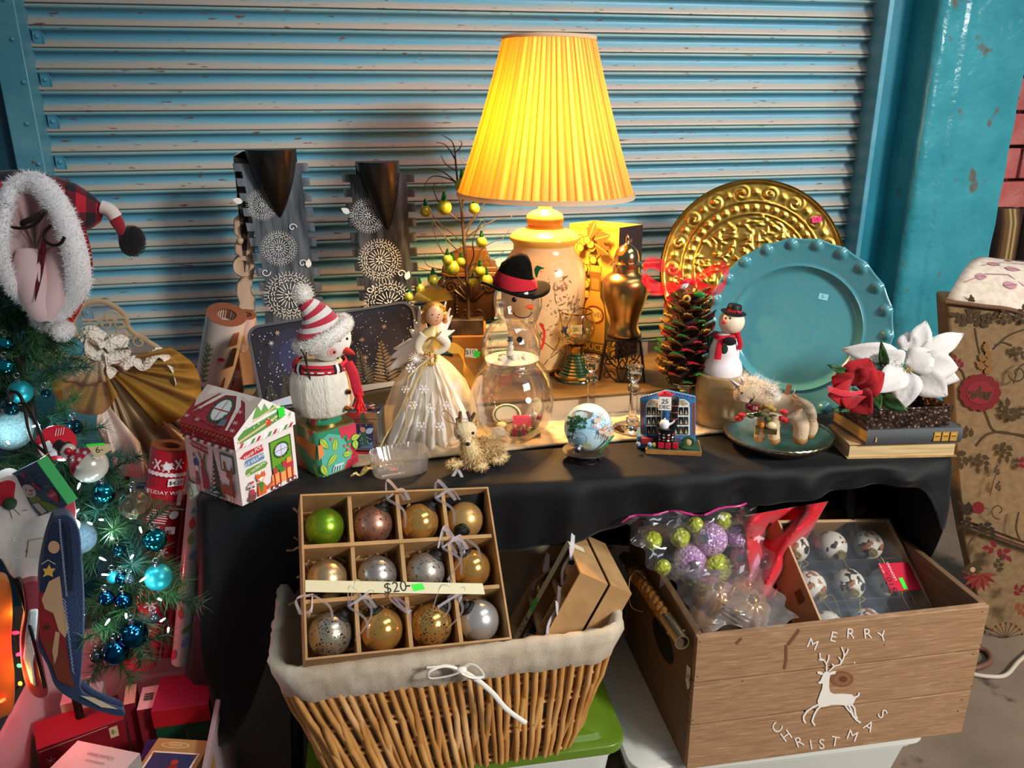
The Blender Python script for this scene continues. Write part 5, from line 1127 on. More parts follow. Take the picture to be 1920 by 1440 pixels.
# -- painted globe on a wire plate stand
p=onz(1098,862,TT);t=Thing('ornament_stand','round pewter dish stand on thin black wire under the globe','stand',p);kk=t.k(1098,850)
rd_=44*kk;b=MB();b.lathe([(0,.016),(rd_*.7,.015),(rd_,.020),(rd_*1.02,.022),(rd_*.96,.0235),(rd_*.6,.0185),(0,.018)],40,m=MX.Rotation(rad(-3),4,'X'));b.build('dish',mat('pewter','#75706a',rough=.35,metal=.9),t,sm=50)
b=MB()
for s in(-1,1):b.tube(bez([(s*rd_*.2,.01,.015),(s*rd_*.55,-.012,.009),(s*rd_*.55,-.02,.002),(0,-.026,.0015),(-s*rd_*.3,-.022,.0015)],6),.0013,5);b.tube([(s*rd_*.52+.005*cos(a_),-.02,.008+.005*sin(a_))for a_ in[k*.6 for k in range(12)]],.0009,4)
b.build('wire_legs',iron,t);b=MB();b.tube([(rd_*.6*cos(a_),rd_*.6*sin(a_),.0015)for a_ in[k*.3 for k in range(22)]],.0014,5);b.build('wire_ring',iron,t)
p2=p+V((0,0,.0202));t=Thing('globe_ornament','large pale blue glass ball painted with reindeer and a fir, lying on the wire stand','ornament',p2,t.a)
rg=45*kk;gc=V((t.q(1103,802).x,.008,rg));b=MB();b.ball(gc,rg,36,24);b.build('ball',mat('globe_blue','#9fd0e6',rough=.25,coat=.5,c2='#cfe2e4',vs=14),t)
P=Print(fn=lambda x,y,o:(lambda h:h[0]+h[1]*o)(hit(t,gc,rg,x,y)),off=.0005)
P.circ('#b9d8e8',1090,790,24,20,30);P.circ('#c9d2b8',1083,824,18,18,14);P.circ('#d8d6a0',1100,836,9,12,5)
P.circ('#7a7466',1092,779,19,18,9);P.circ('#a59ab0',1087,776,14,16,6.5);P.line('#5f6a5a',[(1104,782),(1112,774)],3)
for k in range(40):x=R.uniform(1066,1100);P.circ(R.choice(['#1f5a34','#2c7040','#174a2c']),x,R.uniform(782,800+(x<1080)*12+8*sin(x)),R.uniform(2,3.6),7)
for x,y in((1074,812),(1080,818)):P.circ('#e0e6ea',x,y,3,8);
for x,y in((1118,790),(1126,808),(1136,812)):
 P.circ('#c9b09a',x,y,6,10,4.5);P.circ('#c9b09a',x+5,y-4,3.4,8)
 for s in(-1,1):P.line('#a88a78',[(x+6,y-7),(x+6+s*4,y-13),(x+6+s*7,y-12)],1.2)
 for s in(-4,0,4):P.line('#b89a86',[(x+s,y+3),(x+s-2,y+11)],1.3)
P.line('#c0504a',[(1108,800),(1128,806),(1140,800)],1.2)
for k in range(16):P.circ('#2a8a4a',1122+k*1.3,840-k*1.7,2,6,1.6)
for k in range(9):P.line('#d8ecf4',[(1098+k*4,770+k),(1104+k*4,776+k*2)],.9)
P.build('painted_scene',t)
q_,n_=hit(t,gc,rg,1086,838);b=MB();b.lathe([(.010,-.003),(.010,.002),(.0085,.003),(.0085,.010),(0,.011)],16,m=frame(q_,n_));b.build('cap',silver,t,sm=30);b=MB();b.tube([frame(q_,n_)@V((.006*cos(a_),.0,.012+.007*sin(a_)))for a_ in[k*.45 for k in range(15)]],.0009,5);b.build('ring',silver,t)

# -- calendar figurine
p=onz(1262,852,TT);t=Thing('calendar_figurine','painted stove and window figurine with a DEC 25 calendar block','figurine',p,atan2(-p.x,p.y)+rad(5));kk=t.k(1255,820)
b=MB();b.box((0,.026,.006),(104*kk,.062,.012));b.build('base',mat('tan_wood','#a8763f',rough=.5,c2='#8d5f30',vs=30,st=(1,5,5)),t,bev=.001)
b=MB();b.box((0,.022,.0135),(98*kk,.054,.003));b.build('green_floor',mat('floor_green','#33503c',rough=.7),t)
b=MB();b.box((-58*kk,.05,.014),(18*kk,.05,.028));b.build('side_step',mat('blue_paint','#4f7fa8',rough=.5),t,bev=.001)
o=t.out([(1201,842),(1304,842),(1304,743),(1250,731),(1200,745)],.045);b=MB();b.prism(o,.008,m=MX.Translation((0,.045,0)));b.build('window_wall',mat('calendar_blue','#3f7fb8',rough=.4,coat=.3),t,bev=.0008)
P=Print(fn=lambda x,y,o:t.q(x,y,.041-o),off=.0006,step=.00012)
for x0,x1 in((1211,1242),(1262,1294)):
 xm=(x0+x1)/2;P.poly('#f2f0ea',[(x0,816),(x1,816),(x1,762)]+[(xm+(x1-xm)*cos(a_),762-14*sin(a_))for a_ in[pi*k/10 for k in range(1,10)]]+[(x0,762)])
 for r_ in range(3):
  for c_ in range(3):P.rect('#15171c' if(r_+c_)%3 else '#2c2f34',x0+5.2+c_*(x1-x0-3)/3,771+r_*18,(x1-x0)/3-2.4,15);P.poly('#c8b88a',[(x0+3+c_*(x1-x0-3)/3,777+r_*18),(x0+8+c_*(x1-x0-3)/3,777+r_*18),(x0+5+c_*(x1-x0-3)/3,768+r_*18)])
 for k in range(4):P.poly('#b8ac8a',[(xm+3*cos(pi*(k+.15)/4),760-2*sin(pi*(k+.15)/4)),(xm+13*cos(pi*(k+.12)/4),760-11*sin(pi*(k+.12)/4)),(xm+13*cos(pi*(k+.88)/4),760-11*sin(pi*(k+.88)/4)),(xm+3*cos(pi*(k+.85)/4),760-2*sin(pi*(k+.85)/4))])
for x in(1205,1300):P.rect('#8a4a34',x,788,5,56);P.circ('#8a4a34',x,760,3.5,10,5)
for k in range(20):x=1204+k*5;y=745-11*(1-abs(x-1250)/50);P.rect('#27407a' if k%3 else '#a83240',x,y+1,3.4,3,.5)
for k in range(5):P.rect('#a02838',1210+k*20,823,12,3)
P.build('painted_panes',t)
blk=mat('stove_black','#1b1a1c',rough=.35,metal=.3);sx_=t.q(1248,830).x
b=MB();b.lathe([(.020,.015),(.0165,.022),(.019,.030),(.0185,.052),(.021,.055),(.021,.058),(.0,.058)],20,m=MX.Translation((sx_,.012,0)));b.build('stove',blk,t,sm=40)
P=Print(fn=lambda x,y,o:V((sx_+(.0186+o)*sin(x),.012-(.0186+o)*cos(x),y)),off=.001)
for r_ in range(3):
 for c_ in range(4):P.circ(('#c8c0b0','#a03030','#d8d0c0','#6a665e')[(r_*3+c_)%4],-.75+c_*.5,.034+r_*.0065,.15,8,.0022)
P.build('stove_grate',t)
b=MB();b.lathe([(0,.058),(.009,.058),(.011,.066),(.008,.073),(.002,.075),(.002,.078),(0,.079)],16,m=MX.Translation((sx_-.004,.008,0)));b.tube([(sx_+.005,.008,.064),(sx_+.013,.006,.070),(sx_+.016,.006,.075)],[.003,.002,.0018],8);b.build('kettle',mat('white_enamel','#e6e6ea',rough=.2,coat=.5),t,sm=50)
b=MB();b.tube([(sx_+.015,.02,.058),(sx_+.015,.02,.105),(sx_+.016,.02,.115),(sx_+.012,.02,.120)],.0085,12);b.build('stove_pipe',blk,t)
for z in(.075,.09,.105):b=MB();b.lathe([(.0092,-.001),(.0098,0),(.0092,.001)],14,m=MX.Translation((sx_+.015,.02,z)));b.build('pipe_ring',mat('pipe_red','#8a2a30',rough=.4),t)
cz=t.q(1247,757).z;b=MB();b.box((t.q(1247,757).x,.008,cz),(24*kk,.016,27*kk),top=.9);b.build('calendar_block',wht,t,bev=.001)
P=Print((t.q(1247,757).x,-.0002,cz),(1,0,0),off=.0008);P.text('#121212',0,.0050,.0145,'25');P.text('#121212',0,-.0070,.0115,'DEC');P.build('date_text',t)
b=MB();b.box((t.q(1247,757).x,.008,cz+17*kk),(28*kk,.018,.006),top=.6);b.ball((t.q(1247,757).x,.006,cz+20*kk),.005,10,6);b.build('red_ledge',red,t,bev=.001)
for i,(x,c_)in enumerate(((1238,0),(1251,0),(1265,0))):
 b=MB();b.box((t.q(x,846).x,-.004,.0165+.006),(11*kk,.010,.012));b.build('gift',red,t,bev=.0008)
b=MB();v=t.q(1291,832,.0);b.tube([(v.x+.011*cos(a_),.006,.028+.010*sin(a_))for a_ in[k*.42 for k in range(16)]],.0028,7);b.build('wreath',mat('wreath_green','#234a2a',rough=.8),t)
b=MB();b.ball((v.x+.0,.008,.026),(.008,.006,.009),12,8);b.build('teddy',mat('teddy_tan','#b59a6a',rough=.9),t)
b=MB();b.ball((v.x-.004,.0,.017),(.014,.008,.005),10,6);b.build('bush',mat('bush_green','#2a4a24',rough=.9),t)
for x,c_ in((1196,'#7a8a9a'),(1218,'#6a9ac0'),(1226,'#c0a040')):b=MB();v=t.q(x,846);b.ball((v.x,.0,.020),.0052,10,8);b.build('toy_ball',mat('toy'+c_,c_,rough=.4),t)
b=MB();b.box((t.q(1214,835).x,.016,.022),(22*kk,.01,.014));b.build('toy_chest',mat('chest_red','#8a1f2a',rough=.5),t,bev=.001)
# -- glittered pine cone on its glass stand
p=onz(1280,772,TR);p.y-=.0;t=Thing('glass_stand','clear glass pedestal stand holding the glittered pine cone','stand',p);zt=t.q(1278,713).z;kk=t.k(1278,740)
b=MB();b.lathe([(.0,.004),(30*kk,.004),(33*kk,.002),(33*kk,0),(30*kk,.006),(12*kk,.014),(8*kk,.024),(11*kk,zt*.5),(8*kk,zt*.62),(9*kk,zt*.72),(14*kk,zt*.8),(34*kk,zt*.93),(36*kk,zt),(34*kk,zt),(12*kk,zt*.86),(0,zt*.84)],32);b.build('pedestal',crys,t,sm=40)
p=p+V((0,0,zt));t=Thing('pine_cone','large pine cone tipped with red, green and gold glitter under a red mesh bow','pine cone',p);kk=t.k(1278,640)
z1=t.q(1278,545).z
b=MB();b.tube([(0,0,0),(0,0,z1*.5),(0,0,z1*.98)],[30*kk,28*kk,14*kk],12);b.build('core',mat('cone_core','#2a1710',rough=.9),t)
def scale_mesh(tipc):
 b=MB();n=4;rows=[(0,.006,0),(.4,.010,.002),(.75,.0125,.006),(1,.007,.0105)];vs=[]
 for k in(0,1):
  for u,w_,z in rows:
   for s_ in(-1,0,1):vs.append(V((s_*w_,-u*.032,z+(.0018 if s_==0 else 0)-k*.0022)))
 f=[]
 for k in(0,1):
  for i in range(3):
   for j in range(2):q=[k*12+i*3+j,k*12+i*3+j+1,k*12+(i+1)*3+j+1,k*12+(i+1)*3+j];f.append(q if k==0 else q[::-1])
 f+=[(9,10,22,21),(10,11,23,22),(0,3,15,12),(3,6,18,15),(6,9,21,18),(2,14,17,5),(5,17,20,8),(8,20,23,11)]
 b.add(vs,f,'#5a3018')
 for i in(4,5):b.c[i]=hx(tipc)
 for i in(10,11):b.c[i]=hx('#8a5a38')
 b.c[12]=b.c[13]=hx(tipc)
 for k in range(10):x,y=R.uniform(-.010,.010),R.uniform(-.031,-.020);h=.0075+(-y-.022)*.4;b.add([V((x-.0013,y,h)),V((x+.0013,y,h)),V((x,y-.0012,h+.0022)),V((x,y+.0012,h+.0018))],[(0,1,2),(1,0,3)],tipc)
 return b.mesh('scale',30)
glit=mat('glitter_scale',attr=True,rough=.35,metal=.25,bump=.8,bs=500)
sms=[scale_mesh(c)for c in('#c01428','#0f7a34','#d09a28','#c8a040','#0f8a3a','#d01a34')]
for m_ in sms:m_.materials.append(glit)
NS=96
for i in range(NS):
 u=(i+.5)/NS;z=z1*(.02+.95*u);rr_=np.interp(u,[0,.12,.4,.8,1],[40,46,44,36,22])*kk;a_=i*2.39996
 o=bpy.data.objects.new('scale',R.choice(sms));LINK(o);o.parent=t.e
 s_=float(np.interp(u,[0,.3,1],[1.2,1.4,1.05]))*R.uniform(.9,1.15);tilt=lerp(-.05,.35,u)+R.uniform(-.12,.12)
 o.matrix_local=MX.Translation((rr_*.5*cos(a_),rr_*.55*sin(a_),z))@MX.Rotation(a_+pi/2,4,'Z')@MX.Rotation(-tilt,4,'X')@MX.Scale(s_,4)
mesh_r=cloth('red_mesh','#e0203c',.4,alpha=.62)
b=MB();kn=t.q(1285,528,-.02)
for pts,w_ in(([(1285,528),(1258,505),(1220,495),(1208,520),(1240,540),(1285,528)],.042),([(1285,528),(1310,520),(1350,500),(1362,525),(1340,545),(1300,530)],.040),([(1285,530),(1320,535),(1338,560),(1330,600)],.018),([(1285,530),(1262,540),(1222,545),(1210,520)],.03)):
 q_=bez([t.q(x,y,-.025+.012*sin(i*1.7))for i,(x,y)in enumerate(pts)],6);b.ribbon(q_,[w_*(.55+.45*sin(pi*k/(len(q_)-1)))for k in range(len(q_))],(.1,1,.6))
b.build('mesh_bow',mesh_r,t,sm=80);b=MB();b.ball(kn,(.014,.01,.008),12,8);b.build('bow_knot',mat('bow_red','#c8142e',rough=.6),t)
b=MB()
for x,y in((1270,530),(1278,524),(1284,519),(1268,520)):b.ball(t.q(x,y,-.04),.0042,10,8)
b.build('gold_beads',gtrim,t);b=MB();petal(b,t.q(1276,540,-.04),t.q(1292,532,-.045),.012,(0,-1,.2));b.ball(t.q(1288,560,-.06),(.009,.006,.009),12,8,col='#b08a3a');b.ball(t.q(1288,560,-.066),(.0045,.003,.0045),10,6,col='#2a1a0a');b.ball(t.q(1312,552,-.055),(.014,.006,.006),12,8,col='#1f7a2a');b.build('trinkets',mat('trinket',attr=True,rough=.35),t)

# -- alabaster candle and lit snowman
p=onz(1347,788,TR);t=Thing('marble_pillar','cream alabaster pillar with rusty veins under the small snowman','pillar',p)
rows=t.prof(1347,[(47,790),(47,786),(46.5,700),(45.5,697)]);rows[0]=(rows[0][0],0)
mar=mat('alabaster','#97794e',rough=.25,sss=.1,coat=.3,c2='#b89c72',vs=10,c3='#8a5426',vs3=16,lo3=.60,hi3=.68,st=(1,1,2.2))
b=MB();b.lathe(rows,36);b.build('pillar',mar,t,sm=40,bev=.002)
zt=rows[-1][1];p=p+V((0,0,zt));t=Thing('snowman_candle','small white wax snowman in a black bowler and red scarf on the alabaster pillar','snowman',p);kk=t.k(1358,640)
wax=mat('white_wax','#e9e2e6',rough=.35,sss=.3,coat=.2)
rows=t.prof(1357,[(35,703),(36,690),(33,678),(28,670),(28,660),(27,648),(22,636),(17,628),(10,622)]);rows=[(r,max(0,z))for r,z in rows];rows[0]=(rows[0][0],0)
xo=t.q(1357,670).x;b=MB();b.lathe(rows,32,m=MX.Translation((xo,0,0)));b.build('body',wax,t,sm=70)
hc_=t.q(1372,603);hr_=23.5*kk;b=MB();b.ball(hc_,hr_,24,16);b.build('head',mat('wax_head','#f0dcc2',rough=.35,sss=.3),t)
for x in(1361,1369):
 q_,n_=hit(t,hc_,hr_,x,597);b=MB();b.ball(q_,(.0022,.0012,.0030),8,6);b.build('eye',bd,t);b=MB();b.tube([hit(t,hc_,hr_*1.01,x+dx,588+abs(dx)*.8)[0]for dx in(-3,0,3)],.0007,4);b.build('eyebrow',bd,t)
q_,n_=hit(t,hc_,hr_,1358,604);b=MB();b.ball(q_+n_*.002,.0046,12,8);b.build('red_nose',mat('nose_red','#d01c24',rough=.3,coat=.5),t)
b=MB();tp=hc_+V((.002,0,hr_*.72));M_=MX.Translation(tp)@MX.Rotation(rad(8),4,'Y');b.lathe([(0,0),(hr_*.98,0),(hr_*1.0,.002),(hr_*.6,.0045),(hr_*.56,.015),(hr_*.5,.019),(0,.020)],24,m=M_);b.build('bowler_hat',mat('hat_black','#0e0d0e',rough=.5),t,sm=40)
b=MB();b.lathe([(hr_*.61,.0045),(hr_*.63,.0045),(hr_*.60,.009),(hr_*.58,.009)],24,m=M_,cap=False);b.ball(M_@V((.008,-hr_*.55,.007)),.0035,8,6);b.build('hat_band',red,t)
rfelt=mat('scarf_felt','#c8142c',rough=.85);b=MB();b.tube([(xo+.003+20*kk*cos(a_),19*kk*sin(a_),t.q(1357,628).z+.004*cos(a_))for a_ in[k*.35 for k in range(19)]],.0055,8);
b.tube(bez([t.q(1354,630,-.032),t.q(1349,650,-.040),t.q(1345,674,-.044)],5),.0075,8,flat=.3);b.tube(bez([t.q(1382,624,-.02),t.q(1388,645,-.02),t.q(1384,655,-.02)],4),.0055,8,flat=.3);b.build('scarf',rfelt,t,sm=60)
b=MB();b.ball(t.q(1368,640,-.042),(.015,.006,.010),12,8);b.build('mitten',mat('black_knit','#161414',rough=.9,bump=1,bs=300),t);b=MB();b.ball(t.q(1358,655,-.040),(.008,.004,.011),10,8);b.ball(t.q(1331,640,.0),(.006,.012,.014),10,8);b.build('green_mitten',mat('knit_green','#143a26',rough=.9),t)

# -- silver dish and plush unicorn
p=onz(1456,834,TT);t=Thing('silver_dish','shallow silver dish with a beaded flared rim under the unicorn','dish',p);kk=t.k(1456,812);rD=100*kk;hD=.030
def bead(a_,j,r):return 1+(.008*cos(a_*44)if r>rD*.9 else 0)
b=MB();b.lathe([(0,.004),(rD*.5,.004),(rD*.72,.008),(rD*.90,hD*.82),(rD,hD),(rD*1.0,hD-.002),(rD*.9,hD*.6),(rD*.72,.002),(rD*.55,0),(0,0)],176,flute=bead);b.build('dish',mat('worn_silver','#c2b9a6',rough=.27,metal=1,c2='#8f8268',vs=14),t,sm=60)
b=MB();b.tube([(rD*.97*cos(a_),rD*.97*sin(a_),hD+.0004+.0012*abs(sin(a_*22)))for a_ in[2*pi*k/176 for k in range(177)]],.0022,6,cap=False);b.build('beaded_rim',MATS['worn_silver'],t)
p2=p+V((0,0,.0045));t=Thing('plush_unicorn','cream plush unicorn ornament carrying gifts, lying in the silver dish','unicorn',p2);kk=t.k(1440,770)
pl=mat('cream_plush','#d6bb98',rough=.95,bump=.5,bs=350,sheen=.4);wh=mat('white_mane','#eee6da',rough=.95,sheen=.4)
b=MB();b.tube(bez([t.q(1516,794,.02),t.q(1504,776,.012),t.q(1476,764,.005),t.q(1450,758,.0),t.q(1432,752,-.008)],5),[k*kk for k in np.interp(np.linspace(0,4,21),range(5),[14,27,25,22,20])],18);b.build('body',pl,t,sm=70)
hq=t.q(1398,738,-.024);b=MB();b.tube(bez([t.q(1440,750,-.006),t.q(1424,738,-.012),t.q(1406,731,-.02),t.q(1394,741,-.028),t.q(1391,754,-.034)],5),[k*kk for k in np.interp(np.linspace(0,4,21),range(5),[20,22,24,20,11])],18);b.build('head',pl,t,sm=70)
legs=[([(1490,775),(1502,796),(1500,822)],14,-.035),([(1455,778),(1450,802),(1452,824)],11,-.04),([(1436,776),(1428,800),(1424,820)],11,-.03),([(1512,782),(1520,800),(1516,812)],13,.01)]
for pts,w_,y in legs:
 q_=[t.q(a_,c_,y)for a_,c_ in pts];q_=[V((v.x,v.y,max(v.z,w_*kk*.9)))for v in q_];b=MB();b.tube(bez(q_,4),[w_*kk*(1.15-.03*k)for k in range(9)],12);b.build('leg',pl,t,sm=70);b=MB();b.ball(q_[-1],(w_*kk*.98,w_*kk,w_*kk*.9),10,8);b.build('hoof',mat('tan_hoof','#a87a48',rough=.6),t)
b=MB();b.tube([t.q(1385,724,-.03),t.q(1376,717,-.034),t.q(1367,710,-.036)],[4.6*kk,3.2*kk,.8*kk],10);b.build('horn',mat('silver_lame','#b9aeb0',rough=.35,metal=.6),t)
for x,y in((1389,715),(1381,730)):b=MB();petal(b,t.q(x,y+4,-.03),t.q(x+1,y-10,-.028),.012,(0,-1,0));b.build('ear',wh,t,solid=.002)
q_=t.q(1391,737,-.052);b=MB();b.ball(q_,.0026,8,6);b.build('eye',bd,t)
b=MB();mp=[]
for i in range(2200):u=R.random();q_=t.q(1394+60*u,714+24*u+R.gauss(0,5),R.gauss(-.012,.012));mp.append((q_,V((R.gauss(.6,.5),R.gauss(0,.6),R.uniform(-.2,.8)))))
for k in range(8):b.ball(t.q(1396+8*k,720+4*k,-.008),13*kk,8,6)
b.spikes(mp,.020,.0012);b.build('mane',wh,t,sm=60)
b=MB();tp_=[]
for i in range(1500):u=R.random();q_=t.q(1484+32*u,748+40*u+R.gauss(0,7),.0+R.gauss(0,.012));tp_.append((q_,V((.5,R.gauss(0,.4),-.5))))
b.spikes(tp_,.022,.0014);o=b.build('tail',mat('cream_hair','#c9ac86',rough=.95),t,sm=0)
for c_,pts in(('#c0202c',((1386,785),(1392,778),(1470,772),(1466,784),(1472,788))),('#4f5a2c',((1408,780),(1420,778),(1430,776),(1440,786),(1450,782))),('#b08a3a',((1428,764),(1436,762),(1444,764),(1450,768))),('#7a1c20',((1412,766),(1418,762),(1404,762)))):
 b=MB()
 for x,y in pts:b.ball(t.q(x,y,-.052+R.uniform(-.006,.006)),(R.uniform(5,8)*kk,.006,R.uniform(4,6)*kk),10,7)
 b.build('trinket',mat('tr'+c_,c_,rough=.5,bump=.6,bs=200),t)
P=Print(t.q(1416,765,-.062),(1,0,0),off=.0005);P.circ('#7a1c20',0,0,.0085,14);P.text('#f0e0d0',0,0,.011,'18');P.build('number_tag',t)
b=MB();b.ball(t.q(1446,798,-.055),(10*kk,.008,7*kk),12,8,col='#e2cda0');b.ball(t.q(1428,797,-.057),(5*kk,.004,6*kk),12,8,col='#d07820');b.box(t.q(1444,808,-.055),(24*kk,.014,8*kk),col='#4a3f22');b.box(t.q(1420,806,-.05),(8*kk,.01,16*kk),col='#7a6a34');b.build('little_gifts',MATS['trinket'],t,sm=40)
b=MB();b.box(t.q(1478,730,.0),(10*kk,.0012,20*kk),m=MX.Rotation(.2,4,'Y'));b.build('ribbon_loop',mat('peach_ribbon','#c08a6a',rough=.6),t);P=Print(t.q(1508,790,-.02),(1,0,.1),(-.1,0,1),off=0);P.rect('#e0d6cc',0,0,16*kk,18*kk)
for k in range(4):P.rect('#8a827a',0,(5-3*k)*kk,11*kk,1*kk)
P.build('paper_tag',t)

# -- books, planter, flowers
def book(name,label,A,Bp,Lp_,th,cover,pages,open_side,spine_col=None):
 t=Thing(name,label,'book',A,0,group='books under the flower planter');a=Bp-A;l=Lp_-A;a.z=l.z=0;Z=lambda z:V((0,0,z));an,ln=a.normalized(),l.normalized();c_=.003
 b=MB()
 for z in(0,th-c_):vs=[Z(z),a+Z(z),a+l+Z(z),l+Z(z)];vs+=[v+Z(c_)for v in vs];b.add(vs,[(3,2,1,0),(4,5,6,7),(0,1,5,4),(1,2,6,5),(2,3,7,6),(3,0,4,7)])
 if open_side=='left':  # spine along the front edge
  n_=6;vs=[]
  for k in range(n_+1):z=th*k/n_;d=.004*sin(pi*k/n_);vs+=[-ln*d+Z(z),a-ln*d+Z(z)]
  b.add(vs,[(2*k,2*k+1,2*k+3,2*k+2)for k in range(n_)])
 b.build('cover',cover,t,sm=30,bev=.0006)
 i0=.005;x0=an*i0+ln*(i0 if open_side!='left' else .001);vs=[x0+Z(c_),a-an*i0+ln*(i0 if open_side!='left' else .001)+Z(c_),a+l-an*i0-ln*i0+Z(c_),l+an*i0-ln*i0+Z(c_)];vs+=[v+Z(th-2*c_)for v in vs]
 b=MB();b.add(vs,[(3,2,1,0),(4,5,6,7),(0,1,5,4),(1,2,6,5),(2,3,7,6),(3,0,4,7)]);b.build('pages',pages,t,sm=0);return t,a,l
pg=mat('old_pages','#d8a862',rough=.8,c2='#c08f4c',vs=260,st=(.02,.02,1));pg2=mat('cream_pages','#d9bd8c',rough=.8,c2='#b99a66',vs=300,st=(.02,.02,1))
A,Bp,Lp_=onz(1588,861,TT),onz(1794,857,TT),onz(1549,822,TT)
th1=zat(1590,832,A)-A.z
tb1,a1,l1=book('cream_book','bottom book with yellowed pages facing out, beneath the grey book',A,Bp,Lp_,th1,mat('cream_cover','#c9ab78',rough=.6,c2='#8f6a3c',vs=6),pg2,'front')
zB=TT+th1+.0003;A,Bp,Lp_=onz(1622,834,zB),onz(1800,829,zB),onz(1556,790,zB);th2=zat(1622,806,A)-A.z
tb2,a2,l2=book('grey_book','grey cloth book with gilt spine labels under the planter',A,Bp,Lp_,th2,mat('grey_cover','#4a4d50',rough=.6,bump=.3,bs=600),pg,'left')
P=Print(-l2.normalized()*.0045,a2.normalized(),(0,0,1),off=.0006);w_=a2.length
for k in range(3):
 P.rect('#b88a34',w_*(.73+.085*k),th2*.5,w_*.072,th2*.62);P.rect('#5a3f18',w_*(.73+.085*k),th2*.5,w_*.05,th2*.06);P.rect('#e0b860',w_*(.73+.085*k),th2*.66,w_*.05,th2*.05);P.build('gilt_label',tb2)
P.rect('#d8b050',w_*.09,th2*.4,w_*.012,th2*.3);P.build('gilt_line',tb2)
zP=zB+th2+.0003;A,Bp,Lp_=onz(1622,806,zP),onz(1781,800,zP),onz(1570,776,zP);hP=zat(1620,768,A)-A.z;a=Bp-A;l=Lp_-A;a.z=l.z=0
t=Thing('tin_planter','dark embossed tin planter box standing on the books, full of poinsettias','planter',A,0);emt=mat('embossed_tin','#3d2d27',rough=.32,metal=.7,c2='#6a5348',vs=60,bump=1,bs=110,vor=1)
b=MB();ctr=(a+l)/2;ou=lambda z,k:[ctr+(v-ctr)*k+V((0,0,z))for v in(V((0,0,0)),a,a+l,l)]
vs=ou(0,.97)+ou(hP,1.0)+ou(hP,.94)+ou(.006,.92);b.add(vs,[(3,2,1,0)]+[(L*4+i,L*4+(i+1)%4,(L+1)*4+(i+1)%4,(L+1)*4+i)for L in range(3)for i in range(4)]+[(12,13,14,15)]);b.build('box',emt,t,sm=0)
b=MB()
for i in range(4):q_=ou(hP,.985);b.tube([q_[i],q_[(i+1)%4]],.0025,6)
b.build('rim',emt,t);ptl=t;pT=A+ctr+V((0,0,hP))
def flower_thing(name,label,stem_px,cen,dd=0.0):
 w_=at(*cen,depth(pT)-dd);base=V((lerp(pT.x,w_.x,.35),lerp(pT.y,w_.y,.35),zP+.008));t=Thing(name,label,'flower',base);c_=t.I@w_
 b=MB();b.tube(bez([V((0,0,0)),V((c_.x*.3,c_.y*.3,c_.z*.55)),c_+V((0,.012,-.004))],6),.0028,7);b.build('stem',mat('wrapped_stem','#24502a',rough=.7),t);return t,w_,c_
wp=mat('white_petal','#d2ccc8',rough=.7,sheen=.3,bump=.25,bs=120,sss=.15);rp_=mat('red_velvet','#94040f',rough=.9,sheen=.15,c2='#a80a18',vs=20)
t,w_,c_=flower_thing('white_poinsettia','white silk poinsettia bloom on the right in the tin planter',None,(1698,690),.04)
k_=depth(w_)/F_PX
for bx,by,tx,ty,wd,dz in((1690,670,1578,655,46,.01),(1705,660,1702,622,40,.03),(1715,668,1736,602,40,.03),(1722,668,1806,626,40,.02),(1715,685,1796,690,62,-.01),(1712,692,1798,712,44,.02),(1712,696,1776,742,58,-.02),(1702,696,1692,768,56,-.03),(1694,692,1645,736,52,-.035),(1692,684,1648,664,50,-.02),(1700,690,1752,660,56,-.015),(1720,680,1780,656,46,.02)):
 b=MB();B0=t.I@at(bx,by,depth(w_)+dz*.3);T0=t.I@at(tx,ty,depth(w_)+dz);petal(b,B0,T0,wd*k_,(0,-1,.25),.10,8,fold=.18);b.build('petal',wp,t,solid=.0008,sm=75)
b=MB()
for i in range(12):b.tube([c_,c_+V((R.gauss(0,.008),-.014,R.gauss(0,.008)))],.0009,4);b.ball(c_+V((R.gauss(0,.008),-.015,R.gauss(0,.007))),.0018,6,4)
b.build('stamens',mat('stamen','#c8b060',rough=.5),t)
t,w_,c_=flower_thing('red_amaryllis','red velvet amaryllis drooping over the left end of the tin planter',None,(1598,728),.07);k_=depth(w_)/F_PX
for bx,by,tx,ty,wd,dz in((1600,722,1630,672,66,.0),(1606,724,1658,700,60,-.01),(1604,738,1634,776,58,-.02),(1596,742,1590,768,52,-.03),(1592,732,1552,740,56,-.02),(1594,722,1560,706,50,.01),(1600,724,1596,676,60,.01)):
 b=MB();petal(b,t.I@at(bx,by,depth(w_)+.012),t.I@at(tx,ty,depth(w_)+dz),wd*k_,(0,-1,.1),.16,8,fold=.3);b.build('petal',rp_,t,solid=.001,sm=75)
b=MB()
for k in range(4):b.tube(bez([c_+V((.02,-.02,.004-.002*k)),c_+V((-.01,-.04,.004-.003*k)),t.I@at(1552,724+3*k,depth(w_)-.04)],5),.0011,4)
b.build('stamens',mat('red_stamen','#e03a4a',rough=.6),t)
gl_=mat('silk_leaf','#2f5a22',rough=.6,c2='#1d3f1a',vs=40);t=Thing('leaf_spray','green silk leaves with a snowy fir sprig between the red and white blooms','leaves',V((pT.x,pT.y,zP+.008)))
for bx,by,tx,ty,wd in((1650,742,1702,772,26),(1640,735,1650,770,22),(1590,700,1552,684,16),(1660,690,1652,640,18),(1600,760,1560,772,18)):
 b=MB();petal(b,t.I@at(bx,by,depth(pT)-.05),t.I@at(tx,ty,depth(pT)-.09),wd*k_,(0,-1,.3),.1,7,fold=.2);b.build('leaf',gl_,t,solid=.0008,sm=75)
b=MB();b.tube(bez([V((0,0,0)),t.I@at(1650,740,depth(pT)-.05),t.I@at(1645,700,depth(pT)-.055)],6),.002,5)
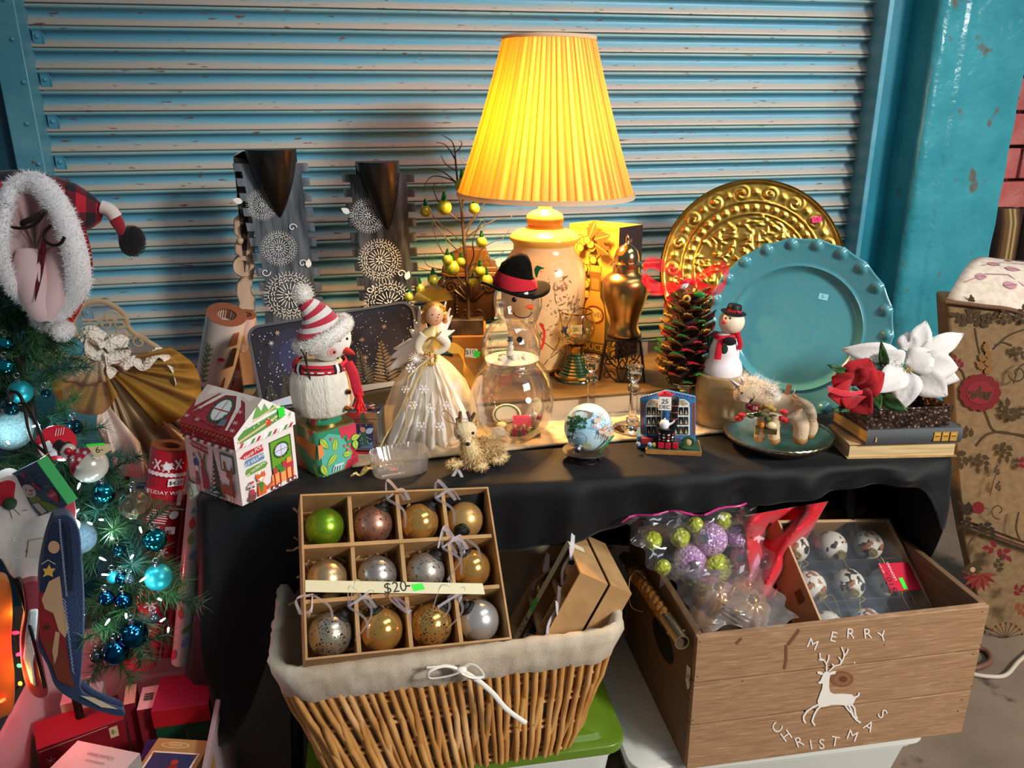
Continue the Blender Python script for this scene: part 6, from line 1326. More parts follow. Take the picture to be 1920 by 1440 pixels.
b.spikes([(t.I@at(1650+R.gauss(0,16),690+R.gauss(0,7),depth(pT)-.05),V((R.gauss(0,1),-.3,.5)))for i in range(420)],.018,.0016,None,.4);b.build('fir_sprig',mat('frosted_needles','#4a6a52',rough=.8,c2='#c8d2d0',vs=90),t,sm=0)
# -- under the table: totes, basket, crate
def quad(px4,d0):
 """four pixel corners (bl, br, tr, tl) of a flat parallelogram -> four points, the first at depth d0"""
 r_=[ray(*q)for q in px4];A_=np.array([[-r_[1][i],r_[2][i],-r_[3][i]]for i in range(3)]);s_=np.linalg.solve(A_,np.array([-d0*r_[0][i]for i in range(3)]))
 return[CAM+r_[0]*d0]+[CAM+r_[k+1]*float(s_[k])for k in range(3)]
def quad_frame(c):
 x=(c[1]-c[0]).normalized();z=x.cross(c[3]-c[0]).normalized();y=z.cross(x)
 return MX(((x.x,y.x,z.x,c[0].x),(x.y,y.y,z.y,c[0].y),(x.z,y.z,z.z,c[0].z),(0,0,0,1))),(c[1]-c[0]).length,(c[3]-c[0]).dot(y)
ZL=.205
whp=mat('white_tote','#c9cdc6',rough=.35,trans=.0,sss=.2);grl=mat('green_lid','#5a7a1c',rough=.35,coat=.15)
def tote(name,label,c0,c1,dep,zt,body,lid):
 t=Thing(name,label,'storage tote',((c0+c1)/2+V((0,0,0))).to_2d().to_3d(),atan2((c1-c0).y,(c1-c0).x));w_=(c1-c0).length
 o=rrect(-w_/2,0,w_/2,dep,.04,5);k=len(o);sc_=lambda s,z:[V((x*s,dep/2+(y-dep/2)*s,z))for x,y in o]
 b=MB();vs=sc_(.86,0)+sc_(.95,zt-.05)+sc_(.98,zt-.045)+sc_(.98,zt-.03);b.add(vs,[list(range(k))[::-1]]+[(L*k+i,L*k+(i+1)%k,(L+1)*k+(i+1)%k,(L+1)*k+i)for L in range(3)for i in range(k)]);b.build('body',body,t,sm=40)
 b=MB();vs=sc_(.985,zt-.034)+sc_(1.02,zt-.032)+sc_(1.02,zt-.012)+sc_(.97,zt-.008)+sc_(.94,zt-.008)+sc_(.90,zt)+sc_(.5,zt);b.add(vs,[(L*k+i,L*k+(i+1)%k,(L+1)*k+(i+1)%k,(L+1)*k+i)for L in range(6)for i in range(k)]+[[6*k+i for i in range(k)]]);b.build('lid',lid,t,sm=40,bev=.002)
 for s in(-1,1):b=MB();b.box((s*w_*.505,dep/2,zt-.04),(.018,.10,.03));b.build('latch',lid,t,bev=.003)
 return t
ZG=.272
tote('green_lid_tote','white tote with a green lid carrying the wicker basket',onz(575,1462,ZG),onz(1172,1384,ZG),.44,ZG,whp,grl)
c0,c1=onz(1240,1440,ZL),onz(1760,1378,ZL)
tote('white_tote','white plastic tote with a white lid beneath the wooden crate',c0+V((-.05,.02,0)),c1+V((-.01,.02,0)),.50,ZL,whp,mat('white_lid','#d4d6ce',rough=.4))

# wicker basket with cloth liner
ZR=.572;bl_,br_c=onz(507,1262,ZR),onz(1176,1178,ZR);
x_=(br_c-bl_).normalized();W=(br_c-bl_).length;D=.40;cen=(bl_+br_c)/2+V((-x_.y,x_.x,0))*D/2
ZBK=ZG+.001;t=Thing('wicker_basket','honey coloured wicker basket with a cream cloth liner holding the boxed baubles','basket',(cen.x,cen.y,ZBK),atan2(x_.y,x_.x));hB=ZR-ZBK
BW,BD=W/2,D/2;bw2,bd2=BW*.74,BD*.80
def per_pt(f,s):  # f 0..1 around the rim starting front left, s 0 bottom .. 1 top
 wx,wy=lerp(bw2,BW,s**.8),lerp(bd2,BD,s**.8);rc=.055;seg=[2*(wx-rc),pi/2*rc,2*(wy-rc),pi/2*rc]*2;tot=sum(seg);d=(f%1)*tot
 P0=[(-wx+rc,-wy,0),(wx-rc,-wy+rc,-pi/2),(wx,-wy+rc,pi/2),(wx-rc,wy-rc,0),(wx-rc,wy,pi),(-wx+rc,wy-rc,pi/2),(-wx,wy-rc,-pi/2),(-wx+rc,-wy+rc,pi)]
 for k in range(8):
  if d<=seg[k]or k==7:
   x,y,a=P0[k]
   if k%2==0:return V((x+d*cos(a),y+d*sin(a),hB*s)),V((sin(a),-cos(a),0))
   a=a+d/rc;return V((x+rc*cos(a),y+rc*sin(a),hB*s)),V((cos(a),sin(a),0))
  d-=seg[k]
wick=mat('willow','#d09a58',rough=.5,c2='#b47c40',vs=30,st=(1,1,.3),c3='#deb078',vs3=18,lo3=.55,hi3=.7)
def fr(f):return f
NSt=108
for i in range(NSt):
 f=i/NSt
 if .50<f<.80:continue  # back of the basket, out of sight behind the liner
 for ph in(0,1):
  if ph and i%2:continue
  sl_=(.012 if(i+ph)%2 else-.012)*R.uniform(.5,1.2);pts=[]
  for k in range(7):
   s=.02+.9*k/6;q_,n=per_pt(f+sl_*(1-s)*1.0,s);pts.append(q_+n*(.0045*(1 if(i+ph+k//2)%2 else-1)*.6+.004*ph))
  b=MB();b.tube(pts,[.0056,.0062,.0064,.0064,.0062,.0058,.0054],5,cap=False);b.build('stake',wick,t,sm=80)
for s in(.06,.30,.52,.70):
 for dz in(-.008,.006):
  b=MB();pts=[(lambda q,n:q+n*-.003+V((0,0,dz)))(*per_pt(k/120,s))for k in range(121)];b.tube(pts,.0042,6,cap=False);b.build('weaver',wick,t,sm=80)
linen=mat('cream_linen','#c4b5a0',rough=.95,bump=.4,bs=420,c2='#b2a189',vs=20,sheen=.1)
prof_l=[(-.002,.020,.74),(.010,.012,.78),(.012,.004,.86),(.013,.0,.93),(.010,.0,.985),(.0,.0,1.012),(-.010,.0,1.0),(-.014,0,.93),(-.016,0,.6),(-.018,0,.2),(-.02,0,.03)]
b=MB();nP=160;vs=[]
for i in range(nP):
 for j,(dn,_,s)in enumerate(prof_l):
  q_,n=per_pt(i/nP,min(s,1));wv=.0022*sin(i*2.1+j)+.0018*sin(i*.73+j*2);vs.append(q_+n*(dn+wv*(1 if j<7 else .6))+V((0,0,(hB*(s-1)if s>1 else 0)+(.003*sin(i*.9)if j==0 else 0))))
K=len(prof_l);b.add(vs,[(i*K+j,(i+1)%nP*K+j,(i+1)%nP*K+j+1,i*K+j+1)for i in range(nP)for j in range(K-1)]);b.f.append([i*K+K-1 for i in range(nP)][::-1]);b.c.append((1,1,1,1));b.build('liner',linen,t,sm=80)
tie=mat('cotton_tie','#e6e0d4',rough=.9);bq=lambda px,py,dy=-.018:t.q(px,py,-BD+dy)
for pts,w_ in(([(866,1257),(836,1248),(806,1258),(806,1272),(840,1268),(864,1260)],.0040),([(864,1258),(880,1246),(896,1252),(906,1268),(884,1270),(864,1262)],.0040),([(866,1258),(896,1276),(924,1300),(950,1330),(986,1356)],.0046),([(862,1260),(838,1250),(800,1252)],.003)):
 b=MB();b.tube(bez([bq(x,y,-.026-.004*k)for k,(x,y)in enumerate(pts)],5),w_,8,flat=.45);b.build('bow_tie',tie,t,sm=70)
b=MB();b.ball(bq(865,1258,-.03),(.010,.007,.008),10,8);b.build('bow_knot',tie,t)
TBK=t
# -- boxed glass baubles
kraft=mat('kraft_card','#a57e50',rough=.75,c2='#b58d5c',vs=25);kraftd=mat('kraft_inside','#9a7140',rough=.8)
def bauble_mats():
 d={}
 for n_,c,r_,m_,c2,lo3 in(('green','#6f9a1e',.32,.7,'#8fb02c',.66),('copper','#a0705a',.36,.75,'#c09078',.60),('gold_shiny','#e6b464',.16,.8,'#d49c48',.66),('gold_matte','#c49858',.36,.6,'#c8a066',.66),('pale_gold','#c0a274',.32,.8,'#d0b68c',.66),('silver','#b6aea4',.3,.85,'#c8c2ba',.62),('grey','#a89e92',.36,.7,'#bcb4a8',.60),('pearl','#cfcac4',.26,.75,'#d8d4d0',.74),('silver_speckled','#bdb4a6',.28,.85,'#cbb894',.58),('gold_speckled','#e0b064',.18,.8,'#cc9850',.58)):
  d[n_]=mat('bauble_'+n_,c,rough=r_,metal=m_,c2=c2,vs=26,c3='#3a2c1c',vs3=260,lo3=lo3,hi3=lo3+.03,coat=.3)
 return d
BMs=bauble_mats();capm=mat('antique_cap','#3a3734',rough=.35,metal=.85,bump=.8,bs=300);orgz=cloth('organza_ribbon','#eee8f2',.4,alpha=.72)
def bauble_box(corners,d0,dep,label):
 c=quad(corners,d0);m,W_,H_=quad_frame(c);t=Thing('bauble_box',label,'box',c[0],m=m);return t,W_,H_,c
t,W_,H_,cq=bauble_box([(573,1238),(960,1198),(932,912),(582,926)],1.300,.07,'kraft box divided into twelve cells of glass baubles, leaning in the basket front')
dep=.078;th=.0035
def slab(b,x0,y0,z0,x1,y1,z1):b.box(((x0+x1)/2,(y0+y1)/2,(z0+z1)/2),(abs(x1-x0),abs(y1-y0),abs(z1-z0)))
b=MB();slab(b,0,0,-dep-th,W_,H_,-dep);b.build('base',kraftd,t)
for q_ in((0,0,W_,th),(0,H_-th,W_,H_),(0,th,th,H_-th),(W_-th,th,W_,H_-th)):b=MB();slab(b,q_[0],q_[1],-dep,q_[2],q_[3],0);b.build('side_wall',kraft,t)
cw,ch=W_/4,H_/3
for k in(1,2,3):b=MB();slab(b,cw*k-.0035,th,-dep,cw*k+.0035,H_-th,-.012);b.build('divider',kraft,t)
for k in(1,2):b=MB();slab(b,th,ch*k-.0035,-dep,W_-th,ch*k+.0035,-.006);b.build('divider',kraft,t)
P=Print((0,0,.0012),(1,0,0),(0,1,0));iy=lambda px,py:(lambda k:(lambda v:(v.x,v.y))(t.I@(CAM+ray(px,py)*k)))((cq[0]-CAM).dot(m.col[2].to_3d())/ray(px,py).dot(m.col[2].to_3d()))
P.poly('#d9cfa8',[iy(578,1083),iy(946,1070),iy(945,1043),iy(579,1054)]);x0,y0=iy(768,1062);P.text('#15120e',x0-.006,y0,.027,'$20',.04);P.line('#15120e',[iy(784,1058),iy(792,1057)],.003);P.poly(stick_green,[iy(798,1070),iy(822,1064),iy(818,1049),iy(794,1054)]);P.build('price_tape',t)
sh=MB();
for i in range(240):
 x,y=R.uniform(.01,W_-.01),R.uniform(.01,H_-.01);a=R.uniform(0,6.3);sh.ribbon([V((x+.012*k*cos(a),y+.012*k*sin(a),-dep+.004+.012*abs(sin(k*1.7+i))+R.uniform(0,.012)))for k in range(4)],.004,(sin(a),-cos(a),R.uniform(-1,1)))
o=sh.build('paper_shred',mat('shred','#9a7a52',rough=.9),t,sm=0);o['kind']='stuff'
rows_=[[('silver_speckled',(.6,.75)),('gold_shiny',(-.4,.9)),('gold_speckled',(.6,.8)),('pearl',(-.7,.6))],[('pale_gold',(-.5,-.6)),('silver',(.3,-.8)),('grey',(.6,.7)),('gold_shiny',(-.5,.8))],[('green',None),('copper',(.5,.8)),('gold_shiny',(.6,.75)),('gold_matte',(-.4,-.8))]]
names={'silver_speckled':'silver bauble with dark speckles','gold_shiny':'mirror gold bauble','gold_speckled':'speckled mirror gold bauble','pearl':'pearly white silver bauble','pale_gold':'pale gold bauble','silver':'satin silver bauble','grey':'warm grey speckled bauble','green':'lime green bauble','copper':'rosy copper bauble','gold_matte':'matte gold bauble'}
rown=['bottom','middle','top'];coln=['first','second','third','fourth']
def glass_bauble(tm,cx,cy,dep,rb,kind,cd_,label,group,ribbon=True):
 M_=tm.M@MX.Translation((cx,cy,-dep));g=Thing('glass_bauble',label,'ornament',M_.translation,m=M_,group=group)
 b=MB();b.ball((0,0,rb+.001),rb,28,18);b.build('ball',BMs[kind],g)
 if cd_ is None:return g
 d=V((cd_[0],cd_[1],.55)).normalized();M2=frame(V((0,0,rb))+d*rb*.96,d)
 b=MB();b.lathe([(rb*.40,-.003),(rb*.42,0),(rb*.36,.004),(rb*.25,.0055),(rb*.2,.012),(0,.013)],16,m=M2,flute=lambda a,j,r:1+.05*cos(a*12));b.tube([M2@V((.007*cos(a),0,.015+.007*sin(a)))for a in[k*.45 for k in range(15)]],.0009,4,cap=False);b.build('cap',capm,g,sm=40)
 if ribbon:
  p0=M2@V((0,0,.02));s=R.choice((-1,1));b=MB()
  for sgn in(-1,1):
   e=p0+V((d.x*.03+sgn*.012,d.y*.03-.01*sgn,.015));e2=p0+V((d.x*.055+sgn*.004+s*.012,d.y*.02-.02,.004));b.ribbon(bez([p0,e,e2],7),.008,(R.uniform(-.5,.5),.4,1))
  e=p0+V((s*.03,-.045-R.random()*.02,-.002));b.ribbon(bez([p0,lerp(p0,e,.5)+V((.012,0,.012)),e],6),.007,(.5,0,1));b.build('ribbon',orgz,g,sm=80)
 return g
for r_ in range(3):
 for c_ in range(4):
  kind,cd_=rows_[r_][c_];glass_bauble(t,cw*(c_+.5),ch*(r_+.48),dep,.0375 if r_==0 else .036,kind,cd_,'%s, %s row, %s cell from the left in the open box'%(names[kind],rown[r_],coln[c_]),'glass baubles in the leaning box')
# two more boxes on edge at the right of the basket
dE=1.47;sE=dE/1.55;P2_=at(1089,1074,dE);e1_=V((.023,.246,-.024)).normalized();e3_=V((-.073,-.006,-.134)).normalized();W2,H2=.215,.33
x_=-e1_;y_=(-e3_-x_*(-e3_).dot(x_)).normalized();z_=x_.cross(y_);o_=P2_+e1_*W2+e3_*H2
t2=Thing('bauble_box','kraft box of baubles standing on edge at the right of the basket','box',o_,m=MX(((x_.x,y_.x,z_.x,o_.x),(x_.y,y_.y,z_.y,o_.y),(x_.z,y_.z,z_.z,o_.z),(0,0,0,1))))
# local z of this frame points to the open side (left, towards the viewer)
d2=.055
b=MB();slab(b,0,0,-d2-th,W2,H2,-d2);b.build('base',kraft,t2)
for q_ in((0,0,W2,th),(0,H2-th,W2,H2),(0,th,th,H2-th),(W2-th,th,W2,H2-th)):b=MB();slab(b,q_[0],q_[1],-d2,q_[2],q_[3],0);b.build('side_wall',kraft,t2)
for k in(1,2):b=MB();slab(b,W2*k/3-.003,th,-d2,W2*k/3+.003,H2-th,-.01);b.build('divider',kraft,t2)
for k in(1,2,3):b=MB();slab(b,th,H2*k/4-.003,-d2,W2-th,H2*k/4+.003,-.006);b.build('divider',kraft,t2)
P=Print((0,0,.001),(1,0,0),(0,1,0));P.rect('#d9cfa8',W2*.42,H2/2,.026,H2);P.text('#15120e',W2*.42,H2*.42,.024,'$20',-pi/2);P.rect(stick_green,W2*.42,H2*.56,.022,.026);P.build('price_tape',t2)
P=Print((0,H2,-d2),(1,0,0),(0,0,1),off=.001);P.n=V((0,1,0));P.rect('#d9cfa8',W2*.42,d2/2+.01,.024,d2-.02);P.build('tape_end',t2)
for r_ in range(4):
 for c_ in range(3):
  if(r_+c_)%2==0:glass_bauble(t2,W2*(c_+.5)/3,H2*(r_+.5)/4,d2,min(.025,W2/7),('gold_shiny','silver','gold_speckled','copper')[(r_+c_//2)%4],(.2,.8),'small %s in the edgewise box, tier %s from the bottom, %s'%(('mirror gold bauble','satin silver bauble','speckled gold bauble','copper bauble')[(r_+c_//2)%4],('one','two','three','four')[r_],('back','middle','front')[c_]),'glass baubles in the edgewise box',ribbon=(r_>1))
m3=t2.M@MX.Translation((0,0,-d2-th-.004));t3=Thing('box_lid','kraft box lid standing behind the edgewise bauble box','box',m3.translation,m=m3)
b=MB();slab(b,-.003,-.003,-.045,W2+.003,H2+.003,-.041);b.build('top',kraft,t3)
for q_ in((-.003,-.003,W2+.003,0),(-.003,H2,W2+.003,H2+.003),(-.003,0,0,H2),(W2,0,W2+.003,H2)):b=MB();slab(b,q_[0],q_[1],-.041,q_[2],q_[3],0);b.build('side_wall',kraft,t3)

# -- wooden crate
ZC=.52;cFL,cFR=onz(1308,1195,ZC),onz(1856,1135,ZC);ZC0=ZL+.001
a=(cFR-cFL).normalized();a.z=0;l=V((-a.y,a.x,0));W=(cFR-cFL).length;D=(onz(1168,988,ZC)-cFL).dot(l);hC=ZC-ZC0
m=MX(((a.x,l.x,0,cFL.x),(a.y,l.y,0,cFL.y),(0,0,1,ZC0),(0,0,0,1)))
t=Thing('wooden_crate','wooden plank crate lettered MERRY CHRISTMAS with a white leaping deer','crate',(cFL.x,cFL.y,ZC0),m=m);TCR=t
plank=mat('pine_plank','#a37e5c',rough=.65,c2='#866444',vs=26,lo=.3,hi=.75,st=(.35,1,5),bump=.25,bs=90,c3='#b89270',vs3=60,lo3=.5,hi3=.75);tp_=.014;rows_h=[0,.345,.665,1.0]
for i in range(3):
 z0,z1=hC*rows_h[i]+(.0017 if i else 0),hC*rows_h[i+1]-.0017;zc,h=(z0+z1)/2,z1-z0
 b=MB();b.box((W/2,tp_/2,zc),(W,tp_,h));b.build('plank',plank,t,bev=.0012)
 b=MB();b.box((W/2,D-tp_/2,zc),(W,tp_,h));b.build('plank',plank,t,bev=.0012)
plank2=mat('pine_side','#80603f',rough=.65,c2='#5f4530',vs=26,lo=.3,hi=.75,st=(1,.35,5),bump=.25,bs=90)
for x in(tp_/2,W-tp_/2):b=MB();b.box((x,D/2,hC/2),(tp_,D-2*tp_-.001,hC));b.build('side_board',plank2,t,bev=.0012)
b=MB();b.box((W/2,D/2,.008),(W-2*tp_-.001,D-2*tp_-.001,.012));b.build('bottom_board',plank2,t)
P=Print(fn=lambda x,y,o:(lambda v:V((v.x,-o,v.z)))(t.q(x,y,0)),off=.0012,step=.00005);wl='#e4ddd4'
def letter(ch,px,py,rot,s=34):
 vs,fs=txt(ch,s);cs,sn=cos(rot),sin(rot);P.raw(wl,[(px+x*cs+y*sn,py-(y*cs-x*sn))for x,y in vs],fs)
for ch,x,y,r_ in(('M',1523,1208,.40),('E',1562,1194,.22),('R',1594,1188,.06),('R',1626,1188,-.10),('Y',1654,1193,-.30),('C',1457,1364,-1.0),('H',1474,1379,-.62),('R',1498,1391,-.36),('I',1520,1396,-.16),('S',1540,1395,.02),('T',1565,1390,.16),('M',1597,1379,.36),('A',1628,1361,.55),('S',1653,1338,.9)):letter(ch,x,y,r_,27)
zz=lambda L:[(1240+x/2.8235,1120+y/2.8235)for x,y in L]
P.poly(wl,zz([(825,450),(840,436),(852,408),(862,392),(884,388),(892,408),(886,440),(886,475),(892,498),(912,508),(950,506),(1005,510),(1018,522),(1036,515),(1040,500),(1048,502),(1046,518),(1026,532),(1018,552),(1004,572),(972,570),(935,566),(900,566),(872,574),(848,578),(830,574),(824,545),(836,512),(848,480),(852,452),(838,455)]))
P.poly(wl,zz([(858,400),(838,388),(822,390),(826,402),(846,408)]));P.poly(wl,zz([(882,398),(900,388),(924,386),(918,402),(890,408)]))
for L in([(838,560),(800,578),(768,600),(750,628),(752,648),(762,662)],[(850,566),(824,588),(806,620),(796,652),(810,676)],[(985,560),(1004,592),(1012,622),(1030,646),(1052,660)],[(1000,556),(1020,584),(1024,616),(1034,640)],[(970,566),(986,590),(1004,608),(1016,630)]):P.line(wl,zz(L),3.6)
for L in([(872,388),(872,352),(860,330),(838,318),(836,290)],[(860,330),(830,326)],[(872,345),(882,322),(884,300)],[(884,388),(912,360),(944,352),(962,318),(964,290),(950,258)],[(962,310),(978,290),(986,268)],[(944,350),(950,330),(934,312)],[(912,360),(900,348)]):P.line(wl,zz(L),2.6)
P.build('white_lettering',t)
P=Print(fn=lambda x,y,o:(lambda v:V((v.x,-o,v.z)))(t.q(x,y,0)),off=.0006,step=.00003)
kx=zz([(955,432)])[0];P.circ('#7a5236',kx[0],kx[1],22,20,15);P.circ('#8a5c3e',kx[0]+1,kx[1],16,18,11);P.circ('#5e3a24',kx[0]+2,kx[1],8,14,6)
for L,w_ in(([(730,170),(700,210),(670,250)],6),([(425,215),(395,245)],5),([(660,250),(660,330),(650,380)],5)):P.line('#6e4a32',zz(L),w_)
for px_,py_ in((205,195),(205,235),(190,420),(165,465),(165,650),(140,700),(110,850),(1700,75),(1690,250),(1650,300),(1640,470),(1590,540),(1570,600),(1180,250),(430,440)):q_=zz([(px_,py_)])[0];P.circ('#3a2618',q_[0],q_[1],1.1,6)
o=P.build('knots_and_nails',t);o['kind']='stuff'
# rope handle on the left side
hp=lambda px,py:t.I@onx(px,py,cFL.x-.022)
h0,h1=hp(1160,1046),hp(1280,1205);dv=(h1-h0);h0.x=h1.x=-.024;L_=dv.length;e1,e0=lerp(h0,h1,.20),lerp(h0,h1,.76)
stl=mat('handle_steel','#b8a98a',rough=.25,metal=.9)
for q0,q1 in((h0,e1),(e0,h1)):b=MB();b.lathe([(.0125,0),(.0145,0),(.0145,(q1-q0).length),(.0125,(q1-q0).length),(.0125,0)],20,m=frame(q0,q1-q0),cap=False);b.build('ferrule',stl,t,sm=40);b=MB();b.lathe([(0,-.001),(.0124,-.001)],16,m=frame(lerp(q0,q1,.93 if q0 is e0 else .07),q1-q0),cap=False);b.build('ferrule_plug',mat('dark_plug','#4a3420',rough=.9),t)
for q_ in(lerp(h0,h1,.1),lerp(h0,h1,.9)):b=MB();b.tube([q_,V((.002,q_.y,q_.z))],.004,8);b.ball(q_+V((-.014,0,0)),.003,8,6);b.build('bolt',stl,t)
rope=mat('hemp_rope','#b2742c',rough=.9,c2='#7d4c1a',vs=120,bump=.8,bs=300);ax=(h1-h0).normalized();fx=frame((0,0,0),ax).to_3x3()
for s in range(3):
 b=MB();b.tube([lerp(lerp(h0,h1,.17),lerp(h0,h1,.79),k/40)+fx@V((.0068*cos(s*2.094+k*.52),.0068*sin(s*2.094+k*.52),0))for k in range(41)],.0082,7);b.build('rope_strand',rope,t,sm=60)
tw=mat('twine','#b08a60',rough=.9);q_=lerp(h0,h1,.27);b=MB()
for k in range(3):b.tube([q_+ax*.003*k+fx@V((.0165*cos(a_),.0165*sin(a_),0))for a_ in[j*.42 for j in range(16)]],.0011,4)
b.tube(bez([q_+V((-.012,0,.012)),q_+V((-.01,-.02,.03)),q_+V((.004,-.04,.02)),q_+V((-.01,-.01,.013))],5),.001,4);b.tube(bez([q_+V((-.012,0,.012)),q_+V((-.03,-.03,.01)),q_+V((-.034,-.06,-.03)),q_+V((-.02,-.1,-.02))],5),.001,4);b.build('twine_bow',tw,t)
P=Print((0,0,0),(0,-1,0),off=.0008);P.circ('#1a120c',-D*.40,hC*.58,.066,24,.036)
for k in range(9):P.line('#4a3420',[(-D*.40-.05+.0125*k,hC*.58-.028),(-D*.40-.05+.0125*k,hC*.58+.028)],.002)
P.build('hand_hole',t)
P.poly('#e8e2d8',[(-.035,hC*.72),(-.015,hC*.74),(-.013,hC*.60),(-.022,hC*.56),(-.034,hC*.60)]);P.text('#1a1614',-.024,hC*.655,.020,'20');P.build('price_tag',t)

# -- what lies in the crate
zin=ZC0+.016
b=MB();ib=lambda x,y,z:V((x,y,z));inn=Thing('packing_paper','crumpled brown packing paper filling the lower half of the crate','paper',m@V((W/2,D/2,.0155)),m=m@MX.Translation((W/2,D/2,.0155)))
b.grid(lambda u,v:((u-.5)*(W-.034),(v-.5)*(D-.034),.15+.012*sin(u*17+v*5)+.010*sin(v*21-u*9)),20,16);n_=len(b.v);b.add([V(((u-.5)*(W-.034),(v-.5)*(D-.034),0))for u,v in((0,0),(1,0),(1,1),(0,1))],[(3,2,1,0)]);b.f[-1]=[n_+3,n_+2,n_+1,n_]
b.build('paper',mat('packing_paper','#4a3626',rough=.9),inn,sm=0)
lg=mat('lime_glass','#b4c82a',rough=.18,metal=.15,c2='#d8e050',vs=60,bump=1.0,bs=130,vor=1);pu=mat('lilac_glass','#c090c8',rough=.18,metal=.2,c2='#dcb4dc',vs=50,bump=1.0,bs=150,vor=1);pk=mat('pink_glass','#dc8eac',rough=.15,metal=.2,bump=1,bs=90,vor=1)
OB=[(1223,1013,16,lg,'lime'),(1275,1008,17,lg,'lime'),(1303,984,14,lg,'lime'),(1357,976,15,lg,'lime'),(1345,1064,24,lg,'lime'),(1243,1064,14,lg,'lime'),(1331,1010,29,pu,'lilac'),(1293,1046,27,pu,'lilac'),(1385,1006,20,pu,'lilac'),(1396,1048,25,pk,'pink faceted')]
pos=['leftmost, near the crate edge','second along the back','third along the back, under the zip','right under the zip','nearest the front, below the lilac ones','low left in shade','largest, in the middle','in front of the largest','to the right behind the fold','at the right end']
def crate_pt(px,py,h):return onz(px,py,h)
for i,(x,y,r,m_,cn)in enumerate(OB):
 z_=ZC+lerp(.005,.115,(1070-y)/100);w_=onz(x,y,z_);s_=r*1.15*depth(w_)/F_PX;g=Thing('textured_bauble','%s textured bauble in the zip bag, %s'%(cn,pos[i]),'ornament',w_-V((0,0,s_)),0,group='baubles in the zip bag')
 b=MB();b.ball((0,0,s_),s_,20,14);b.build('ball',m_,g);b=MB();d=V((R.uniform(-.8,.8),-.7,R.uniform(-.2,.6))).normalized();b.lathe([(s_*.26,-.001),(s_*.26,s_*.2),(0,s_*.22)],10,m=frame(V((0,0,s_))+d*s_*.97,d));b.build('cap',silver,g)
film=thin('bag_film','#ffffff',refl=.10,rough=.12,edge=.4,haze=.03);cloudy=thin('cloudy_film','#ffffff',refl=.25,rough=.2,edge=.5,haze=.2,hazec='#ece4e2')
def film_bag(name,label,outline,zf,mat_,amp,seed,solid=0):
 """puffed sheet of plastic: outline px corners (tl, tr, br, bl); zf(u,v) height"""
 g=[[None]*25 for _ in range(25)];rr=random.Random(seed);ph=[rr.uniform(0,6)for _ in range(8)]
 for i in range(25):
  for j in range(25):
   u,v=i/24,j/24;u+=.05*sin(v*9+seed)*(1-abs(2*u-1))+.035*sin(v*17+seed*2);v+=.05*sin(u*8+seed*3)+.03*sin(u*19+seed);px=lerp(lerp(outline[0][0],outline[1][0],u),lerp(outline[3][0],outline[2][0],u),v);py=lerp(lerp(outline[0][1],outline[1][1],u),lerp(outline[3][1],outline[2][1],u),v)
   w_=onz(px,py,zf(u,v)+amp*(sin(u*13+ph[0]+3*v)*sin(v*11+ph[1])+.6*sin(u*27+v*19+ph[2])+.4*abs(sin(u*40-v*23+ph[3]))));g[i][j]=w_
 c_=g[12][12];t=Thing(name,label,'bag',V((c_.x,c_.y,ZC0+.16)),0);b=MB();b.add([t.I@g[i][j]for i in range(25)for j in range(25)],[(i*25+j,i*25+j+1,(i+1)*25+j+1,(i+1)*25+j)for i in range(24)for j in range(24)]);b.build('film',mat_,t,sm=30);return t,g
t,g=film_bag('zip_bag','clear zip bag with a pink seal full of lime and lilac baubles',[(1166,976),(1410,945),(1456,1066),(1240,1096)],lambda u,v:ZC+lerp(.160,.055,v)+.012*sin(pi*u),film,.006,3)
b=MB();b.tube([t.I@g[i][0]for i in range(25)],.0022,6,flat=.5);b.build('zip_seal',mat('pink_zip','#b0206e',rough=.4),t)
pm=mat('champagne_glass','#c89a70',rough=.2,metal=.6,c2='#d8b48c',vs=12)
for i,(x,y,r,lab)in enumerate(((1338,1118,40,'left in the cloudy bag'),(1402,1142,42,'in front in the cloudy bag'),(1396,1108,30,'behind, half hidden in the cloudy bag'))):
 w_=onz(x,y,ZC-.02);s_=r*depth(w_)/F_PX;g_=Thing('pumpkin_ornament','ribbed champagne glass pumpkin ornament, '+lab,'ornament',w_-V((0,0,s_*.9)),0,group='pumpkin ornaments');M_=MX.Translation((0,0,s_*.9))@MX.Rotation(rad(28),4,'X')
 b=MB();b.lathe([(0,-s_*.85)]+[(s_*sin(a_),-s_*.9*cos(a_))for a_ in[pi*k/14 for k in range(1,14)]]+[(s_*.06,s_*.82)],60,m=M_,flute=lambda a_,j,r_:1-.16*abs(cos(a_*5))**6);b.build('body',pm,g_,sm=60)
 b=MB();b.lathe([(s_*.22,s_*.84),(s_*.24,s_*.95),(s_*.12,s_*1.05),(0,s_*1.06)],12,m=M_);b.build('cap',brass,g_)
t,g=film_bag('cloudy_bag','cloudy plastic bag over the champagne pumpkin ornaments at the crate front',[(1246,1066),(1430,1062),(1497,1166),(1312,1186)],lambda u,v:ZC+.012+.045*sin(pi*min(1,u*1.0))*sin(pi*lerp(.15,.9,v)),cloudy,.0045,5)
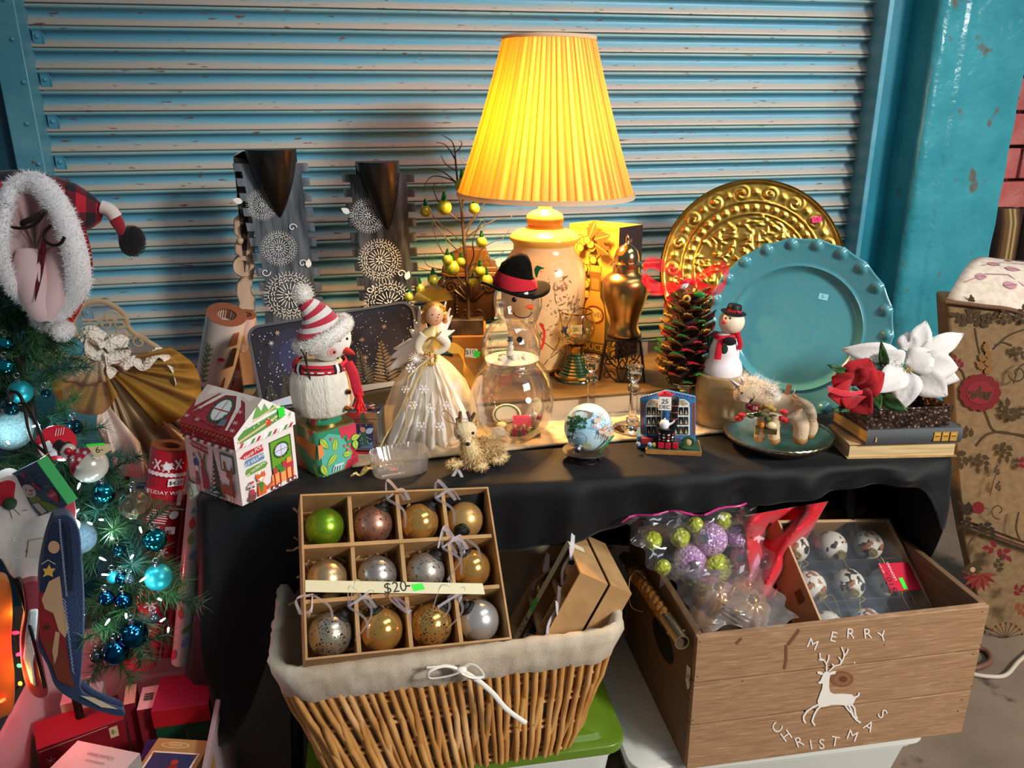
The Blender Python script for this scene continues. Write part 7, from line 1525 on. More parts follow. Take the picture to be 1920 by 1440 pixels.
# red cloth behind
c_=m@V((W*.45,D-.06,.16));t=Thing('red_cloth','bright red cloth bundled at the back of the crate','cloth',V((c_.x,c_.y,ZC0+.165)),0)
b=MB();b.grid(lambda u,v:t.I@onz(lerp(lerp(1392,1552,u),lerp(1412,1450,u),v),lerp(lerp(968,940,u),1120,v),ZC+lerp(.115,-.03,v)+.02*sin(u*9+v*4)+.012*sin(v*14+u*5)),24,20);b.build('cloth',mat('red_fabric','#c4041c',rough=.6,sheen=.2),t,sm=70,solid=.002)
yl=mat('gold_ribbon_satin','#d08e1c',rough=.3);w_=onz(1326,1166,ZC-.02);t=Thing('yellow_ribbon','crumpled golden yellow ribbon in the front left crate corner','ribbon',w_-V((0,0,.02)),0)
for k in range(5):b=MB();b.ribbon(bez([t.I@onz(1298+3*k,1140+7*k,ZC-.004),t.I@onz(1316+4*k,1154+6*k,ZC+.004*sin(k)),t.I@onz(1334+R.uniform(-4,4),1168+4*k,ZC-.006)],6),.012,(.4,-.5,.8));b.build('loop',yl,t,sm=80)
# window box of leopard print baubles
cq=quad([(1538,1165),(1755,1146),(1696,972),(1492,975)],1.60);mq,W4,H4=quad_frame(cq);ext=.045;mq=mq@MX.Translation((0,-ext,0));H4+=ext
t=Thing('window_box','kraft window box of white leopard print baubles tilted in the crate','box',mq.translation,m=mq);d4=.074;krf=kraft
b=MB();slab(b,0,0,-d4-.003,W4,H4,-d4);b.build('back_panel',mat('grey_insert','#4a4f58',rough=.6),t)
for q_ in((0,0,W4,.003),(0,H4-.003,W4,H4),(0,.003,.003,H4-.003),(W4-.003,.003,W4,H4-.003)):b=MB();slab(b,q_[0],q_[1],-d4,q_[2],q_[3],0);b.build('side_wall',kraft,t)
b=MB();fr_=.006
for q_ in((.003,.003,W4-.003,fr_),(.003,H4-fr_,W4-.003,H4-.003),(.003,fr_,fr_,H4-fr_),(W4-fr_,fr_,W4-.003,H4-fr_)):b=MB();slab(b,q_[0],q_[1],-.003,q_[2],q_[3],-.0002);b.build('frame',mat('pale_kraft','#b89a78',rough=.7),t)
b=MB();b.add([V((x,y,-.004))for x,y in((fr_,fr_),(W4-fr_,fr_),(W4-fr_,H4-fr_),(fr_,H4-fr_))],[(0,1,2,3)]);b.build('window_film',thin('window_film','#ffffff',refl=.22,rough=.08,edge=.4,haze=.05,hazec='#dfe6ee'),t)
clp=thin('clear_insert','#e8eef4',refl=.25,rough=.1,edge=.4,haze=.06)
for k in(1,2):b=MB();slab(b,W4*k/3-.001,.004,-d4,W4*k/3+.001,H4-.004,-.02);b.build('insert_wall',clp,t);b=MB();slab(b,.004,H4*k/3-.001,-d4,W4-.004,H4*k/3+.001,-.018);b.build('insert_wall',clp,t)
P=Print((0,H4*.40,-d4/2),(0,0,1),(0,1,0),off=.001);P.n=V((-1,0,0));P.rect('#6a3f22',.012,0,.020,.026);P.build('brown_sticker',t)
P=Print((0,0,-.0035),(1,0,0),(0,1,0));P.poly('#c01834',[(W4*.70,H4*.36),(W4*1.0,H4*.36),(W4*1.0,H4*.60),(W4*.70,H4*.60)]);P.text('#1a0c10',W4*.735,H4*.44,.022,'$10.-',pi/2);P.text('#f0d8dc',W4*.79,H4*.53,.010,'LEOPARD',pi/2);P.text('#f0d8dc',W4*.715,H4*.56,.006,'SET OF 9',pi/2);P.rect(stick_green,W4*.84,H4*.42,.013,.026);P.build('red_tag',t)
leo=[mat('leopard_%d'%k,'#e2dcd0',rough=.4,c2='#2e2a28',vs=vs_,lo=.56,hi=.58,c3='#a8683a',vs3=vs_*.9,lo3=.59,hi3=.61,detail=1.5)for k,vs_ in enumerate((48,60,54))]
gth=mat('gold_thread','#c8b25a',rough=.4,metal=.5)
for r_ in range(3):
 for c_ in range(3):
  if(r_,c_)==(0,2):continue
  rb=min(min(W4,H4)/3*.42,.034);M_=mq@MX.Translation((W4*(c_+.5)/3-.004,H4*(r_+.48)/3,-d4+.0005));g_=Thing('leopard_bauble','leopard print bauble in the window box, %s row, %s column'%(('bottom','middle','top')[r_],('left','middle','right')[c_]),'ornament',M_.translation,m=M_,group='leopard baubles in the window box')
  b=MB();b.ball((0,0,rb),rb,24,16,m=MX.Rotation(R.uniform(0,6),4,'Y'));b.build('ball',leo[(r_+c_)%3],g_);d=V((R.uniform(-.6,.6),-.7,.5)).normalized();M2=frame(V((0,0,rb))+d*rb*.95,d)
  b=MB();b.lathe([(rb*.3,0),(rb*.3,rb*.3),(0,rb*.34)],12,m=M2);b.build('cap',mat('pale_gold_cap','#c8b98a',rough=.3,metal=.8),g_)
  q_=M2@V((0,0,rb*.35));b=MB()
  for k in range(2):b.tube(bez([q_,q_+V((R.uniform(-.02,.02),R.uniform(-.03,.01),.008)),q_+V((R.uniform(-.02,.02),R.uniform(-.05,-.02),.004))],5),.0006,4)
  b.build('thread',gth,g_)
# -- left of the table: wrap rolls, doll, garland and stockings, bin
def wrap_roll(label,top,bot,d_top,zb,rpx,col,inner=True):
 p1=at(*top,d_top);d=ray(*bot);p0=CAM+d*((zb-CAM.z)/d.z);ax=(p1-p0);m=frame(p0,ax,(cos(.2),-sin(.2),0));r=rpx*d_top/F_PX
 t=Thing('gift_wrap_roll',label,'gift wrap',p0,m=m);L_=ax.length;b=MB();b.lathe([(r,0),(r,L_),(r*.86,L_),(r*.78,L_-.004),(r*.5,L_-.004),(r*.5,L_-.05),(0,L_-.05)],28);b.build('paper',mat('wrap'+col,col,rough=.3,coat=.6),t,sm=40);b=MB();b.lathe([(r*1.01,L_+.001),(r*.5,L_+.001),(r*.5,L_-.03)],24,cap=False);b.build('tube_end',mat('tube_card','#6a3d28',rough=.8),t);return t,r,L_
def cyl(t,r):return lambda x,y,o:V(((r+o)*sin(x/r),-(r+o)*cos(x/r),y))
t,r,L_=wrap_roll('red gift wrap roll with white snowflakes beside the gold doll skirt',(320,836),(262,1240),1.60,.36,34,'#b0162c')
m0=t.I@CAM;a_=atan2(m0.x,-m0.y)*r;P=Print(fn=cyl(t,r),off=.0006)
for(x,y)in((-.02,-.03),(.02,-.026),(0.0,-.032),(-.022,-.19),(.012,-.215),(-.012,-.25),(.022,-.27),(-.02,-.3),(.005,-.33),(.0,-.39)):P.star('#f0e4e6',a_+x,L_+y,.012,6,R.random(),.3)
for x,y in((.0,-.03),(-.004,-.235),(.016,-.30)):P.circ('#f6eef0',a_+x,L_+y,.008,10)
for k in range(9):P.circ('#f2e6e8',a_-.032+k*.008,L_-.047,.0048,8)
P.poly('#f2e8ea',[(a_-.03,L_-.082),(a_+.034,L_-.082),(a_+.034,L_-.115),(a_-.03,L_-.115)]);P.poly('#a81428',[(a_-.026,L_-.078),(a_+.022,L_-.075),(a_+.024,L_-.092),(a_-.024,L_-.094)]);P.text('#f6eef0',a_,L_-.085,.0105,'HOLIDAY WRAP');P.text('#3a2a30',a_-.002,L_-.104,.012,'PREMIUM');P.rect('#f6eef0',a_+.018,L_-.063,.028,.016);P.text('#1a1014',a_+.018,L_-.063,.011,'$4.29')
for k in range(6):P.rect('#f0dadd',a_-.006,L_-.124-.005*k,.036-.003*(k%3),.0022)
P.circ('#e8eef2',a_+.022,L_-.132,.009,10);P.rect('#f2eaec',a_+.006,L_-.167,.044,.016);
for k in range(14):P.rect('#1a1416',a_-.006+k*.0019,L_-.168,.0006*(1+k%3),.010)
o=P.build('label_print',t);o['kind']='stuff'
t,r,L_=wrap_roll('pale green and white gift wrap roll at the left end of the tablecloth',(372,900),(338,1240),1.56,.36,17,'#aab6b0');a_=0;P=Print(fn=cyl(t,r),off=.0006)
for k in range(12):P.leaf(('#5a8a4a','#6f8fb8','#a83a40')[k%3],R.uniform(-.014,.010),L_-.03-k*.035,.03,.012,R.uniform(.8,2.2))
P.build('leaf_print',t)
t,r,L_=wrap_roll('thin red striped gift wrap roll behind the tinsel garland',(345,930),(312,1230),1.66,.36,10,'#a01a2c')
t,r,L_=wrap_roll('wide white gift wrap roll printed with woodland animals behind the house box',(425,590),(330,1080),2.02,.0,36,'#cfc3bb');P=Print(fn=cyl(t,r),off=.0006);m0=t.I@CAM;a_=atan2(m0.x,-m0.y)*r
for k in range(14):P.leaf('#5f7a48',a_-.028,L_-.20+k*.009,.02,.006,pi/2+(.7 if k%2 else-.7))
P.line('#5f7a48',[(a_-.028,L_-.2),(a_-.026,L_-.07)],.004);P.poly('#6f8a50',[(a_-.04,L_-.26),(a_-.018,L_-.26),(a_-.016,L_-.215),(a_-.042,L_-.215)])
P.circ('#c43a44',a_+.008,L_-.108,.009,8,.007);P.poly('#3a3430',[(a_+.02,L_-.135),(a_+.042,L_-.135),(a_+.044,L_-.075),(a_+.030,L_-.07)]);P.poly('#8a5a40',[(a_+.02,L_-.06),(a_+.04,L_-.06),(a_+.04,L_-.02),(a_+.024,L_-.02)])
P.poly('#8a4a3a',[(a_-.02,L_-.225),(a_+.010,L_-.235),(a_+.022,L_-.17),(a_+.026,L_-.17),(a_+.028,L_-.26),(a_+.016,L_-.32),(a_+.004,L_-.32),(a_+.006,L_-.25),(a_-.02,L_-.235)]);P.circ('#c43a44',a_+.0,L_-.36,.012,10)
for k in range(5):P.line('#3a2a22',[(a_-.01+k*.008,L_-.34),(a_-.014+k*.012,L_-.31)],.003)
P.build('woodland_print',t)
t,r,L_=wrap_roll('narrow pink and cream gift wrap roll beside the wide woodland roll',(463,590),(385,1080),2.06,.0,17,'#d0b0a8');P=Print(fn=cyl(t,r),off=.0006)
for k in range(10):P.circ(('#c8402a','#d8962a','#e8dcd2')[k%3],R.uniform(-.012,.012),L_-.03-k*.03,.011,10,.014)
P.build('bauble_print',t)

# gold and lace doll
DD=1.72;p=at(205,700,DD);t=Thing('lace_doll','antique style doll in gold cape, lace wings and draped satin skirt','doll',V((p.x,p.y+.02,0)),None);ql=lambda px,py,y=0.0:t.q(px,py,y)
champ=mat('champagne_satin','#b2966e',rough=.4,sheen=.3,c2='#9a7c54',vs=10);gsheer=cloth('gold_organza','#b58c3c',.4,alpha=.62,c2='#c89c44');cream=mat('cream_satin','#c9b9ae',rough=.4,sheen=.3);lacem=cloth('antique_lace','#c9b08c',.3,alpha=.72)
def fan(nm,m_,apex,rim,folds,amp,y0,y1,solid=.0015):
 b=MB();n=60;K=8;rimp=bez([V((x,y,0))for x,y in rim],10);vs=[]
 for i in range(n+1):
  f=i/n*(len(rimp)-1);k=min(int(f),len(rimp)-2);e=lerp(rimp[k],rimp[k+1],f-k)
  for j in range(K+1):
   u=j/K;x,y=lerp(apex[0],e.x,u),lerp(apex[1],e.y,u);vs.append(ql(x,y,lerp(y0,y1,u)-.05*sin(u*2.2)+amp*u*sin(i/n*folds*2*pi)))
 b.add(vs,[(i*(K+1)+j,i*(K+1)+j+1,(i+1)*(K+1)+j+1,(i+1)*(K+1)+j)for i in range(n)for j in range(K)]);return b.build(nm,m_,t,sm=80,solid=solid)
fan('satin_skirt',champ,(196,690),[(225,880),(262,894),(300,880),(350,838),(352,800),(372,772)],6,.022,.0,.01)
fan('satin_panel',cream,(188,742),[(180,800),(204,850),(222,886),(246,894),(270,890),(262,830)],2,.012,-.035,-.05)
fan('gold_overskirt',gsheer,(196,684),[(300,800),(368,768),(376,720),(360,680),(318,650)],5,.016,-.02,-.03,.0008)
fan('gold_cape',gsheer,(190,690),[(96,705),(104,745),(140,772),(190,776),(222,740)],4,.014,-.04,-.09,.0008)
fan('lace_cape',lacem,(185,668),[(100,668),(92,700),(150,720),(200,716)],5,.010,-.05,-.085)
def lace_wing(out,y):
 P_=[ql(x,y_,y)for x,y_ in out];rim=bez(P_+[P_[0]],6);c_=V((0,0,0))
 for v in P_:c_+=v/len(P_)
 b=MB();b.tube(rim,.006,7,cap=False,flat=.5);b.build('wing_border',lacem,t,sm=70);b=MB();b.add([c_]+rim[:-1],[(0,1+i,1+(i+1)%(len(rim)-1))for i in range(len(rim)-1)]);b.build('wing_net',cloth('wing_net','#a8917c',.3,alpha=.35),t)
 b=MB()
 for k in range(7):
  q_=lerp(c_,P_[k%len(P_)],R.uniform(.35,.7));b.tube([q_+V((.018*(1-j/16)*cos(j*.6),-.002,.018*(1-j/16)*sin(j*.6)))for j in range(14)],.0022,5,flat=.5)
 b.build('lace_scroll',lacem,t,sm=70)
lace_wing([(142,632),(138,600),(160,570),(196,566),(232,588),(246,620),(300,655),(330,690),(260,690),(200,650)],.03)
lace_wing([(62,684),(74,660),(100,650),(118,668),(100,690)],-.01)
b=MB();b.tube(bez([ql(196,700,-.02),ql(186,672,-.03),ql(176,648,-.03)],5),[.030-.0008*k for k in range(11)],14);b.build('bodice',champ,t,sm=60)
b=MB();hc_=ql(222,668,-.05);b.ball(hc_,.021,18,12);b.ball(hc_+V((.016,-.012,.002)),.004,8,6);b.build('head',mat('bisque','#d8b090',rough=.5),t)
for x in(226,231):q_,n_=hit(t,hc_,.021,x,666);b=MB();b.ball(q_,.0018,8,6);b.build('eye',bd,t)
b=MB();b.ball(hc_+V((-.006,.006,.008)),.022,16,10)
for k in range(16):b.ball(hc_+V((-.012+R.gauss(0,.008),-.004+R.gauss(0,.008),.012+R.gauss(0,.008))),.006,7,5)
b.build('hair',ghair,t)
wl_=mat('white_lace_solid','#ddd4c4',rough=.9,bump=1,bs=160,vor=1)
for pts,w_ in(([(196,650),(180,626),(160,628),(168,655),(192,668)],.03),([(196,652),(215,640),(236,646),(228,664),(200,672)],.03),([(196,660),(204,690),(214,704)],.028),([(194,660),(186,690),(182,708)],.026),([(150,640),(172,622),(196,634)],.022),([(228,690),(250,676),(270,686),(296,660),(320,684),(330,720)],.022)):
 b=MB();q_=bez([ql(x,y,-.075)for x,y in pts],6);b.ribbon(q_,w_,(0,.5,1));b.build('lace_bow',wl_,t,sm=80,solid=.002)
b=MB();
for x,y,an in((112,676,.6),(118,692,1.2),(106,688,2.2)):petal(b,ql(x,y,-.09),ql(x+18*cos(an),y-18*sin(an),-.095),.02,(0,-1,0),.2)
b.build('white_leaves',wp,t,solid=.001);b=MB();petal(b,ql(136,690,-.09),ql(158,688,-.095),.018,(0,-1,0),.2);petal(b,ql(136,690,-.09),ql(146,700,-.095),.014,(0,-1,0),.2);b.build('mint_leaves',mat('mint','#8aa88a',rough=.6),t,solid=.001)
b=MB()
for k in range(14):b.ball(ql(140+R.gauss(0,14),704+R.gauss(0,8),-.09),R.uniform(.005,.009),8,6)
b.build('gold_posy',gtrim,t);b=MB();b.tube([ql(200,700,.03),V((0,.03,.0))],.006,8);b.lathe([(.09,0),(.09,.008),(0,.010)],24,m=MX.Translation((0,.03,0)));b.build('doll_stand',iron,t)

# black hooked stand, garland, baubles and lights
GD=1.34
p=at(20,760,GD+.06);t=Thing('garland_stand','black wrought iron stand with curled hooks behind the hanging garland','stand',V((p.x,p.y,0)));HS=t
b=MB();b.tube([V((0,0,0)),V((0,0,1.40))],.008,10);b.build('pole',iron,t);b=MB();b.lathe([(.16,0),(.16,.012),(.02,.02),(0,.02)],28);b.build('foot',iron,t)
for pts in([(20,735),(34,738),(45,760),(58,820),(86,850)],[(36,757),(52,762),(74,808),(88,850),(98,868)],[(-6,428),(10,424),(40,428),(66,420),(84,398)],[(96,422),(84,436),(86,452),(100,460),(114,456),(121,444)],[(30,1090),(44,1130),(60,1190),(72,1240),(84,1290)]):
 b=MB();b.tube(bez([t.I@at(x,y,GD-.11)for x,y in pts],6),.0026,8);b.build('hook',iron,t,sm=60)
b=MB();b.tube([V((0,0,1.30)),t.I@at(40,420,GD-.05),t.I@at(84,398,GD-.11)],.005,8);b.build('arm',iron,t);b=MB();b.tube([V((0,0,.95)),t.I@at(20,735,GD-.11)],.005,8);b.build('arm',iron,t);b=MB();b.tube([V((0,0,.66)),t.I@at(30,1090,GD-.11)],.005,8);b.build('arm',iron,t)
ndl=[mat('needle_dark','#1c4228',rough=.6),mat('needle_green','#2f5c30',rough=.6),mat('needle_teal','#24584a',rough=.55)]
def sprig(n,L_,m_):
 b=MB();b.tube([(0,0,0),(0,.002,L_*.5),(0,0,L_)],.0012,4);pts=[]
 for i in range(n):u=R.random();a=R.uniform(0,2*pi);pts.append((V((0,0,L_*u)),V((cos(a),sin(a),.75))))
 b.spikes(pts,.032,.0016,None,.2);me=b.mesh('sprig',0);me.materials.append(m_);return me
sps=[sprig(150,.085,ndl[k%3])for k in range(5)]
gp=[(2,560),(20,620),(40,690),(60,760),(70,830),(110,890),(160,930),(200,970),(230,1020),(240,1080),(235,1150),(228,1215)]
t=Thing('pine_garland','artificial pine garland hung with teal baubles and white lights at the far left','garland',at(40,690,GD));GT=t
path=bez([t.I@at(x,y,GD)for x,y in gp],8);b=MB();b.tube(path,.005,6);b.build('wire_core',iron,t)
def add_sprig(px,py,dd=0.0,dirv=None):
 o=bpy.data.objects.new('sprig',R.choice(sps));LINK(o);o.parent=t.e;p_=t.I@at(px,py,GD+dd);d=V(dirv)if dirv else V((R.gauss(0,1),R.gauss(-.5,.6),R.gauss(0,1)))
 o.matrix_local=frame(p_,d)@MX.Scale(R.uniform(.75,1.15),4)
for i in range(150):
 k=R.random()*(len(gp)-1.001);j=int(k);x,y=lerp(gp[j][0],gp[j+1][0],k-j),lerp(gp[j][1],gp[j+1][1],k-j);wd=34 if j<5 else(46 if j>6 else 40);add_sprig(x+R.gauss(0,wd*.6),y+R.gauss(0,18),R.gauss(.02,.03))
for x,y in((4,450),(10,446),(30,655),(50,640),(20,600),(10,580),(60,720),(90,780),(130,860),(180,1180),(200,1210)):add_sprig(x,y,-.02,(R.uniform(.2,1),-.4,R.uniform(-.6,.5)))
tealm={'shiny':mat('teal_mirror','#1a8fa0',rough=.07,metal=1),'blue':mat('blue_mirror','#125a86',rough=.06,metal=1),'matte':mat('teal_satin','#1f97a2',rough=.38,metal=.55),'glitter':mat('aqua_glitter','#8fc4cc',rough=.35,metal=.5,bump=1.0,bs=700,c2='#b8dce0',vs=300),'silver':mat('blue_glitter','#7f9fb4',rough=.35,metal=.55,bump=1.0,bs=700,c2='#a8c0d0',vs=300),'dark':mat('dark_teal_glass','#0c3a44',rough=.1,metal=.8),'grey':mat('smoke_glass','#3a4448',rough=.15,metal=.7),'gold':mat('carved_mercury','#9a8a6c',rough=.2,metal=.95,bump=1.2,bs=70,vor=1)}
GB=[(12,645,14,'shiny','shiny teal','near the santa hat tip at the picture edge'),(12,688,15,'shiny','shiny teal','second down at the picture edge'),(38,735,22,'matte','satin teal','under the lace doll wing'),(20,806,38,'glitter','large aqua glittered','at the picture edge above the block sign'),(22,768,13,'dark','dark teal','tucked above the large aqua one'),(86,738,9,'dark','small dark teal','beside the doll cape'),(141,800,14,'dark','dark teal','under the doll skirt'),(195,925,21,'shiny','shiny teal','below the snowman ornament'),(148,1008,31,'silver','large silver blue glittered','beside the blue stocking'),(254,946,30,'gold','carved gold and silver','against the red wrap roll'),(290,1012,22,'shiny','shiny teal','at the foot of the red wrap roll'),(297,1082,25,'matte','satin teal','at the right edge of the garland'),(222,1033,13,'dark','dark glass','in the middle of the lower garland'),(212,1082,12,'matte','small satin teal','left of the trio in the lower garland'),(244,1086,10,'grey','small smoky','right of the trio in the lower garland'),(228,1084,12,'blue','small mirror blue','middle of the trio in the lower garland'),(199,1122,15,'blue','mirror blue','above the lowest pair, left'),(232,1126,16,'blue','mirror blue','above the lowest pair, showing bronze reflections'),(250,1190,26,'blue','large mirror blue','upper of the lowest pair'),(217,1222,24,'blue','large mirror blue','lower of the lowest pair over the bin'),(182,1232,12,'grey','small smoky grey','beside the lowest blue one'),(290,1160,9,'grey','tiny smoky','beside the two bright bulbs at the lower right')]
for x,y,r,k,cn,ps in GB:
 w_=at(x,y,GD-.055+R.uniform(-.01,.01));s_=r*depth(w_)/F_PX;g=Thing('garland_bauble',cn+' bauble on the garland, '+ps,'ornament',w_+V((0,0,s_)),None,group='baubles on the pine garland');b=MB();b.ball((0,0,-s_),s_,22,15);b.build('ball',tealm[k],g);b=MB();b.lathe([(s_*.22,-.002),(s_*.22,s_*.18),(0,s_*.2)],10);b.tube([(.004*cos(a),0,s_*.2+.005+.004*sin(a))for a in[j*.55 for j in range(12)]],.0007,4);b.build('cap',silver,g)
t=Thing('string_lights','string of cool white fairy lights wound through the pine garland','string lights',at(60,760,GD-.03));ledm=mat('led_white','#ffffff',em='#d6f2ff',es=14)
LED=[(17,832),(108,862),(173,983),(194,975),(190,1077),(152,1100),(262,988),(250,1040),(274,1082),(296,1122),(300,1166),(316,1176),(158,1153),(140,962),(212,1010),(186,1045),(236,1150),(150,905),(60,800),(206,1160)]
b=MB();b.tube(bez([t.I@at(x,y,GD-.035+.02*sin(i*2.1))for i,(x,y)in enumerate([(10,700),(40,770),(17,832),(60,850),(108,862),(150,905),(140,962),(194,975),(262,988),(250,1040),(190,1077),(152,1100),(158,1153),(206,1160),(274,1082),(296,1122),(316,1176)])],6),.0018,5);b.build('wire',mat('green_wire','#0c1f16',rough=.5),t)
for i,(x,y)in enumerate(LED):
 q_=t.I@at(x,y,GD-.085);d=V((R.gauss(0,1),-.6,R.gauss(0,.6))).normalized();b=MB();b.lathe([(0,0),(.0013,.001),(.0016,.004),(.0012,.009),(0,.012)],8,m=frame(q_,d));b.build('bulb',ledm,t)
 if i%2==0:light('fairy_light','POINT',t.M@(q_+d*.024),.11,(.72,.92,1),shadow_soft_size=.006)
t=Thing('coloured_lights','string of small red, green and amber lights at the lower left edge','string lights',at(30,1200,GD-.06));ptz=[(20,1140,'#ffd24a'),(24,1187,'#ff1830'),(30,1228,'#ff2040'),(34,1247,'#30e050'),(56,1262,'#ff9020'),(37,1280,'#ff8a20'),(4,917,'#ff3030'),(10,1310,'#ff4020')]
b=MB();b.tube(bez([t.I@at(x+4,y,GD-.06)for x,y,c in sorted(ptz,key=lambda q:q[1])],5),.0016,5);b.build('wire',MATS['green_wire'],t)
for x,y,c in ptz:b=MB();q_=t.I@at(x,y,GD-.075);b.lathe([(0,0),(.0024,.001),(.003,.006),(.002,.011),(0,.013)],8,m=frame(q_,(R.gauss(0,1),-1,.3)));b.build('bulb',mat('bulb'+c,c,em=c,es=7),t)
for x,y,dd,e,c in((95,1215,GD+.2,1.5,(1,.10,.12)),(34,1225,GD-.1,.12,(1,.10,.14)),(40,1275,GD-.1,.10,(1,.42,.08)),(25,1150,GD-.10,.05,(1,.5,.1))):light('red_glow','POINT',at(x,y,dd),e,c,shadow_soft_size=.012)

# ornaments and stockings hung in front
OD=GD-.10
t=Thing('glass_snowman_ornament','pearly glass snowman ornament with a red snowflake scarf hanging on the garland','ornament',at(120,830,OD));c0,c1=t.I@at(168,872,OD),t.I@at(128,846,OD);kk=OD/F_PX
b=MB();b.ball(c0,33*kk,24,16);b.build('body',mat('pearl_glass','#d6d2c2',rough=.2,metal=.25,coat=.6),t)
ax=(c1-c0).normalized();fr_=frame(c0,ax);b=MB();b.lathe([(33.6*kk*cos(a_),33.6*kk*sin(a_))for a_ in(.15,.35,.55,.75,.95)]+[(15*kk,36*kk)],24,m=fr_,cap=False);b.build('scarf',mat('scarf_red','#b3121f',rough=.35,coat=.4),t,sm=60)
P=Print(fn=lambda x,y,o:(lambda h:h[0]+h[1]*o)(hit(t,c0,34*kk,x,y)),off=.0008)
for x,y in((146,846),(150,862),(160,850),(138,858),(148,876)):P.star('#f2ecec',x,y,4.5,6,R.random(),.3)
P.build('snowflakes',t);b=MB();b.ball(c1,15*kk,16,10);b.build('head',MATS['pearl_glass'],t);b=MB();b.lathe([(16*kk,8*kk),(16*kk,10*kk),(10*kk,11*kk),(10.5*kk,26*kk),(0,27*kk)],18,m=frame(c1,ax));b.build('top_hat',mat('glass_black','#16130f',rough=.15,coat=.5),t,sm=40)
b=MB();b.ball(c1+V((0,-14*kk,5*kk)),7*kk,10,8);b.build('rose',red,t)
P=Print(t.I@at(186,842,OD-.025),(1,0,0),(0,0,1));P.poly('#c9b284',[(-.016,.010),(.014,.006),(.018,-.004),(-.006,-.014)]);P.text('#1a1410',.0,-.001,.014,'6-');P.poly(stick_green,[(-.016,.012),(.008,.009),(.008,.005),(-.016,.008)]);P.build('price_tag',t)
q_=t.I@at(106,830,OD+.02);b=MB();b.lathe([(0,0),(34*kk,0),(34*kk,.0012),(0,.0012)],28,m=frame(q_,(0,-1,.1)));b.build('round_tag',mat('tag_red','#c8182c',rough=.4),t);P=Print(q_+V((0,-.002,0)),(1,0,0),(0,0,1))
for k in range(4):P.line('#f0d0d0',[(.0+k*.0035,.012),(.004+k*.0035,.024)],.001)
P.rect('#e8e0dc',-.014,-.010,.020,.030,.3);P.build('tag_print',t)
cq=quad([(74,968),(127,947),(90,855),(37,881)],OD-.005);mq,Wb,Hb=quad_frame(cq);t=Thing('block_sign','teal wooden block sign painted with a snowman, a cardinal and a heart','sign',cq[0],m=mq)
b=MB();slab(b,0,0,-.018,Wb,Hb,0);b.c=[hx('#2a4a66')]*6;b.c[3]=b.c[1]=hx('#1f9a4a');b.build('block',card,t,bev=.001)
P=Print((0,0,0),(Wb,0,0),(0,Hb,0),off=.0006);P.poly('#2a4f6c',[(0,0),(1,0),(1,1),(0,1)]);P.poly('#14202c',[(.10,.70),(.32,.72),(.30,.90),(.12,.92)]);P.line('#14202c',[(.04,.66),(.44,.72)],.03);P.circ('#d6c8c0',.24,.55,.20,18,.15);P.poly('#6f8a1c',[(.08,.42),(.40,.40),(.44,.30),(.30,.26),(.10,.30)]);P.poly('#6f8a1c',[(.30,.30),(.52,.22),(.74,.04),(.40,.0),(.34,.14)]);P.poly('#d6c8c0',[(.08,.28),(.28,.26),(.34,.04),(.14,.02)]);P.poly('#c8402a',[(.26,.57),(.46,.53),(.26,.52)]);P.circ('#14202c',.20,.60,.02,8,.014);P.line('#14202c',[(.16,.50),(.24,.465),(.32,.49)],.012)
P.poly('#a8182c',[(.50,.70),(.58,.64),(.66,.50),(.60,.46),(.50,.56)]);P.line('#3a1a1a',[(.52,.46),(.62,.40)],.012);P.poly('#b82a44',[(.66,.30),(.72,.38),(.80,.36),(.86,.42),(.96,.40),(1.0,.30),(.84,.10)]);P.text('#f0dcdc',.83,.30,.09,'Heart',.1);P.text('#14202c',.66,.82,.11,'Light',.0);P.text('#14202c',.76,.70,.10,'the way',0,sx=.7);P.text('#14202c',.82,.58,.10,'to my',0,sx=.7)
for k in range(12):P.circ('#cfd8e0',R.uniform(.1,.95),R.uniform(.4,.97),.012,6,.008)
P.poly('#b82a64',[(.40,.84),(.52,.86),(.50,.96)]);P.build('painted_scene',t);b=MB();b.tube(bez([V((Wb*.9,Hb,-.01)),t.I@at(96,846,OD),t.I@at(88,850,GD-.11)],5),.0008,4);b.build('wire',gtrim,t)
def flat_thing(name,label,cat,out,dd,th_,m_,bev=.006,y=0.0,base=None):
 cx=sum(x for x,_ in out)/len(out);cy=sum(y_ for _,y_ in out)/len(out);t=Thing(name,label,cat,at(cx,cy,dd));b=MB();b.prism(t.out([(v.x,v.y)for v in bez([V((x,y_,0))for x,y_ in out]+[V((out[0][0],out[0][1],0))],5)[:-1]])[::-1],th_);b.build('body',m_,t,sm=50,bev=bev);return t
felt_w=mat('grubby_felt','#b9aba4',rough=.95,c2='#a59488',vs=14,sheen=.2,bump=.3,bs=200)
t=flat_thing('felt_snowman','flat white felt snowman with a red cap hanging below the block sign','snowman',[(-18,900),(20,884),(52,905),(64,950),(96,960),(112,1000),(104,1050),(82,1082),(52,1086),(20,1072),(0,1040),(-20,1030)],OD+.012,.034,felt_w,.012)
b=MB();b.prism(t.out([(-20,938),(-10,898),(14,890),(30,896),(26,930),(14,946)])[::-1],.040);b.build('red_cap',mat('cap_red','#9a0f1c',rough=.9,bump=.6,bs=200),t,bev=.006)
b=MB();b.ball(t.q(18,944,-.02),.010,10,8);b.build('cap_pompom',mat('pom_green','#1f3a1f',rough=.9),t)
P=Print(fn=lambda x,y,o:t.q(x,y,-.0175-o),off=.0006);P.line('#3a302c',[(17,955),(23,972)],1.2);P.line('#3a302c',[(24,952),(38,966)],1.2);P.line('#3a302c',[(40,958),(52,956)],1.2);P.poly('#a08f80',[(54,1014),(86,1008),(84,1048),(50,1046)]);P.circ('#3a302c',50,1034,1.8,8);P.curl('#e0dcd8',28,1010,4,1.2,1,.7);o=P.build('stitching',t);o['kind']='stuff'
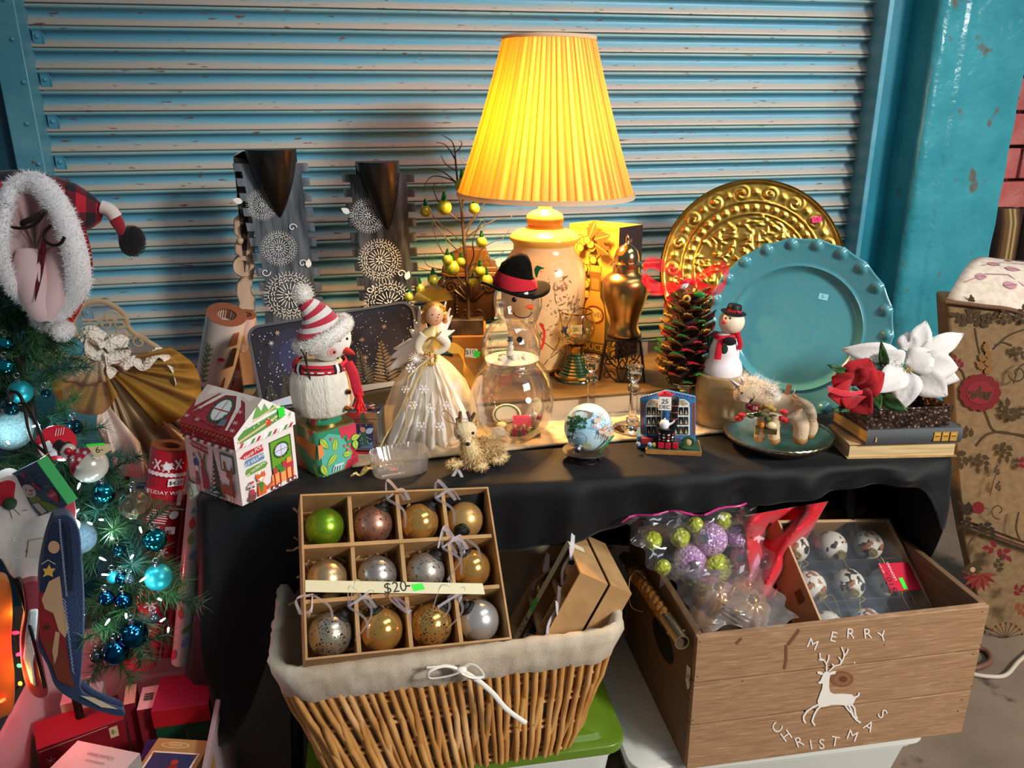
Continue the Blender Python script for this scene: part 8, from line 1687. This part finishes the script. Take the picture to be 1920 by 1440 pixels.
den=mat('blue_felt','#15294e',rough=.9,bump=.5,bs=260,sheen=.25)
t=flat_thing('blue_stocking','blue christmas stocking with a teddy bear scene hanging in front of the garland','stocking',[(100,962),(126,960),(146,985),(152,1040),(156,1110),(156,1180),(152,1240),(150,1282),(172,1300),(228,1322),(226,1334),(190,1326),(140,1306),(104,1280),(88,1240),(70,1200),(76,1140),(72,1080),(84,1010)],OD-.02,.030,den,.008)
P=Print(fn=lambda x,y,o:t.q(x,y,-.0158-o),off=.0006,step=.0001)
for k in range(9):P.line('#10203c',[(92+k*3.4,978),(78+k*4.4,1110)],1.3)
P.poly('#7a1418',[(72,1112),(110,1110),(120,1180),(132,1260),(112,1272),(90,1234),(74,1196)]);P.poly('#6a2a18',[(80,1200),(120,1210),(140,1290),(108,1276)]);P.circ('#b08a6a',101,1026,11,16,12);P.poly('#c8963a',[(80,1066),(88,1066),(92,1058),(96,1066),(104,1066),(98,1074),(100,1082),(90,1078),(80,1082),(84,1074)]);P.poly('#b08a6a',[(92,1090),(112,1080),(118,1130),(128,1180),(122,1196),(110,1182),(100,1150),(84,1142),(78,1124)]);P.poly('#b08a6a',[(104,1184),(112,1186),(108,1228),(102,1246),(98,1220)]);P.line('#c8b8a0',[(78,1058),(90,1050),(104,1058)],1.4);P.circ('#3a1a10',88,1176,7,10,4)
for k in range(44):P.line('#c8ccd4',[(110+k*.22+(k>10)*(k-10)*.12,974+k*3.3),(113.5+k*.22+(k>10)*(k-10)*.12,975+k*3.3)],1)
for k in range(20):P.line('#a8b4c8',[(118+k*.9,1122+k*7),(124+k*.8,1130+k*7)],1)
P.poly('#101c34',[(122,972),(132,990),(138,1060),(136,1108),(128,1108),(128,1040)]);P.poly('#c8b89c',[(150,1304),(176,1308),(222,1330),(190,1326)]);P.build('applique',t)
b=MB();b.tube(bez([t.q(152,1282,-.004),t.q(176,1300,-.006),t.q(228,1322,-.004)],6),.005,8);b.build('piping',den,t)
t=flat_thing('red_stocking','red santa stocking with a white cuff behind the blue stocking','stocking',[(40,1090),(72,1086),(78,1120),(74,1200),(84,1260),(88,1296),(64,1300),(44,1268),(38,1200),(46,1140)],OD+.012,.024,mat('red_plush','#8f0f1e',rough=.9,sheen=.4),.006);b=MB();b.prism(t.out([(52,1136),(70,1134),(66,1190),(60,1236),(66,1280),(56,1272),(42,1226),(46,1180)])[::-1],.032);b.build('white_cuff',fl_,t,bev=.008)
t=flat_thing('orange_stocking','orange felt stocking cut off by the left picture edge','stocking',[(-20,1080),(14,1082),(22,1140),(20,1200),(26,1260),(24,1320),(8,1336),(-20,1320)],OD+.02,.024,mat('orange_felt','#b8641c',rough=.9,c2='#a04e14',vs=12,sheen=.3),.006)
t=flat_thing('mini_santa_hat','tiny red santa hat with white trim behind the block sign','santa hat',[(118,946),(134,930),(142,950),(140,975),(128,985)],OD-.01,.02,MATS['red_plush'],.006);b=MB();b.ball(t.q(137,985,-.004),.010,12,8);b.build('pompom',fl_,t)

# hats on the hooks
HD=GD-.06
t=Thing('santa_hat','red sequin santa hat with white plush brim hanging open on a hook','santa hat',at(72,470,HD));kk=HD/F_PX;fur=mat('white_fur','#ece8e8',rough=1,sheen=.6)
rim_px=[(10,388),(22,352),(60,340),(96,368),(124,420),(142,480),(146,530),(128,570),(96,606),(76,606),(58,570),(24,540),(4,490),(2,440)];rim=bez([t.q(x,y,-.02+.03*sin(i*.9))for i,(x,y)in enumerate(rim_px+rim_px[:1])],7);nr=len(rim)-1
b=MB();wdt=[(.019 if 12<i<48 else .0105)for i in range(nr+1)];wdt=[sum(wdt[(i+k)%nr]for k in range(-5,6))/11 for i in range(nr+1)];b.tube(rim,wdt,12,cap=False);fz=[]
for i in range(9000):k=R.randrange(nr);d=V((R.gauss(0,1),R.gauss(-.5,1),R.gauss(0,1))).normalized();fz.append((rim[k]+d*wdt[k]*.96,d))
b.spikes(fz,.008,.0012);b.build('plush_brim',fur,t,sm=60)
cc=t.q(74,480,.05);b=MB();K=6;vs=[]
for i in range(nr):
 for j in range(K+1):u=j/K;q_=lerp(rim[i],t.q(66,470,.03),u);vs.append(q_+V((0,.02*sin(u*pi*.5)+.012*sin(i*.55)*sin(u*pi),0)))
b.add(vs,[(i*(K+1)+j,i*(K+1)+j+1,(i+1)%nr*(K+1)+j+1,(i+1)%nr*(K+1)+j)for i in range(nr)for j in range(K)]);b.build('lining',mat('plush_lining','#d6b4b4',rough=.95,sheen=.4),t,sm=80)
b=MB();b.tube(bez([t.q(52,470,-.012),t.q(58,520,-.028),t.q(66,566,-.036),t.q(84,596,-.03)],6),[.016,.018,.020,.022,.023,.024,.024,.024,.023,.022,.021,.020,.019,.018,.017,.016,.015,.013,.012],12);b.tube(bez([t.q(106,470,.0),t.q(108,520,-.02),t.q(98,566,-.034),t.q(88,596,-.03)],6),[.012,.015,.018,.020,.021,.022,.022,.022,.021,.02,.019,.018,.017,.016,.015,.014,.013,.012,.012],12);b.build('lining_fold',MATS['plush_lining'],t,sm=80)
b=MB();petal(b,t.q(84,440,-.012),t.q(66,566,-.066),.010,(0,-1,0),.02);b.build('red_gap',mat('dark_red_cloth','#5a0c1c',rough=.9),t)
seq=mat('red_sequins','#c00f1c',rough=.25,metal=.6,bump=1.5,bs=240,vor=1,c2='#e03018',vs=90);b=MB();vs=[];tip=t.q(116,604,.03)
for i in range(nr):
 for j in range(9):u=j/8;q_=lerp(rim[i]+(rim[i]-cc)*.06,tip,u**1.3);vs.append(q_+V((.010*sin(pi*u),.02+.14*sin(pi*u),-.01*sin(pi*u))))
b.add(vs,[(i*9+j,(i+1)%nr*9+j,(i+1)%nr*9+j+1,i*9+j+1)for i in range(nr)for j in range(8)]);b.build('sequin_cone',seq,t,sm=70)
b=MB();b.tube(bez([t.q(148,430,.01),t.q(156,490,.008),t.q(146,540,.008),t.q(128,584,.01),t.q(117,606,.01)],5),[.010+.006*sin(k/20*3)for k in range(21)],12);b.build('sequin_cone',seq,t,sm=70)
b=MB();pc=t.q(115,618,.0);b.ball(pc,20*kk,18,12);b.spikes(sph_pts(pc,20*kk,1600),.006,.0012);b.build('pompom',fur,t)
t=Thing('plaid_hat','red and black checked hat with a black pompom draped over the hook','hat',at(110,380,HD+.10));kk=(HD+.1)/F_PX
def plaidc(i,j):
 a,c=(i//2)%2,(j//5)%2;return '#b0142a' if a and c else('#16161c' if not a and not c else '#5a0f1e')
pts=bez([t.q(-30,400),t.q(20,385),t.q(70,385),t.q(120,392),t.q(160,396),t.q(192,400)],4);rs_=np.interp(range(len(pts)),[0,6,10,14,17,20],[62,62,58,50,34,14])*kk;b=MB();b.tube(pts,list(rs_),40,cap=False,flat=.55,up=(0,0,1))
for i in range(len(pts)-1):
 for j in range(40):b.c[i*40+j]=hx(plaidc(i,j))
b.hc=True;b.build('plaid_body',mat('buffalo_plaid',attr=True,rough=.9,sheen=.3),t,sm=70)
b=MB();b.tube(bez([t.q(190,388,-.01),t.q(206,394,-.014),t.q(217,408,-.016)],4),[.012]*9,12);b.build('white_cuff',mat('cuff_cream','#d8ccc4',rough=.9),t,sm=60);b=MB();b.tube(bez([t.q(214,406,-.012),t.q(224,424,-.012),t.q(232,444,-.01)],4),[.010,.011,.0115,.011,.010,.009,.008,.008,.007],12);b.build('red_end',MATS['red_plush'],t,sm=60)
b=MB();pc=t.q(248,452,-.01);b.ball(pc,(24*kk,18*kk,30*kk),18,12,m=MX.Rotation(.3,4,'Y'));b.spikes(sph_pts(pc,(23*kk,18*kk,29*kk),900),.004,.0012);b.build('pompom',mat('black_fur','#0b0b0d',rough=1,sheen=.2),t)

# clear bin of boxed ornaments on the floor
bx0,bx1,by0,by1,bz=-.70,-.315,1.12,1.69,.35
t=Thing('storage_bin','clear plastic storage bin full of boxed ornaments under the garland','storage bin',((bx0+bx1)/2,(by0+by1)/2,0),0);bw_,bd_=(bx1-bx0)/2,(by1-by0)/2;o=rrect(-bw_,-bd_,bw_,bd_,.05,5);k=len(o);scl=lambda s,z:[V((x*s,y*s,z))for x,y in o]
plast=mat('frosted_plastic','#d2bcc0',rough=.3,trans=.45,ior=1.2);b=MB();vs=scl(.88,.004)+scl(.97,bz-.05)+scl(1.0,bz-.045)+scl(1.0,bz-.01)+scl(1.03,bz-.008)+scl(1.03,bz)+scl(.985,bz)+scl(.955,bz-.05)+scl(.86,.01);b.add(vs,[list(range(k))[::-1]]+[(L*k+i,L*k+(i+1)%k,(L+1)*k+(i+1)%k,(L+1)*k+i)for L in range(8)for i in range(k)]+[[8*k+i for i in range(k)]]);b.build('tub',plast,t,sm=40)
P=Print((.03,bd_*.952,.17),(1,0,0),(0,-.06,1),off=.004);P.rect('#cfc6cc',0,0,.17,.12);P.build('paper_label',t)
def gift(label,e0,e1,zt,dp,h,cols,front=None,top=None,lid=None):
 # e0, e1: ends of an upper edge in the photo at height zt; dp > 0 the box runs away from the viewer, < 0 towards
 A,B_=onz(*e0,zt),onz(*e1,zt);a=(B_-A).normalized();l=V((-a.y,a.x,0));W_=(B_-A).length
 if dp<0:A=A+l*dp;dp=-dp
 t=Thing('ornament_box',label,'box',A-V((0,0,h)),m=MX(((a.x,l.x,0,A.x),(a.y,l.y,0,A.y),(0,0,1,zt-h),(0,0,0,1))),group='boxed ornaments in the clear bin')
 b=MB();slab(b,0,0,0,W_,dp,h-(lid[0]if lid else 0));b.hc=True;b.c=[hx(cols[0]),hx(cols[1])]+[hx(cols[0])]*4;b.build('carton',card,t,bev=.0008)
 if lid:b=MB();slab(b,-.002,-.002,h-lid[0],W_+.002,dp+.002,h);b.hc=True;b.c=[hx(lid[1])]*6;b.c[1]=hx(lid[2]);b.build('lid',card,t,bev=.001)
 if front:P=Print((0,0,0),(W_,0,0),(0,0,h),off=.0008);front(P,W_,h);P.build('front_print',t)
 if top:P=Print((0,0,h),(W_,0,0),(0,dp,0),off=.0008);top(P,W_,dp);P.build('top_print',t)
def pr_white(P,W_,H_):
 P.rect('#8a8078',.58,.42,.6,.06);P.rect('#6a625c',.5,.22,.28,.34);P.rect('#a89e96',.74,.22,.28,.34);P.text('#8a8078',.52,.80,.10,'A Cherished Heirloom',pi,sx=.45);P.text('#8a8078',.52,.68,.075,'handcrafted with care',pi,sx=.45);P.rect('#2a2422',.46,.26,.10,.12);P.rect('#f0ece6',.46,.26,.06,.08)
 for k in range(5):P.rect('#3a3430',.56+.06*k,.2,.03,.2)
def pr_gold(P,W_,H_):
 P.circ('#e8d8a8',.40,.86,.26,20,.065);P.circ('#b8924a',.40,.86,.24,20,.052);P.text('#efe0b0',.40,.86,.075,'TREASURE',sx=.75);P.rect('#efe6d0',.5,.36,.86,.72);P.rect('#26365e',.5,.36,.78,.66);P.poly('#8a2a22',[(.42,.34),(.56,.48),(.68,.46),(.66,.30)]);P.circ('#c8a050',.4,.3,.10,10,.06);P.circ('#b03a2a',.58,.52,.07,10,.05);P.poly('#6a3a2a',[(.1,.62),(.2,.62),(.1,.7)]);P.poly('#6a3a2a',[(.9,.62),(.8,.62),(.9,.7)])
def pr_red(P,W_,H_):
 P.rect('#b09a70',.56,.30,.50,.62);P.rect('#c8b088',.86,.84,.10,.18);P.text('#1a1210',.86,.84,.12,'8-',sx=.6);P.star('#c8a0a0',.12,.75,.06,6,.2,.12);P.line('#d8b8a8',[(.02,.95),(.8,.97)],.008)
gift('large dark red box across the bin, numbered 8 on its end',(68,1406),(232,1347),.30,.085,.14,('#7a0f1c','#7a1022'),front=pr_red)
gift('red topped green box in the right rear corner of the bin',(285,1333),(389,1318),.335,.10,.15,('#12402a','#12402a'),front=lambda P,W_,H_:P.text('#b89a5a',.55,.55,.16,'J',sx=.4),lid=(.042,'#a8141f','#841838'))
gift('white box printed with a street scene at the front of the bin',(146,1388),(263,1412),.36,-.12,.10,('#a89e94','#d6cec4'),top=pr_white)
gift('gold box with an oval seal and blue picture at the front of the bin',(297,1383),(397,1389),.33,-.12,.08,('#8a6a38','#b08d52'),top=pr_gold)
gift('white box with a barcode standing between the red boxes',(256,1332),(291,1326),.325,.07,.14,('#7a2028','#b8aca8'),top=lambda P,W_,H_:[P.rect('#2a2426',.5,.35+.035*k,.5,.012*(1+k%3))for k in range(9)])
gift('tan topped red box at the back of the bin',(231,1322),(253,1317),.33,.06,.14,('#6e1220','#a8947c'))
gift('pale lidded box half hidden behind the stocking toe',(112,1322),(190,1305),.32,.05,.14,('#a08a70','#a4a0a6'))
gift('blue box low between the white and gold boxes',(262,1424),(291,1420),.29,.05,.10,('#1c2a6a','#1c2a6a'),front=lambda P,W_,H_:P.text('#c8d0e8',.5,.75,.2,'joy',sx=.6))
# -- right: armchair, plaid cushions, cords
AB=onz(1848,1186,0);n_=V((-.50,-.866,0));
m=frame(AB,(0,0,1),(n_.y*-1,n_.x,0));xx=V((-n_.y,n_.x,0));yy=-n_
m=MX(((xx.x,yy.x,0,AB.x),(xx.y,yy.y,0,AB.y),(0,0,1,0),(0,0,0,1)))
t=Thing('armchair','floral tapestry armchair with rolled arm at the right edge','armchair',AB,m=m)
lin=mat('tapestry_shaded','#957955',rough=.95,c2='#866a49',vs=60,bump=.4,bs=500)  # side tapestry, its shade put into a darker colour
side=[(1772,566),(1776,640),(1783,760),(1790,880),(1799,978),(1920,1022),(2080,1075),(2080,655),(1920,588),(1840,574)]
b=MB();b.prism(t.out(side)[::-1],.16,m=MX.Translation((0,.08,0)));b.build('side_panel',lin,t,bev=.012)
skirt=[(1801,978),(1812,1040),(1830,1120),(1846,1184),(1920,1222),(2080,1290),(2080,1075),(1920,1020)]
b=MB();b.prism(t.out(skirt)[::-1],.15,m=MX.Translation((0,.09,0)));b.build('skirt_panel',lin,t,bev=.008)
b=MB();pw=[t.q(x,y,-.004)for x,y in((1772,566),(1840,574),(1920,588),(2080,655))];b.tube(bez(pw,6),.006,8);b.build('welt',mat('welt_cord','#6a4a34',rough=.9),t,sm=60);b=MB();b.tube([t.q(x,y,-.003)for x,y in((1799,978),(1920,1022),(2080,1075))],.005,8);b.build('welt',MATS['welt_cord'],t,sm=60);b=MB();b.tube([t.q(x,y,-.003)for x,y in((1846,1185),(1920,1222),(2080,1290))],.005,8);b.build('welt',MATS['welt_cord'],t,sm=60)
armm=mat('tapestry_sunlit','#d8c8b6',rough=.95,c2='#c8b4a0',vs=60,bump=.4,bs=500)  # same tapestry as the side, sunlight put into a paler colour
def armpt(u,v):
 a,c=t.q(lerp(1774,2080,u),lerp(562,640,u**1.3)+(0 if u<.4 else 8),.0),t.q(lerp(1850,2080,u),lerp(490,520,u),.20)
 q_=lerp(a,c,v);return q_+V((0,0,.035*sin(v*pi)*(1-.3*u)))+V((0,.05*v,0))
b=MB();b.grid(armpt,14,12);b.build('arm_top',armm,t,sm=80,solid=.01)
P=Print(fn=lambda x,y,o:t.q(x,y,-o),off=.0009,step=.00012);br,rd_,tn,dk_='#4a3820','#7a2024','#8a6234','#33281c'
def sprigs(x,y,sc,an,c=br,n=5):
 for k in range(n):P.leaf(c,x+sc*.5*k*cos(an),y-sc*.5*k*sin(an),sc*(1.5-.15*k),sc*.8,-(an+(.9 if k%2 else-.9)),lob=.35)
 P.leaf(c,x+sc*.5*n*cos(an),y-sc*.5*n*sin(an),sc*1.3,sc*.7,-an,lob=.3)
def stem(pts,w_=3):P.line(br,[(v.x,v.y)for v in bez([V((x,y,0))for x,y in pts],6)],w_)
stem([(1828,615),(1834,650),(1846,700)]);stem([(1846,700),(1846,640)]);stem([(1840,755),(1850,780),(1862,806),(1886,812),(1920,816)],4);stem([(1830,836),(1850,815),(1880,810),(1925,820)],4);stem([(1862,655),(1890,630),(1920,618)]);stem([(1866,648),(1880,642),(1898,648)]);stem([(1818,740),(1806,700),(1796,690)])
sprigs(1828,612,16,1.7);sprigs(1820,606,12,2.7);sprigs(1838,606,12,.5);sprigs(1846,700,16,1.5,tn,5)
for k in range(13):P.circ(rd_,1838+30*cos(k*.483),736+26*sin(k*.483),10,9)
P.circ('#8a2a2c',1838,736,26,16,22);sprigs(1838,748,8,1.57,br,4);sprigs(1830,746,7,2.4,br,3);sprigs(1846,746,7,.7,br,3)
for x,y,s,an,c in((1800,690,9,2.0,rd_),(1890,608,10,1.9,br),(1915,606,12,1.4,br),(1902,650,10,-.9,br),(1894,790,14,1.7,br),(1886,830,12,-1.5,br),(1820,820,12,2.4,br),(1812,850,14,-2.2,br),(1838,850,12,-1.2,br),(1918,776,10,.6,br),(1910,870,10,.4,rd_),(1868,890,6,1.5,br),(1870,920,6,1.4,br),(1826,962,12,2.5,dk_),(1822,975,10,-2.6,dk_),(1840,980,12,-.8,dk_)):sprigs(x,y,s,an,c,4)
P.circ(rd_,1834,952,12,10);P.curl(br,1872,958,16,2.4,1.4,1.0,1);P.curl(br,1908,700,18,3,3.0,1.1,-1);stem([(1856,930),(1862,905),(1868,888)],2);stem([(1900,720),(1910,690),(1925,680)],3);stem([(1910,960),(1905,990),(1912,1012)],4)
stem([(1818,1050),(1816,1020),(1836,1000),(1856,998)],3)
for k in range(9):P.leaf(rd_ if k%2 else '#8a3a2a',1836,1078,34,9,-.3+k*.42+.3)
for k in range(5):P.leaf(br,1822,1056,24,12,.1+k*.5,lob=.3)
P.circ('#c8a080',1824,1068,5,10);sprigs(1876,1028,12,-.9,rd_,3);sprigs(1868,1026,12,3.2,rd_,2);sprigs(1868,1070,10,1.2,br,4);sprigs(1900,1110,10,.5,rd_,3);sprigs(1912,1130,12,-1.2,'#8a4a2a',3)
for k in range(9):P.line(br,[(1886,1196),(1886+30*cos(-2.9+k*.33),1196+26*sin(-2.9+k*.33))],1.5);P.circ(rd_ if k%2 else br,1886+31*cos(-2.9+k*.33),1196+27*sin(-2.9+k*.33),2.6,8)
o=P.build('woven_flowers',t);o['kind']='stuff'
P=Print(fn=lambda x,y,o:armpt(x,y)+V((0,-.3,1)).normalized()*(o+.006),off=.0009,step=.0001)
for x,y,L_,an in((.10,.3,.08,.3),(.25,.55,.12,.1),(.12,.6,.1,-.2),(.3,.25,.10,.6),(.38,.7,.1,.2),(.2,.85,.07,0)):P.leaf('#b08088',x,y,L_,.10,an,'#8a5a60')
P.line('#a87a80',[(.06,.2),(.16,.36),(.30,.42),(.42,.34)],.012);P.line('#a87a80',[(.1,.5),(.22,.7),(.4,.8)],.01);P.build('arm_flowers',t)
for i,(x0,x1,yb,lab)in enumerate(((1850,1898,505,'left brown plaid cushion standing behind the armchair'),(1902,1960,512,'right brown plaid cushion standing behind the armchair, cut by the picture edge'))):
 p0=ony((x0+x1)/2,yb,YB-.14);w_=(x1-x0)*depth(p0)/F_PX;h=.26;t=Thing('plaid_cushion',lab,'cushion',V((p0.x,p0.y,0)),rad(-14),group='plaid cushions behind the armchair');zt=ony((x0+x1)/2,392,YB-.14).z
 b=MB()
 def pc_(u,v):k,j=int(u*12),int(v*24);return '#a08a5a' if k in(5,7)or j%12 in(5,7)else('#2a1a12' if(k in(0,1,10,11))else('#6a4a2a' if 3<=k<=8 and j%12>2 else '#4a2e1c'))
 b.grid(lambda u,v:((u-.5)*w_,-.045*sin(pi*u)**.5*(sin(pi*min(1,max(0,v)))**.3 if 0<v<1 else 0),zt*v),12,24,colfn=pc_);b.build('plaid_front',mat('plaid_weave',attr=True,rough=.95,bump=.4,bs=400),t,sm=70);b=MB();b.box((0,.035,zt/2),(w_,.07,zt));b.build('back',mat('brown_cloth','#2a1a12',rough=.95),t,bev=.01)
cordw=[onz(x,y,.006)for x,y in((1815,1262),(1850,1268),(1885,1266),(1910,1240),(1940,1215))];t=Thing('extension_lead','thin white electrical cord on the floor by the armchair','cord',cordw[0],0);b=MB();b.tube(bez([t.I@v for v in cordw],8),.006,8);b.build('cord',mat('white_rubber','#b8aa98',rough=.5),t,sm=60)
cordw=[onz(x,y,.008)for x,y in((1800,1250),(1830,1252),(1856,1240),(1850,1222),(1825,1212),(1800,1208))];t=Thing('extension_lead','thicker brown cord looped on the floor beside the crate','cord',cordw[0],0);b=MB();b.tube(bez([t.I@v for v in cordw],8),.008,8);b.build('cord',mat('brown_rubber','#6a4438',rough=.5),t,sm=60)

# -- pieces that belong to a part become its sub-parts
SUB=dict(eye='head head_bowl',mouth='head head_bowl',mouth_bead='head',carrot_nose='head head_bowl',nose='head',cheek='head',ear='head',eyebrow='head',red_nose='head',horn='body',hair='head',circlet='head',halo_rays='head',hat_band='bowler_hat hat_crown',hat_brim='hat hat_crown',feather='hat_crown',pompom='hat sequin_cone plaid_body body red_end',
    fringe='scarf_tail',hook='cap',ribbon='cap',thread='cap',ring='cap',painted_panes='window_wall',stove_grate='stove',pipe_ring='stove_pipe',date_text='calendar_block',red_ledge='calendar_block',price_sticker='plate dish',rolled_rim='plate',lid_rim='lid',lid_print='lid',top_print='lid carton',gold_rim='bowl tin_body',painted_motif='bowl',gold_band='foot',rose='top_hat',snowflakes='scarf',shade_trim='lamp_shade',harp='lamp_shade',blossom_print='lamp_body',
    cap_pompom='red_cap',latch='lid',bolt='ferrule',ferrule_plug='ferrule',button='sweater_body middle_bowl',snowflake_lace='tulle_skirt',leaf_print='tin_body paper',pear_print='tin_body',label_print='paper carton',woodland_print='paper',bauble_print='paper',tube_end='paper',stitching='body',applique='body',piping='body',gilt_label='cover',gilt_line='cover',rosette='board',swirl_print='board',carved_relief='body',roof_print='roof_lid',eave_print='roof_lid',gable_print='roof_lid',left_wall_print='body',right_wall_print='body',snow_print='tray',lace_scroll='wing_border',wing_net='wing_border',bow_knot='mesh_bow bow_tie',woven_flowers='side_panel',arm_flowers='arm_top',red_gap='lining',lining_fold='lining',petal_='',seal='',zip_seal='film',hoof='leg',number_tag='trinket',picture_print='tin_body',stamens='stem',end_lock='')
for top_ in[o for o in bpy.data.objects if o.parent is None and o.type=='EMPTY']:
 ch=list(top_.children);base=lambda o:o.name.split('.')[0]
 for o in ch:
  for want in SUB.get(base(o),'').split():
   par=[c for c in ch if base(c)==want and c.parent==top_]
   if par and o.parent==top_ and not list(o.children):o.parent=par[min(len(par)-1,[c for c in ch if base(c)==base(o)].index(o))];break
